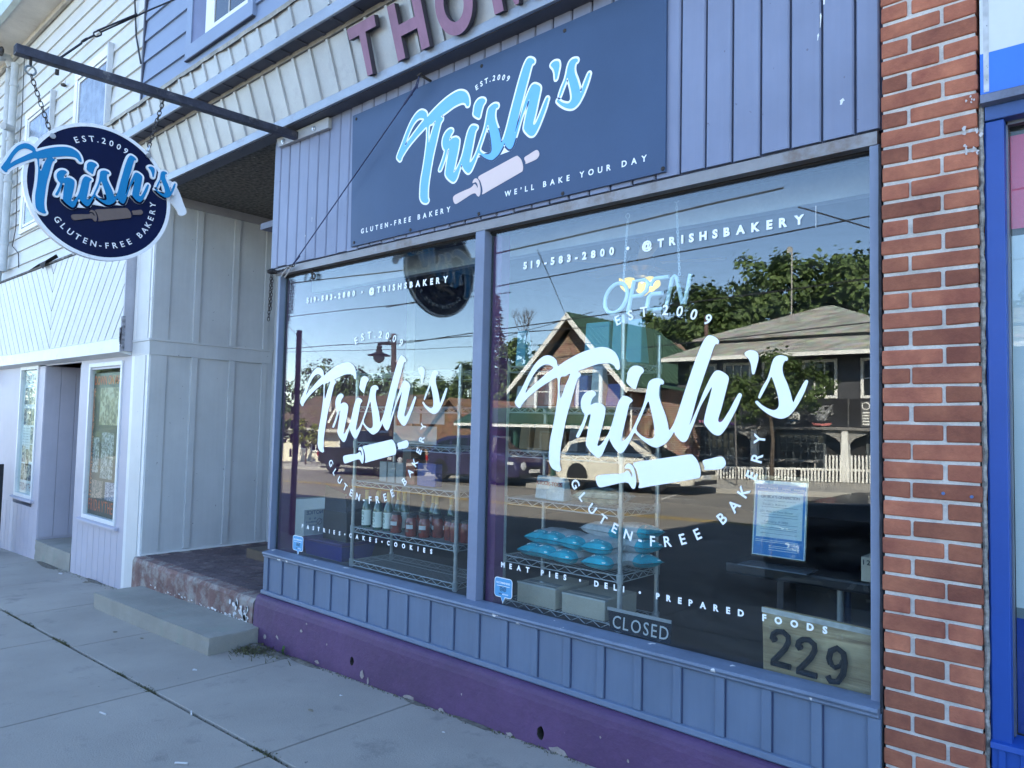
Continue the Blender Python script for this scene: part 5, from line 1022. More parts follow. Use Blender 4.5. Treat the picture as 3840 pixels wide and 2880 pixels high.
t = thing('notice_sheet', 'white notice taped to the side window, seen from behind so its words run backwards', 'notice', (-5.07, .41, .70)); b.obj('sheet', mat('notice_paper', (.50, .54, .60), .6), t)
b = MB(); NXn = (1, 0, 0)
def mir(mb, text, y0, y1, z, h):   # reads correctly from outside (-x), backwards from in here
    c = MB(); line(c, text, (0, y1, z), (0, y0, z), h, (-1, 0, 0), .02, .0006); mb.add([(-5.0698, p[1], p[2]) for p in c.v], c.f)
mir(b, 'NOTICE', .335, .485, .862, .030); mir(b, 'NO', .36, .42, .82, .016); mir(b, 'ANIMALS', .335, .435, .795, .014); mir(b, 'ALLOWED', .335, .435, .770, .012); b.obj('print', mat('notice_blue', (.06, .10, .28), .5), t)
b = MB(); ring(b, (-5.0695, .455, .80), .024, .003, (0, 1, 0), (0, 0, 1)); b.tube([(-5.0695, .438, .783), (-5.0695, .472, .817)], .003, 5); b.obj('symbol', mat('notice_grey', (.2, .2, .25), .5), t)
# closed sign leaning on the glass
t = thing('closed_sign', 'black CLOSED sign with a grey top band leaning inside the right window', 'sign', (-1.89, .10, .605)); MS = mat('sign_black', (.012, .016, .026), .7, spec=.08)
def leanq(x, s, z0=.624, y0=.100): return (x, y0+s*.10, z0+s)
b = MB(); q = [leanq(-2.045, 0), leanq(-1.715, 0), leanq(-1.715, .105), leanq(-2.07, .105)]; b.prism(q, (0, .004, 0)); b.obj('plate', MS, t)
b = MB(); q = [leanq(-2.068, .090, y0=.0985), leanq(-1.715, .090, y0=.0985), leanq(-1.715, .1055, y0=.0985), leanq(-2.070, .1055, y0=.0985)]; b.prism(q, (0, .0015, 0)); b.obj('grey_band', mat('sign_grey', (.30, .31, .33), .5), t)
b = MB(); line(b, 'CLOSED', (-2.030, .0985, .638), (-1.725, .0985, .638), .062, (0, -1, .1), .0, .001, wx=.86); b.obj('lettering', mat('sign_silver', (.55, .57, .6), .5), t)
# house number board
t = thing('number_board', 'weathered wooden board with black raised numerals 229 leaning in the window corner', 'sign', (-1.07, .10, .60)); M_bd = mat('old_board', (.60, .40, .17), .7, var=.3, grain='x', scale=3, bump=.5, hue=(.72, .55, .32), streak=((.22, .13, .06), (2.2, 20, 42)), dirt=((.62, .6, .55), .08, 6), speck=((.07, .045, .03), -.02, 7))
b = MB(); q = [(-1.272, .085, .60), (-.845, .085, .585), (-.845, .100, .862), (-1.062, .100, .868), (-1.283, .100, .872)]; b.prism(q, (0, .025, 0)); b.obj('board', M_bd, t, bevel=.004)
b = MB(); b.hexa([(-1.284, .0975, .851), (-.845, .0975, .84), (-.845, .0985, .861), (-1.284, .0985, .872)], [(-1.284, .1, .851), (-.845, .1, .84), (-.845, .1, .861), (-1.284, .1, .872)]); b.obj('painted_edge', mat('flaky_paint', (.55, .52, .48), .8, var=.2, scale=30, speck=((.18, .09, .05), -.01, 40)), t)
M_num = mat('number_black', (.006, .008, .012), .6, spec=.1)
def two(x, z):
    p = [(.0, .108), (.004, .122), (.022, .137), (.046, .140), (.066, .126), (.068, .104), (.055, .075), (.032, .045), (.006, .014)]
    c = [Vector((x+a, .084+(z+q-.6)*.055-.0125, z+q)) for a, q in p]; b.tube([c[0]+Vector((.012, 0, -.012))]+c, .0115, 8); b.tube([Vector((x+.0, c[-1].y, z+.009)), Vector((x+.078, c[-1].y, z+.007))], .0125, 8); b.lathe([(.012, -.006), (.012, .006)], (x+.010, c[0].y, z+.105), 10, 'y')
b = MB(); two(-1.232, .650); two(-1.127, .640)
p = [(.014, .072), (.006, .092), (.012, .122), (.036, .138), (.060, .124), (.066, .090), (.060, .045), (.040, .012), (.014, .008), (.002, .026)]
c = [Vector((-1.010+a, .084+(.633+q-.6)*.055-.0125, .633+q)) for a, q in p]; b.tube(c, .012, 8); b.tube([c[0], Vector((-1.010+.030, c[0].y, .633+.062)), Vector((-1.010+.05, c[0].y, .633+.075)), Vector((-1.010+.058, c[0].y, .633+.095))], .009, 8); b.obj('numeral', M_num, t, smooth=True)
# black table with certificate holder and bottle carton
t = thing('black_table', 'black table with a chrome leg standing inside the right window', 'table', (-1.2, .6, FZ)); MT = mat('table_black', (.006, .007, .011), .45, spec=.4)
b = MB(); b.box(-1.50, .20, .968, -.82, .85, 1.018); b.obj('table_top', MT, t, bevel=.012); b = MB(); b.box(-1.34, .40, FZ, -1.31, .8, .968); b.box(-1.31, .55, FZ, -.84, .58, .968); b.obj('side_panel', mat('panel_navy', (.008, .012, .024), .5), t)
for x, y in ((-1.04, .33), (-1.02, .36)): b = MB(); b.lathe([(.014, 0), (.014, .39)], (x, y, FZ), 12); b.obj('leg', M_chromed if y < .35 else mat('leg_blue', (.03, .06, .13), .3, metal=.5), t)
t = thing('certificate_holder', 'clear stand holding a blue and white inspection certificate on the black table', 'certificate', (-1.26, .22, 1.02)); M_cb = mat('cert_blue', (.03, .26, .62), .4); M_cw = mat('cert_white', (.85, .92, .93), .5)
cy = lambda z: .205+(z-1.07)*.10
def cq(x0, x1, z0, z1, d=0.): return [(x0, cy(z0)-d, z0), (x1, cy(z0)-d, z0), (x1, cy(z1)-d, z1), (x0, cy(z1)-d, z1)]
b = MB(); b.prism(cq(-1.375, -1.145, 1.068, 1.392), (0, .012, 0)); b.obj('sheet', M_cw, t)
b = MB(); b.prism(cq(-1.370, -1.150, 1.072, 1.148, .0006), (0, .0004, 0)); b.prism(cq(-1.370, -1.150, 1.345, 1.378, .0006), (0, .0004, 0)); b.prism(cq(-1.370, -1.360, 1.148, 1.345, .0006), (0, .0004, 0)); b.prism(cq(-1.160, -1.150, 1.148, 1.345, .0006), (0, .0004, 0)); b.obj('blue_print', M_cb, t)
b = MB()
for tx, xa, xb, z, h in (('CERTIFICATE OF INSPECTION', -1.345, -1.175, 1.317, .0125), ('This certificate of inspection confirms that', -1.33, -1.19, 1.304, .005), ('Trish\u2019s Bakery', -1.335, -1.23, 1.286, .009), ('229 Main St Port Dover', -1.345, -1.20, 1.255, .009), ('February 5 2025', -1.325, -1.22, 1.212, .009)): line(b, tx, (xa, cy(z)-.0012, z), (xb, cy(z)-.0012, z), h, (0, -1, .1), .0, .0003)
for z in (1.278, 1.247, 1.236, 1.205, 1.19, 1.182, 1.165): b.prism(cq(-1.34, -1.18, z, z+.0012, .001), (0, .0003, 0))
b.obj('text', mat('cert_ink', (.06, .13, .25), .6), t)
b = MB(); 
for z in (1.135, 1.128, 1.112, 1.105, 1.095): b.prism(cq(-1.30 if z < 1.12 else -1.36, -1.175, z, z+.002, .0012), (0, .0003, 0))
line(b, 'Inspect', (-1.25, cy(1.357)-.0012, 1.357), (-1.215, cy(1.357)-.0012, 1.357), .008, (0, -1, .1), .01, .0003); line(b, 'Public Health', (-1.36, cy(1.357)-.0012, 1.357), (-1.27, cy(1.357)-.0012, 1.357), .008, (0, -1, .1), .01, .0003); line(b, 'Community', (-1.20, cy(1.357)-.0012, 1.357), (-1.155, cy(1.357)-.0012, 1.357), .008, (0, -1, .1), .01, .0003); b.obj('white_print', M_vinyl, t)
b = MB(); b.prism(cq(-1.380, -1.138, 1.062, 1.415, .003), (0, .0015, 0)); o = b.obj('plastic_pocket', glass_mat('clear_plastic', (.9, .94, .96), 1.3), t); b = MB(); b.box(-1.42, .16, 1.019, -1.12, .30, 1.024); b.obj('base', mat('holder_base', (.10, .12, .15), .2, spec=.8), t)
t = thing('bottle_carton', 'cardboard carton with bottles at the right end of the table', 'box', (-.88, .28, 1.02)); b = MB(); b.hexa([(-.925, .22, 1.019), (-.82, .22, 1.019), (-.82, .34, 1.019), (-.925, .34, 1.019)], [(-.925, .22, 1.115), (-.82, .22, 1.115), (-.82, .34, 1.115), (-.925, .34, 1.115)]); b.obj('carton', M_card, t); b = MB(); line(b, '12x355', (-.918, .2195, 1.085), (-.80, .2195, 1.085), .02, NF, .02, .0006); b.obj('print', M_ink, t); b = MB(); b.lathe([(.028, .0), (.028, .11), (.012, .18), (.012, .22)], (-.875, .27, 1.03), 14); b.obj('bottle', mat('clear_bottle', (.22, .28, .32), .1, spec=.8, coat=.5), t, smooth=True)
# unlit neon OPEN sign on two chains
t = thing('neon_sign', 'unlit white tube OPEN sign hanging on two thin chains in the right window', 'sign', (-1.92, .16, 2.2)); M_tube = mat('neon_tube', (.55, .72, .78), .2, spec=.7, coat=.4); y = .15
def ital(pts, x, s=1.): return [(x+px*s+pz*.22, y, 2.19+pz) for px, pz in pts]
b = MB(); el = [(.065+.065*math.cos(2*math.pi*k/22), .075+.075*math.sin(2*math.pi*k/22)) for k in range(22)]; b.tube(ital(el, -2.155), .0105, 8, closed=True)
b.tube(ital([(0, -.01), (0, .15), (.06, .15), (.085, .135), (.085, .095), (.06, .075), (.01, .075)], -2.00), .0105, 8)
b.tube(ital([(.09, .15), (.015, .15), (.0, .13), (.0, .115)], -1.895), .0105, 8); b.tube(ital([(.075, .075), (.012, .075), (.0, .06), (.0, .02), (.015, 0), (.09, 0)], -1.895), .0105, 8)
b.tube(ital([(0, .0), (0, .14), (.012, .15), (.024, .14), (.085, .01), (.095, .01), (.095, .15)], -1.785), .0105, 8); b.obj('tube', M_tube, t, smooth=True)
for x, z0, z1 in ((-2.03, 2.34, 2.66), (-1.715, 2.34, 2.69)):
    b = MB(); chain(b, (x, y, z0), (x+(.02 if x < -1.9 else -.02), y, z1), .018, .005, .0014); ring(b, (x+(.02 if x < -1.9 else -.02), y, z1+.018), .012, .0018, X3, Z3); b.obj('chain', mat('chain_pale', (.55, .6, .66), .3, metal=.4), t)
# ceiling fan with lit tulip shades
t = thing('ceiling_fan', 'ceiling fan with wooden blades and lit yellow glass shades inside the shop', 'ceiling fan', (-3.08, 2.0, 3.15)); fc = Vector((-3.08, 2.0, 2.90))
b = MB(); b.lathe([(.05, .25), (.05, .18), (.02, .16), (.02, .07), (.09, .06), (.11, .02), (.11, -.03), (.06, -.06), (.05, -.1)], fc, 20); b.obj('motor', mat('fan_brass', (.22, .16, .1), .3, metal=.6), t, smooth=True)
M_blade = mat('fan_blade', (.42, .28, .18), .45, var=.15, grain='x')
for k in range(5):
    a = R(20+72*k); d = Vector((math.cos(a), math.sin(a), 0)); q = Vector((-math.sin(a), math.cos(a), .12)); b = MB(); p = [fc+d*.16-q*.05, fc+d*.62-q*.07, fc+d*.66, fc+d*.62+q*.07, fc+d*.16+q*.05]; b.prism(p, (0, 0, .008)); b.obj('blade', M_blade, t)
M_shade = mat('lit_shade', (.3, .2, .05), .4, emit=(1., .70, .0, .13)); M_bulb = mat('lit_bulb', (1, .9, .7), .4, emit=(1., .85, .45, .7))
for k, a in enumerate((R(-130), R(-10), R(110))):
    d = Vector((math.cos(a), math.sin(a), -.55)).normalized(); c = fc+Vector((0, 0, -.1))+d*.06; u = d.cross(Vector((0, 0, 1))).normalized(); v = u.cross(d); vs = []; n_ = 16; pr_ = [(.018, 0), (.038, .03), (.046, .06), (.043, .08), (.060, .105)]
    for r_, h in pr_:
        for j in range(n_): an = 2*math.pi*j/n_; rr = r_*(1+(.14*math.cos(4*an) if h > .1 else 0)); vs.append(c+d*h+u*rr*math.cos(an)+v*rr*math.sin(an))
    b = MB(); b.add(vs, [(i*n_+j, i*n_+(j+1) % n_, (i+1)*n_+(j+1) % n_, (i+1)*n_+j) for i in range(len(pr_)-1) for j in range(n_)]); sh2 = b.obj('lamp_shade', M_shade, t, smooth=True)
    b = MB(); b.tube([c+d*.02, c+d*.05, c+d*.08], .014, 10, r1=.02); b.obj('bulb', M_bulb, sh2, smooth=True)

# ------------------------------------------------------------------ across the street (seen reflected in the windows)
M_hbrick = brick_mat('house_brick', (.25, .12, .075), (.15, .075, .048), (.40, .36, .31), .24, .085)
M_groof = mat('green_metal_roof', (.045, .10, .06), .4, metal=.2, var=.1, scale=1)
M_hwhite = mat('house_trim', (.78, .77, .72), .5, var=.04)
M_shing = brick_mat('grey_shingle', (.38, .38, .33), (.19, .19, .165), None, .35, .14)
M_shbrown = brick_mat('brown_shingle', (.115, .08, .055), (.085, .06, .042), None, .35, .14)
M_cedar = brick_mat('cedar_shake', (.22, .13, .075), (.15, .085, .05), None, .3, .16)
M_dkwall = mat('charcoal_wall', (.055, .057, .065), .7, var=.1); M_dkwin = mat('house_pane', (.02, .025, .03), .08, spec=.8); M_shadedk = mat('shade_dark', (.02, .018, .016), .9)
def win(parent, x0, x1, z0, z1, y, t=.09, bars=(1, 1), name='window', m=None):
    c = MB(); c.box(x0-t, y, z0-t, x1+t, y+.06, z0); c.box(x0-t, y, z1, x1+t, y+.06, z1+t); c.box(x0-t, y, z0, x0, y+.06, z1); c.box(x1, y, z0, x1+t, y+.06, z1)
    for i in range(1, bars[0]+1): q = x0+(x1-x0)*i/(bars[0]+1); c.box(q-.022, y, z0, q+.022, y+.05, z1)
    for i in range(1, bars[1]+1): q = z0+(z1-z0)*i/(bars[1]+1); c.box(x0, y, q-.022, x1, y+.045, q+.022)
    f = c.obj(name, m or M_hwhite, parent); c = MB(); c.box(x0, y-.02, z0, x1, y+.02, z1); c.obj('pane', M_dkwin, f); return f
# brick gable house with green metal roof
hz = GZ(-18.5)
bh = thing('brick_house', 'brick house with a steep green metal roof, white barge boards and a green porch roof', 'house', (-18.6, -25, hz)); yw = -21.65
ax_, az_, ex0, ex1, ez = -18.5, 6.2, -21.72, -15.52, 3.08
b = MB(); b.prism([(-21.15, yw, hz-.3), (-16.05, yw, hz-.3), (-16.05, yw, 3.4), (ax_, yw, 5.85), (-21.15, yw, 3.2)], (0, -9, 0)); b.box(-16.06, -23.2, hz-.3, -13.9, -30, 3.1); b.obj('wall', M_hbrick, bh)
def slope(mb, a, c, t=.12): mb.hexa(a, [(p[0], p[1], p[2]+t) for p in a]) if c is None else None
b = MB(); yf, yb = -21.0, -31.5
for ex in (ex0, ex1): 
    q = [(ax_, yf, az_), (ex, yf, ez), (ex, yb, ez), (ax_+(.0), yb+3.2, az_-.0)]; b.hexa(q, [(x, y, z+.09) for x, y, z in q])
b.hexa([(ex1-.4, -22.6, ez+.25), (-13.6, -22.6, 2.95), (-13.6, -31, 2.95), (ex1-.4, -31, ez+.25)], [(ex1-.4, -22.6, ez+.33), (-13.6, -22.6, 3.03), (-13.6, -31, 3.03), (ex1-.4, -31, ez+.33)])
rf = b.obj('roof', M_groof, bh); b = MB()
for ex in (ex0, ex1):
    for i in range(26):
        y = yf-.2-i*.40; k = min(1, max(0, (y-yb)/3.2)); top = Vector((ax_, y, az_+.1)) if y > yb+3.2 else Vector((ax_+(ex-ax_)*(1-k), y, az_+(ez-az_)*(1-k)+.1)); b.tube([top, (ex, y, ez+.1)], .028, 4)
b.obj('roof_rib', M_groof, rf)
b = MB()
for ex in (ex0, ex1): b.hexa([(ax_, yf+.03, az_-.24), (ex, yf+.03, ez-.22), (ex, yf+.03, ez+.04), (ax_, yf+.03, az_+.06)], [(ax_, yf-.03, az_-.24), (ex, yf-.03, ez-.22), (ex, yf-.03, ez+.04), (ax_, yf-.03, az_+.06)])
b.box(ex1-.03, yf, ez-.14, ex1+.06, yb, ez+.02); b.obj('barge_board', M_hwhite, bh)
b = MB()
for ex, sg_ in ((ex0, 1), (ex1, -1)): b.hexa([(ax_, yf-.03, az_-.12), (ex, yf-.03, ez-.12), (ex, yw, ez-.12), (ax_, yw, az_-.12)], [(ax_, yf-.03, az_-.08), (ex, yf-.03, ez-.08), (ex, yw, ez-.08), (ax_, yw, az_-.08)])
b.obj('soffit', mat('gable_soffit', (.30, .25, .2), .8), bh)
win(bh, -20.55, -19.85, 2.25, 3.75, yw+.02, .14, (0, 1)); win(bh, -18.2, -17.2, 2.25, 3.75, yw+.02, .14, (0, 1))
b = MB(); b.box(-15.55, -23.17, .35, -14.95, -23.1, 1.35); c = [(-15.25+.3*math.cos(R(a)), -23.17, 1.35+.28*math.sin(R(a))) for a in range(0, 181, 20)]; b.prism(c, (0, .07, 0)); aw = b.obj('arched_window', M_hwhite, bh); b = MB(); b.box(-15.45, -23.09, .45, -15.27, -23.08, 1.25); b.box(-15.23, -23.09, .45, -15.05, -23.08, 1.25); b.obj('pane', M_dkwin, aw)
b = MB()
for a in range(-10, 191, 14): b.box(-15.25+.44*math.cos(R(a))-.05, -23.1, 1.37+.42*math.sin(R(a))-.05, -15.25+.44*math.cos(R(a))+.05, -23.07, 1.37+.42*math.sin(R(a))+.05)
b.obj('brick_arch', mat('arch_brick', (.09, .05, .035), .9), aw)
b = MB(); b.tube([(-15.95, -22.0, 2.9), (-15.95, -22.05, hz)], .05, 8); b.obj('downpipe', M_hwhite, bh)
# porch
b = MB(); q = [(-24, -20.0, 1.56), (-15.35, -20.0, 1.56), (-15.75, yw, 2.22), (-24, yw, 2.22)]; b.hexa(q, [(x, y, z+.08) for x, y, z in q]); po = b.obj('porch_roof', M_groof, bh)
b = MB(); b.box(-24, -19.97, 1.44, -15.3, -20.05, 1.56); b.obj('gutter', M_hwhite, po)
b = MB(); b.box(-24, -20.2, 1.30, -15.5, -20.4, 1.46); 
for x in (-22.8, -20.6, -18.6, -16.6, -15.6): b.box(x, -20.22, hz-.1, x+.14, -20.38, 1.35)
b.obj('porch_post', mat('porch_green', (.03, .09, .07), .6), po)
b = MB(); b.box(-24, yw+.02, hz, -16.1, yw+.06, 1.6); b.obj('porch_back', mat('porch_back', (.13, .075, .05), .9, var=.3, scale=2), bh)
win(bh, -20.2, -18.9, .1, 1.2, yw+.08, .08, (1, 0)); b = MB(); b.box(-21.9, yw+.08, hz, -21.0, yw+.12, 1.35); b.obj('door', mat('door_green', (.03, .08, .08), .5), bh)
b = MB(); b.box(-22.6, yw+.1, .35, -21.9, yw+.14, 1.0); b.box(-20.9, yw+.1, -.45, -20.3, yw+.2, .55); b.obj('white_board', M_hwhite, bh)
for i, (x, col) in enumerate(((-22.1, (.35, .03, .12)), (-21.0, (.05, .1, .03)), (-20.4, (.06, .13, .04)), (-19.2, (.3, .04, .1)))):
    t = thing('flower_planter', ['planter with pink flowers at the left of the brick house porch', 'green leafy planter near the porch steps', 'large-leaved planter beside the porch post', 'planter with red flowers right of the porch post'][i], 'planter', (x, -19.75, GZ(x)))
    b = MB(); b.lathe([(.16, 0), (.22, .32), (.20, .33)], (x, -19.75, GZ(x)-.02), 12); b.obj('pot', mat('clay_pot', (.30, .17, .11), .8), t); b = MB()
    for _ in range(160): c = Vector((x, -19.75, GZ(x)+.5))+Vector((rnd.gauss(0, .2), rnd.gauss(0, .2), rnd.gauss(0, .13))); u = Vector((rnd.uniform(-1, 1), rnd.uniform(-1, 1), rnd.uniform(-1, 1)))*.06; v = Vector((rnd.uniform(-1, 1), rnd.uniform(-1, 1), rnd.uniform(-1, 1)))*.06; b.add([c-u, c-v, c+u, c+v], [(0, 1, 2, 3)])
    b.obj('foliage', leaf_mat('planter_leaf_%d' % i, (.03, .07, .02), col if i in (0, 3) else (.10, .2, .05)), t)
# dark pub with hip roofs, sign band and white porch posts
pz = GZ(-11)
pb = thing('pub_building', 'charcoal two-storey pub with grey hip roofs, black sign band and white porch posts', 'pub', (-10, -27, pz))
b = MB(); b.box(-14.95, -24, pz-.5, 1, -34, 4.35); b.obj('wall', M_dkwall, pb)
def hip(mb, x0, x1, y0, y1, z, rise, inset, t=.1):
    r0, r1 = (x0+inset, (y0+y1)/2, z+rise), (x1-inset, (y0+y1)/2, z+rise); P_ = [(x0, y0, z), (x1, y0, z), (x1, y1, z), (x0, y1, z)]
    mb.add(P_+[r0, r1]+[(x, y, zz-t) for x, y, zz in P_], [(0, 1, 5, 4), (1, 2, 5), (2, 3, 4, 5), (3, 0, 4), (6, 7, 1, 0), (7, 8, 2, 1), (8, 9, 3, 2), (9, 6, 0, 3), (6, 9, 8, 7)])
b = MB(); P0 = [(-15.2, -23.1, 4.28), (1.4, -23.1, 4.28), (.2, -25.1, 5.02), (-14.2, -25.1, 5.02)]; b.hexa(P0, [(x, y, z+.09) for x, y, z in P0]); b.add([(-15.2, -23.1, 4.37), (-14.2, -25.1, 5.11), (-14.2, -33, 5.11), (-15.2, -35, 4.37)], [(0, 1, 2, 3)]); lr = b.obj('lower_roof', M_shing, pb)
b = MB(); b.box(-15.25, -23.02, 4.22, 1.45, -23.12, 4.36); b.box(-15.25, -23.02, 4.22, -15.18, -35, 4.36); b.obj('gutter', M_hwhite, lr)
b = MB(); b.box(-14.3, -25.0, 4.9, .2, -33.5, 5.22); b.obj('upper_wall', mat('grey_wall', (.13, .13, .14), .8), pb)
b = MB(); hip(b, -14.75, -6.6, -24.8, -33.6, 5.26, 1.65, 3.9); hip(b, -6.9, .7, -24.8, -33.6, 5.25, 1.0, 2.5); b.obj('upper_roof', M_shing, pb)
b = MB(); b.tube([(-14.75, -26.0, 4.9), (-14.75, -26.0, 6.4)], .09, 10); b.obj('vent_pipe', mat('rust_pipe', (.12, .07, .055), .7), pb); b = MB(); b.tube([(-11.85, -28, 6.2), (-11.85, -28, 9.4)], .03, 6); b.box(-12.05, -28.02, 9.2, -11.86, -27.98, 9.45); b.obj('mast', mat('mast_grey', (.35, .33, .3), .5), pb)
for x0, x1 in ((-14.3, -13.35), (-12.85, -11.9), (-11.3, -10.2), (-9.8, -8.75), (-7.75, -6.7), (-6.2, -5.2)): win(pb, x0, x1, 2.85, 4.05, -23.97, .10, (2, 1))
b = MB(); b.box(-15.0, -23.4, 1.66, 1, -24, 2.70); fb = b.obj('sign_band', mat('band_black', (.018, .018, .022), .5), pb)
b = MB(); b.box(-15.0, -23.37, 1.6, 1, -23.9, 1.70); b.obj('band_trim', mat('trim_grey', (.2, .19, .18), .6), pb)
UB = -23.385
def sign_line(txt, x0, x1, z, h, m, nm='sign_lettering', bold=.03): c = MB(); line(c, txt, (x1, UB, z), (x0, UB, z), h, (0, 1, 0), bold, .012); return c.obj(nm, m, fb)
sign_line('PORT', -10.30, -9.78, 1.98, .27, M_hwhite); sign_line('CLOTH', -10.24, -9.9, 1.80, .07, M_hwhite)
b = MB(); b.prism([(-10.28, UB, 1.93), (-9.9, UB, 1.905), (-9.78, UB, 1.94), (-9.9, UB, 1.925)], (0, .01, 0)); b.obj('swoosh', mat('swoosh_blue', (.03, .25, .6), .5), fb)
def emblem(cx, cz, s):
    c = MB(); n = (0, 1, 0)
    for sg_ in (1, -1):
        for k in range(4): c.prism([(cx+sg_*.08*s, UB, cz+(.05-.1*k)*s), (cx+sg_*(.32+.04*k)*s, UB, cz+(.28-.10*k)*s), (cx+sg_*(.42-.02*k)*s, UB, cz+(.34-.10*k)*s), (cx+sg_*(.30)*s, UB, cz+(.12-.1*k)*s), (cx+sg_*.1*s, UB, cz+(-.02-.1*k)*s)], (0, .01+.002*k, 0))
    c.box(cx-.09*s, UB, cz-.28*s, cx+.09*s, UB+.05, cz+.24*s); c.lathe([(.10*s, -.02), (.10*s, .06)], (cx, UB+.02, cz+.10*s), 14, 'y'); c.lathe([(.0, -.02), (.13*s, .0), (.07*s, .06)], (cx, UB+.03, cz-.2*s), 14, 'y'); c.box(cx-.26*s, UB, cz+.24*s, cx+.26*s, UB+.03, cz+.28*s); c.obj('emblem', mat('emblem_silver', (.45, .46, .47), .4, metal=.4, var=.4, scale=14), fb)
    c = MB(); c.prism([(cx-.36*s, UB, cz-.36*s), (cx-.3*s, UB, cz-.46*s), (cx, UB, cz-.50*s), (cx+.3*s, UB, cz-.46*s), (cx+.36*s, UB, cz-.36*s), (cx, UB, cz-.41*s)], (0, .03, 0)); c.obj('ribbon', mat('ribbon_red', (.5, .16, .15), .6), fb)
emblem(-9.0, 2.2, .95); emblem(-14.5, 2.2, .85)
b = MB(); b.box(-13.0, UB, 1.72, -12.2, UB+.02, 1.9); b.obj('purple_panel', mat('panel_purple', (.22, .05, .38), .5), fb); sign_line('PUB', -13.7, -13.3, 1.76, .12, mat('pink_letter', (.6, .2, .35), .5))
b = MB(); b.box(-8.12, UB-.0, 1.7, -8.08, UB+.02, 2.7); b.box(-7.7, UB, 1.74, -7.36, UB+.015, 2.62); b.obj('side_board', mat('board_grey2', (.1, .1, .1), .6), fb); ring_m = MB(); ring(ring_m, (-7.53, UB+.02, 2.45), .12, .02, X3, Z3, 16)
for k in range(5): ring_m.box(-7.64, UB+.016, 2.2-.1*k, -7.42, UB+.022, 2.25-.1*k)
ring_m.obj('board_print', M_hwhite, fb)
b = MB(); b.box(-14.95, -23.96, pz, 1, -24.0, 1.66); b.obj('porch_back', M_shadedk, pb)  # near-black sheet on the wall: porch shade put into the colour
for x in (-14.7, -11.5, -8.25, -5.0):
    b = MB(); b.box(x-.12, -23.4, GZ(x)-.05, x+.12, -23.64, 1.15); b.box(x-.1, -23.42, 1.15, x+.1, -23.62, 1.66); pp = b.obj('porch_post', M_hwhite, pb); b = MB()
    for sg_ in (1, -1): b.prism([(x+sg_*.12, -23.5, 1.1), (x+sg_*.3, -23.5, 1.3), (x+sg_*.75, -23.5, 1.5), (x+sg_*.78, -23.5, 1.6), (x+sg_*.12, -23.5, 1.6)], (0, -.06, 0))
    b.obj('bracket', mat('bracket_dusty', (.27, .26, .24), .7), pp)
for x0, x1 in ((-10.7, -9.1), (-13.9, -12.5), (-7.6, -5.8)): win(pb, x0, x1, pz+.15, 1.4, -23.93, .08, (5, 4), 'shopfront', mat('frame_dim', (.10, .115, .12), .6))
b = MB()
for _ in range(14): b.tube([(rnd.uniform(-13, -9), -22.9, pz+.1), (rnd.uniform(-13, -9), -23.2, pz+.75)], .02, 5)
for x in (-10.9, -9.6, -12.2): b.box(x-.5, -22.9, pz+.68, x+.5, -23.4, pz+.74)
tag(b.obj('patio_tables', mat('patio_grey', (.3, .29, .27), .6)), 'row of grey patio tables and chairs behind the white picket fence', 'patio tables')
t = thing('picket_fence', 'low white picket fence in front of the pub patio', 'fence', (-11, -22.5, pz)); b = MB()
x = -13.4
while x < -6.0: 
    if not -9.6 < x < -9.4: b.box(x, -22.5, GZ(x)+.02, x+.055, -22.47, GZ(x)+.44+(.45 if x > -8.6 else 0)); 
    x += .115
b.obj('picket', M_hwhite, t); b = MB(); b.prism([(-13.4, -22.52, GZ(-13.4)+.38), (-6, -22.52, GZ(-6)+.38), (-6, -22.52, GZ(-6)+.45), (-13.4, -22.52, GZ(-13.4)+.45)], (0, -.04, 0)); b.obj('rail', M_hwhite, t)
# brown-roofed bungalow and cedar-roofed building to the left
bz = GZ(-39)
bg_ = thing('bungalow', 'low cream bungalow with a wide brown shingle roof', 'house', (-39, -27, bz)); b = MB(); b.box(-44.5, -23.5, bz-1.2, -34.2, -31, .95); b.obj('wall', mat('cream_wall', (.62, .57, .44), .8, var=.05), bg_)
b = MB(); 
def gable_x(mb, x0, x1, y0, y1, ze, zr, t=.14):
    ym = (y0+y1)/2
    for y in (y0, y1): q = [(x0, y, ze), (x1, y, ze), (x1, ym, zr), (x0, ym, zr)]; mb.hexa(q, [(a, c, z+t) for a, c, z in q])
gable_x(b, -46, -33.6, -22.9, -31.6, .95, 3.1); b.obj('roof', M_shbrown, bg_); b = MB(); b.box(-46, -22.86, .82, -33.6, -22.95, 1.02); b.obj('fascia', mat('fascia_cream', (.5, .47, .4), .6), bg_)
b = MB(); b.tube([(-41.0, -25, 1.6), (-41.0, -25, 2.9)], .1, 8); b.obj('vent', M_hwhite, bg_); b = MB(); q = [(-39.2, -23.6, 1.2), (-38.2, -23.6, 2.35), (-34.8, -23.6, .6), (-34.9, -23.6, .4), (-38.2, -23.6, 2.1), (-39.0, -23.6, 1.1)]; b.prism(q, (0, .12, 0)); b.obj('dormer_trim', M_hwhite, bg_)
win(bg_, -41.9, -41.2, -.3, .5, -23.46, .08, (0, 0)); win(bg_, -40.6, -39.7, -.4, .65, -23.46, .08, (1, 0)); win(bg_, -37.5, -36.0, -.4, .65, -23.46, .08, (1, 0))
cz_ = GZ(-30)
cb_ = thing('cedar_building', 'brown building with two cedar shake gable roofs meeting in a valley', 'building', (-30, -27, cz_)); b = MB(); b.box(-34, -24.4, cz_-.8, -25, -32, .65); b.obj('wall', M_hbrick, cb_)
b = MB()
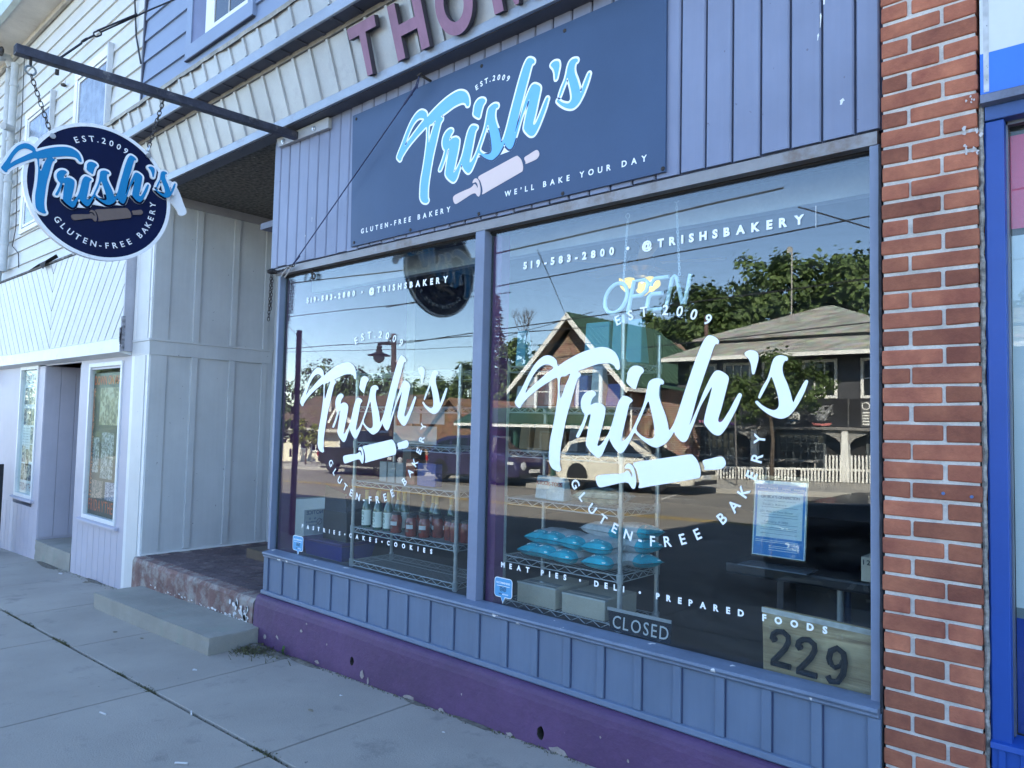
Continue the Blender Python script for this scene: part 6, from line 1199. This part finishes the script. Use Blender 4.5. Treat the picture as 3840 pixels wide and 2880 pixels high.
for x0, xp, x1 in ((-34.4, -32.2, -30.0), (-30.6, -28.2, -25.6)):
    for a, zz in ((x0, .5), (x1, .5)): q = [(xp, -23.6, 2.75), (a, -23.6, zz), (a, -32.5, zz), (xp, -32.5, 2.75)]; b.hexa(q, [(x, y, z+.12) for x, y, z in q])
    b.prism([(x0, -23.9, .5), (x1, -23.9, .5), (xp, -23.9, 2.72)], (0, -.1, 0))
b.obj('roof', M_cedar, cb_); win(cb_, -33, -31.4, -.7, .3, -24.36, .08, (1, 0)); win(cb_, -29.5, -27.4, -.7, .3, -24.36, .08, (2, 0)); b = MB(); b.box(-27, -24.3, cz_, -26.1, -24.36, .2); b.obj('door', M_hwhite, cb_)

# ------------------------------------------------------------------ trees
M_bark = mat('bark', (.10, .075, .055), .95, var=.3, scale=6, bump=.6, bscale=20)
LM1 = leaf_mat('maple_leaf', (.035, .068, .018), (.135, .195, .058)); LM2 = leaf_mat('ash_leaf', (.03, .06, .014), (.11, .16, .04)); LM3 = leaf_mat('spruce_needle', (.05, .05, .03), (.13, .11, .07)); LM4 = leaf_mat('yellow_leaf', (.07, .10, .015), (.24, .24, .05))
def tree(name, label, x, y, zb, blobs, n, size, lm, trunk_r, cat='tree', group=None, lift=1.):
    """blobs: (dx, dy, z, rx, rz) foliage masses"""
    t = thing(name, label, cat, (x, y, zb), group); b = MB(); zt = max(q[2]+q[4]*.3 for q in blobs); zl = min(q[2]-q[4] for q in blobs)
    b.tube([(x, y, zb-.3), (x+.05, y, zb+(zt-zb)*.35), (x-.08, y+.05, zb+(zt-zb)*.7), (x, y, zt)], trunk_r, 9, r1=trunk_r*.25)
    for dx, dy, z, rx, rz in blobs: b.tube([(x, y, zl+(zt-zl)*.1), (x+dx*.5, y+dy*.5, zl+(z-zl)*.6), (x+dx, y+dy, z)], trunk_r*.4, 6, r1=trunk_r*.1)
    b.obj('trunk', M_bark, t, smooth=True); c = MB(); tot = sum(q[3]**2 for q in blobs)
    for dx, dy, z, rx, rz in blobs:
        subs = []
        for _ in range(max(8, int(22*rx**.5))):
            v = Vector((rnd.gauss(0, 1), rnd.gauss(0, 1), rnd.gauss(0, 1))).normalized(); k = rnd.uniform(.55, 1.02); subs.append((Vector((x+dx+v.x*rx*k, y+dy+v.y*rx*k, z+v.z*rz*k)), rnd.uniform(.16, .34)*rx))
        for _ in range(int(n*rx**2/tot)):
            s0, sr = subs[int(rnd.random()*len(subs))]; p = s0+Vector((rnd.gauss(0, .5), rnd.gauss(0, .5), rnd.gauss(0, .42)))*sr
            nrm = (p-Vector((x+dx, y+dy, z))).normalized()+Vector((rnd.uniform(-1, 1), rnd.uniform(-1, 1), rnd.uniform(-.3, 1)))*.8; nrm.normalize(); u = nrm.cross(Vector((rnd.uniform(-1, 1), rnd.uniform(-1, 1), rnd.uniform(-1, 1)))).normalized(); v = nrm.cross(u); s = size*rnd.uniform(.6, 1.2)
            c.add([p-u*s*.5, p-v*s*.38+nrm*s*.08, p+u*s*.5, p+v*s*.38+nrm*s*.08], [(0, 1, 2, 3)])
    c.obj('crown', lm, t); return t
g1 = 'tall maples behind the pub roof'
def big(label, x, y, top, r, n=13000, lm=LM1):
    zb = GZ(x)-.2; bl = [(0, 0, top-r*.95, r*.8, r*.85), (-r*.55, .3, top-r*1.35, r*.62, r*.7), (r*.55, -.2, top-r*1.3, r*.62, r*.72), (-.2*r, 0, top-r*.5, r*.45, r*.5), (r*.3, .4, top-r*.62, r*.45, r*.5), (-r*.75, 0, top-r*2, r*.55, r*.7), (r*.75, 0, top-r*2.0, r*.55, r*.7), (0, 0, top-r*2.1, r*.7, r*.75)]
    return tree('maple_tree', label, x, y, zb, bl, n, .36, lm, .28, group=g1)
big('tallest maple behind the pub, its crown rising over the roof peak', -16.3, -38, 12.1, 4.0); big('maple left of the tallest one, with a lighter crown', -21.4, -39, 10.8, 4.0, lm=LM2); big('maple crown to the right behind the pub chimney mast', -12.6, -39, 11.6, 3.6); big('maple at the far right end behind the pub', -8.2, -40, 10.0, 3.6)
big('lower maple between the brick house and the pub', -26.0, -41, 9.3, 3.0); big('round maple far right beyond the pub', -3.5, -42, 9.6, 3.4); big('leafy tree filling the gap behind the green roof', -18.6, -36, 9.2, 2.6)
def spruce(label, x, y, top, r):
    zb = GZ(x)-.2; t = thing('spruce_tree', label, 'tree', (x, y, zb)); b = MB(); b.tube([(x, y, zb), (x, y, top)], .25, 8, r1=.03); b.obj('trunk', M_bark, t, smooth=True); c = MB(); z = zb+1.5
    while z < top:
        k = (top-z)/(top-zb); 
        for j in range(9):
            a = rnd.uniform(0, 6.28); l = r*k*rnd.uniform(.6, 1.15)+.15
            for q in range(9):
                f = (q+.6)/9; p = Vector((x+math.cos(a)*l*f, y+math.sin(a)*l*f, z-.35*l*f+.28*l*f*f+rnd.uniform(-.05, .05)))
                for _ in range(2): d = Vector((math.cos(a+rnd.uniform(-.9, .9)), math.sin(a+rnd.uniform(-.9, .9)), rnd.uniform(-.9, -.1)))*.36; w_ = Vector((rnd.uniform(-1, 1), rnd.uniform(-1, 1), rnd.uniform(-.4, .4))).normalized()*.09; c.add([p-w_, p+d*.6-w_*.6, p+d, p+d*.6+w_*.6, p+w_], [(0, 1, 2, 3, 4)])
        z += .30+.12*k
    c.obj('crown', LM3, t)
spruce('tall brownish spruce reflected beside the mullion', -45.2, -45, 13.4, 3.4)
t = thing('bare_tree', 'leafless tree with thin forked branches next to the spruce', 'tree', (-42.3, -45, GZ(-42))); b = MB()
def branch(p, d, l, r_, k):
    q = p+d*l; b.tube([p, p+d*l*.5+Vector((rnd.uniform(-.05, .05), 0, rnd.uniform(-.05, .05))), q], r_, 5, r1=r_*.6)
    if k:
        for _ in range(3): branch(q, (d+Vector((rnd.uniform(-.7, .7), rnd.uniform(-.4, .4), rnd.uniform(-.15, .55)))).normalized(), l*rnd.uniform(.55, .8), r_*.6, k-1)
branch(Vector((-42.3, -45, GZ(-42)-.2)), Vector((.03, 0, 1)), 6.2, .16, 0); branch(Vector((-42.1, -45, 5)), Vector((.15, 0, 1)).normalized(), 2.4, .09, 4); b.obj('trunk', M_bark, t)
def round_tree(label, x, y, top, r, n=5200, lm=LM2, name='broadleaf_tree', size=.36, group='trees behind the low roofs'):
    zb = GZ(x)-.2; bl = [(0, 0, top-r*.9, r*.75, r*.8), (-r*.6, 0, top-r*1.3, r*.6, r*.65), (r*.6, .2, top-r*1.35, r*.6, r*.65), (-r*.2, .2, top-r*.55, r*.42, r*.45), (0, 0, top-r*2, r*.85, r*.8)]
    return tree(name, label, x, y, zb, bl, n, size, lm, .22, group=group)
round_tree('bushy tree left of the green gable', -38.0, -40, 8.6, 2.6, 3400, LM1); round_tree('second bushy tree against the left slope of the green roof', -33.8, -39, 7.6, 2.6, 3000, LM1)
for lb, x, top, r in (('tree at the far left of the row behind the bungalow', -82, 6.8, 4.2), ('tallest tree of the row behind the bungalow', -72.5, 8.6, 4.2), ('rounded tree right of the tallest behind the bungalow', -66.5, 7.6, 3.6), ('tree behind the lamp post', -60.8, 7.4, 3.6), ('low tree between lamp post and cedar roofs', -56, 6.0, 3.2), ('tree over the first cedar gable', -52.5, 6.0, 3.0), ('tree at the right edge of the left window', -48.6, 7.3, 3.0), ('tree half hidden behind the mullion', -46, 6.2, 2.6)): round_tree(lb, x, -46, top+.3, r, 5200, rnd.choice((LM1, LM2)), size=.36)
tree('young_tree', 'small yellow-green tree at the left end of the bungalow', -36.4, -20.3, GZ(-36), [(0, 0, 1.0, .75, .75), (-.6, 0, .6, .6, .6), (.6, 0, .5, .6, .6)], 1300, .16, LM4, .06)
tree('young_tree', 'dark green young tree at the far left edge of the left window', -39.6, -20.6, GZ(-39), [(0, 0, 1.7, .9, 1.1), (-.5, 0, .6, .8, .9)], 1500, .18, LM2, .07)
t = tree('street_tree', 'slender street tree with a spreading crown in front of the pub', -9.83, -21, GZ(-9.8), [(0, 0, 3.0, 1.15, .85), (-1.4, 0, 2.75, 1.1, .7), (1.2, 0, 3.0, .95, .75), (-2.3, .1, 3.05, .75, .6), (.2, .1, 3.7, .8, .5), (-.8, 0, 2.2, .8, .4)], 9000, .13, LM2, .085)
b = MB(); b.tube([(-10.22, -19.2, GZ(-10)), (-10.3, -19.2, 2.6)], .03, 6); tag(b.obj('thin_pole', mat('pole_grey', (.13, .12, .11), .6)), 'thin grey pole standing at the kerb before the picket fence', 'pole')
for lb, x, y, top, r in (('roadside tree far along the street to the left, nearest of its line', -62, -20.5, 6.5, 4.0), ('roadside tree second along the street to the left', -74, -25, 7.5, 4.6), ('roadside tree third along the street to the left', -90, -29, 8.5, 5.2), ('roadside tree farthest along the street to the left', -112, -37, 9.5, 6.2), ('roadside tree behind the farthest ones to the left', -130, -30, 9.5, 6.5)): round_tree(lb, x, y, top, r, 4200, LM2, size=.5, group='roadside trees far to the left')
# far treeline
tl = MB()
for _ in range(5200):
    x = rnd.uniform(-170, 60); k = rnd.random(); y = -75-rnd.uniform(0, 12); h = (4.0+2.2*math.sin(x*.13)+1.4*math.sin(x*.41))*k**.6; p = Vector((x, y, GZ(x)+h)); u = Vector((rnd.uniform(-1, 1), rnd.uniform(-1, 1), rnd.uniform(-1, 1))).normalized()*.75; v = u.cross(Vector((rnd.uniform(-1, 1), 1, rnd.uniform(-1, 1)))).normalized()*.6
    tl.add([p-u, p-v, p+u, p+v], [(0, 1, 2, 3)])
tag(tl.obj('treeline', LM1), kind='stuff')

# ------------------------------------------------------------------ street furniture and wires
M_lamp = mat('lamp_black', (.025, .025, .03), .5)
t = thing('street_lamp', 'dark street lamp with a hanging lantern and a banner arm', 'street lamp', (-25.65, -17.7, GZ(-25.6))); b = MB(); b.tube([(-25.65, -17.7, GZ(-25.6)), (-25.65, -17.7, 5.5)], .13, 10, r1=.11); b.obj('pole', mat('pole_brown', (.06, .045, .04), .6), t)
b = MB(); b.tube([(-25.65, -17.7, 5.05), (-26.75, -17.7, 5.08)], .06, 8); b.tube([(-25.7, -17.7, 5.42), (-26.1, -17.7, 5.12), (-26.4, -17.7, 5.1)], .03, 6); b.obj('arm', M_lamp, t)
b = MB(); b.lathe([(.05, .62), (.13, .58), (.13, .5), (.09, .46), (.14, .44), (.14, .3), (.52, .16), (.5, .13), (.25, .14)], (-26.68, -17.7, 4.4), 16); b.obj('lantern_hood', M_lamp, t); b = MB(); b.lathe([(.24, .14), (.25, .02), (.18, -.12), (.06, -.2), (.0, -.22)], (-26.68, -17.7, 4.4), 14); b.obj('lantern_glass', mat('lantern_glass', (.30, .31, .30), .2, spec=.8), t)
b = MB(); b.tube([(-25.65, -17.7, 4.25), (-24.95, -17.7, 4.27)], .025, 6); b.box(-25.45, -17.69, 3.0, -24.98, -17.71, 4.22); b.obj('banner', mat('banner_cloth', (.62, .52, .5), .8, var=.15), t)
t = thing('street_post', 'reddish brown square post at the near kerb, reflected in the left window', 'post', (-10.14, -3.25, GZ(-10))); b = MB(); b.box(-10.175, -3.30, GZ(-10), -10.105, -3.23, 3.0); b.obj('post', mat('post_brown', (.26, .17, .16), .8, var=.25, scale=5), t, bevel=.01); b = MB()
for k in range(5): b.box(-10.17, -3.188, 1.9-.22*k, -10.11, -3.184, 2.02-.22*k)
b.obj('post_marks', mat('post_dark', (.04, .025, .03), .8), t)
def wire(label, p, q, r_=.014, ext=.5, sag=.0):
    p, q = Vector(p), Vector(q); d = q-p; a, c = p-d*ext, q+d*ext; b = MB(); b.tube([a+(c-a)*i/16+Vector((0, 0, -sag*4*(i/16)*(1-i/16))) for i in range(17)], r_, 5); return tag(b.obj('overhead_wire', M_dkwire), label, 'wire', 'overhead wires above the street')
wire('thick wire with a splice crossing high in both windows', (-11.32, -9.0, 5.47), (-6.94, -9.0, 5.62), 0.02)
wire('second wire from the top in the right window', (-11.76, -9.5, 4.84), (-3.53, -9.5, 5.1), 0.014)
wire('wire running down to the left in the top right of the right window', (-3.79, -8.0, 4.85), (-3.11, -8.0, 4.52), 0.012)
wire('wire passing in front of the green gable', (-14.06, -12.0, 4.24), (-4.24, -12.0, 4.56), 0.016)
wire('thin wire just below the one crossing the gable', (-13.66, -12.5, 4.18), (-11.95, -12.5, 4.43), 0.01)
wire('wire crossing the pub roof', (-10.43, -13.0, 3.57), (-4.52, -13.0, 3.84), 0.014)
wire('wire high in the left window with a pale splice', (-20.15, -9.0, 5.76), (-14.38, -9.0, 5.46), 0.018)
wire('second wire from the top in the left window', (-20.9, -9.5, 4.85), (-14.51, -9.5, 4.72), 0.012)
wire('middle wire crossing behind the lamp post top', (-28.29, -14.0, 4.6), (-16.98, -14.0, 4.46), 0.016)
wire('lowest long wire in the left window', (-29.11, -14.5, 4.53), (-17.46, -14.5, 4.16), 0.01)
wire('service drop sloping down to the peak of the green gable', (-10.11, -9.0, 5.38), (-18.38, -20.9, 5.95), .011, 0)
wire('thin cable sloping down at the left edge of the left window', (-25.04, -12.0, 5.15), (-63.83, -40.0, 7.42), .012, .1)
# ------------------------------------------------------------------ vehicles
def car(name, label, x0, side_y, L_, Wd, H, col, kind, wheels, flip=False):
    """local frame: x forward 0..L_, y 0 at the visible side going negative, z up from the road"""
    t = thing(name, label, 'car' if kind != 'truck' else 'pickup truck', (0, 0, 0)); Mc = mat(name+'_paint_'+str(int(abs(x0)*10)), col, .3, coat=.8, var=.03, metal=.2); Mg = mat('car_glass', (.012, .015, .018), .04, spec=.9); Mt = mat('tyre', (.015, .015, .016), .8); Mr = mat('wheel_rim', (.55, .55, .55), .3, metal=.8); Mp = mat('car_plastic', (.02, .02, .022), .5)
    if kind == 'van': lo = [(0, .38), (.02, .75), (.10, .98), (1.0, 1.0), (2.9, .96), (3.75, .92), (4.55, .80), (4.85, .66), (4.95, .45), (4.9, .22), (4.5, .18), (.3, .2)]; up = [(.12, .97), (.45, 1.42), (.9, 1.56), (2.2, 1.58), (2.75, 1.50), (3.9, .90)]; wn = [[(.42, 1.0), (.62, 1.36), (1.35, 1.46), (1.35, 1.0)], [(1.42, 1.0), (1.42, 1.46), (2.3, 1.48), (2.42, .98)], [(2.5, .98), (2.38, 1.47), (2.68, 1.43), (3.42, .95)]]
    elif kind == 'suv': lo = [(0, .4), (.03, .85), (.10, 1.02), (1.2, 1.04), (3.1, 1.04), (3.6, 1.02), (4.25, .92), (4.52, .74), (4.6, .5), (4.55, .25), (4.2, .2), (.3, .22)]; up = [(.1, 1.02), (.4, 1.50), (.9, 1.66), (2.1, 1.68), (2.6, 1.6), (3.5, 1.0)]; wn = [[(.4, 1.06), (.62, 1.45), (1.2, 1.55), (1.2, 1.06)], [(1.28, 1.06), (1.28, 1.56), (2.05, 1.58), (2.1, 1.06)], [(2.18, 1.06), (2.12, 1.57), (2.5, 1.52), (3.15, 1.05)]]
    else: lo = [(0, .5), (.02, 1.05), (.08, 1.12), (1.9, 1.12), (3.9, 1.12), (5.1, 1.08), (5.45, .95), (5.55, .6), (5.5, .38), (5.2, .3), (.3, .4)]; up = [(1.85, 1.12), (1.98, 1.70), (2.3, 1.85), (3.3, 1.86), (3.65, 1.76), (4.25, 1.1)]; wn = [[(2.1, 1.15), (2.15, 1.62), (2.45, 1.72), (2.9, 1.74), (2.9, 1.15)], [(2.98, 1.15), (2.98, 1.74), (3.4, 1.72), (3.95, 1.14)]]
    kx, kz = L_/lo[-1][0] if False else L_/max(p[0] for p in lo), H/max(p[1] for p in up); S_ = lambda q: (q[0]*kx, q[1]*kz)
    ch_ = [S_(q) for q in lo]; b = MB(); n_ = len(ch_); ins = .09; 
    ring_ = lambda y, s: [(x+(.0 if not s else (s if x < L_/2 else -s)), y, z-(0 if z < .5 else s*.4)) for x, z in ch_]
    secs = [ring_(0-ins*.0-.03, .0), ring_(-.0, .05), ring_(-.0, .05)]
    Y = [(-.10, .0, .0), (-.02, .0, .04), (.0, .0, .09)]
    secs = [[(x+(s if x < L_/2 else -s), y, z) for x, z in ch_] for y, _, s in ((0, 0, .06), (-.10, 0, .0), (-Wd+.10, 0, .0), (-Wd, 0, .06))]
    vs = [p for s in secs for p in s]; b.add(vs, [(i*n_+j, i*n_+(j+1) % n_, (i+1)*n_+(j+1) % n_, (i+1)*n_+j) for i in range(3) for j in range(n_)]+[list(range(n_)), list(range(3*n_, 4*n_))])
    bd = b.obj('body', Mc, t, local=True, bevel=.035)
    b = MB(); cu2 = [S_(q) for q in up]; m_ = len(cu2); zt0, zt1 = min(z for _, z in cu2), max(z for _, z in cu2)
    ins_ = lambda z: .04+.20*(z-zt0)/(zt1-zt0); a = [(x, -ins_(z), z) for x, z in cu2]; c = [(x, -Wd+ins_(z), z) for x, z in cu2]; b.add(a+c, [list(range(m_)), list(range(m_, 2*m_))]+[(i, (i+1) % m_, m_+(i+1) % m_, m_+i) for i in range(m_)]); b.obj('cabin', Mc, t, local=True, bevel=.03)
    for wq in wn:
        b = MB(); q = [S_(p) for p in wq]; b.prism([(x, -ins_(z)+.006, z) for x, z in q], (0, -.02, 0)); b.obj('side_window', Mg, t, local=True)
    b = MB(); f0, f1 = cu2[-1], cu2[-2]; d = Vector((f1[0]-f0[0], 0, f1[1]-f0[1])); nn_ = Vector((-d.z, 0, d.x)).normalized()*-.012
    p = [Vector((f0[0], -.16, f0[1]))+d*.08, Vector((f0[0], -Wd+.16, f0[1]))+d*.08, Vector((f1[0], -Wd+.27, f1[1]))-d*.06, Vector((f1[0], -.27, f1[1]))-d*.06]; b.prism([q+nn_ for q in p], -nn_*1.5); b.obj('windscreen', Mg, t, local=True)
    for wx in wheels:
        r_ = .37 if kind != 'truck' else .42; b = MB(); b.lathe([(r_*.62, -.0), (r_*.96, .0), (r_, -.03), (r_, -.2), (r_*.9, -.23)], (wx, -.02, r_), 26, 'y'); wh = b.obj('wheel', Mt, t, local=True); b = MB(); b.lathe([(.0, -.02), (r_*.16, -.02), (r_*.2, -.05), (r_*.6, -.08), (r_*.64, -.01)], (wx, -.015, r_), 26, 'y')
        b.obj('rim_dish', mat('rim_dark', (.05, .05, .055), .5), wh, local=True); b = MB()
        for k in range(7): a = 6.283*k/7; b.prism([(wx+math.cos(a+s)*rr*r_, -.018, r_+math.sin(a+s)*rr*r_) for s, rr in ((-.28, .16), (-.10, .62), (.10, .62), (.28, .16))], (0, .012, 0))
        b.obj('spoke', Mr, wh, local=True); b = MB(); q = [(wx+math.cos(6.283*k/40)*r_*1.13, .002, r_+math.sin(6.283*k/40)*r_*1.13) for k in range(-1, 22)]; b.prism([(x, .003, max(z, .18)) for x, _, z in q], (0, -.05, 0)); b.obj('wheel_arch', Mp, t, local=True)
    b = MB(); b.lathe([(.0, .0), (.1, .01), (.14, .05), (.0, .09)], (L_-.03, -.32, .62*kz), 12, 'x'); b.box(L_-.42, -.012, .66*kz, L_-.16, .012, .76*kz); b.obj('headlight', mat('headlight', (.6, .62, .64), .1, spec=.9), t, local=True)
    b = MB(); b.box(.02, -.03, .72*kz, .14, .012, .92*kz); b.obj('tail_light', mat('tail_red', (.3, .01, .01), .3), t, local=True)
    b = MB(); b.box(L_-.03, -Wd*.5-.26, .38, L_+.02, -Wd*.5+.26, .5); b.obj('licence_plate', mat('plate_white', (.7, .7, .68), .5), t, local=True); b = MB(); b.box(L_-.10, -Wd+.3, .50, L_+.005, -.3, .6); b.box(L_-.1, -Wd+.2, .22, L_+.0, -.2, .34); b.box(.35, -.004, .2, L_-.35, .01, .27); b.obj('trim', Mp, t, local=True)
    b = MB(); xm = S_(up[-1])[0]-.35; b.box(xm-.08, .0, 1.02*kz, xm+.10, .16, 1.14*kz); b.obj('mirror', Mc, t, local=True, bevel=.03)
    b = MB(); z = .86*kz if kind != 'truck' else 1.0
    for hx_ in ((1.15, 2.25) if kind != 'truck' else (2.3, 3.1)): b.box(hx_*kx-.1, .0, z-.018, hx_*kx+.1, .03, z+.018)
    b.obj('handle', Mc if kind == 'van' else Mp, t, local=True, bevel=.006); b = MB()
    for hx_ in ((1.38, 2.46, 3.35) if kind != 'truck' else (2.0, 2.94, 4.0)): b.box(hx_*kx-.005, -.02, .32, hx_*kx+.005, .0025, .94*kz)
    b.obj('door_seam', Mp, t, local=True)
    yaw = math.pi if flip else 0
    t.location = (x0, side_y, GZ(x0+(L_/2)*(-1 if flip else 1))-.15); t.rotation_euler = (0, -.03, 0); t.scale = (-1 if flip else 1, 1, 1); return t
car('parked_van', 'cream-white family van parked across the street, facing right in the glass', -15.0, -15.95, 4.98, 1.7, 1.60, (.82, .77, .64), 'van', (.95, 3.85))
car('parked_suv', 'dark blue-purple SUV parked between the pickup and the cream van', -21.05, -15.75, 4.6, 1.8, 1.66, (.035, .03, .085), 'suv', (.85, 3.75))
car('pickup_truck', 'black pickup truck parked at the left end of the row', -29.35, -16.4, 5.6, 1.9, 1.88, (.008, .009, .011), 'truck', (1.15, 4.55))
car('near_car', 'large dark car parked at the near kerb, its long hood reflected behind the certificate', 2.35, -4.55, 5.6, 1.95, 1.85, (.006, .008, .016), 'truck', (1.15, 4.55), True)
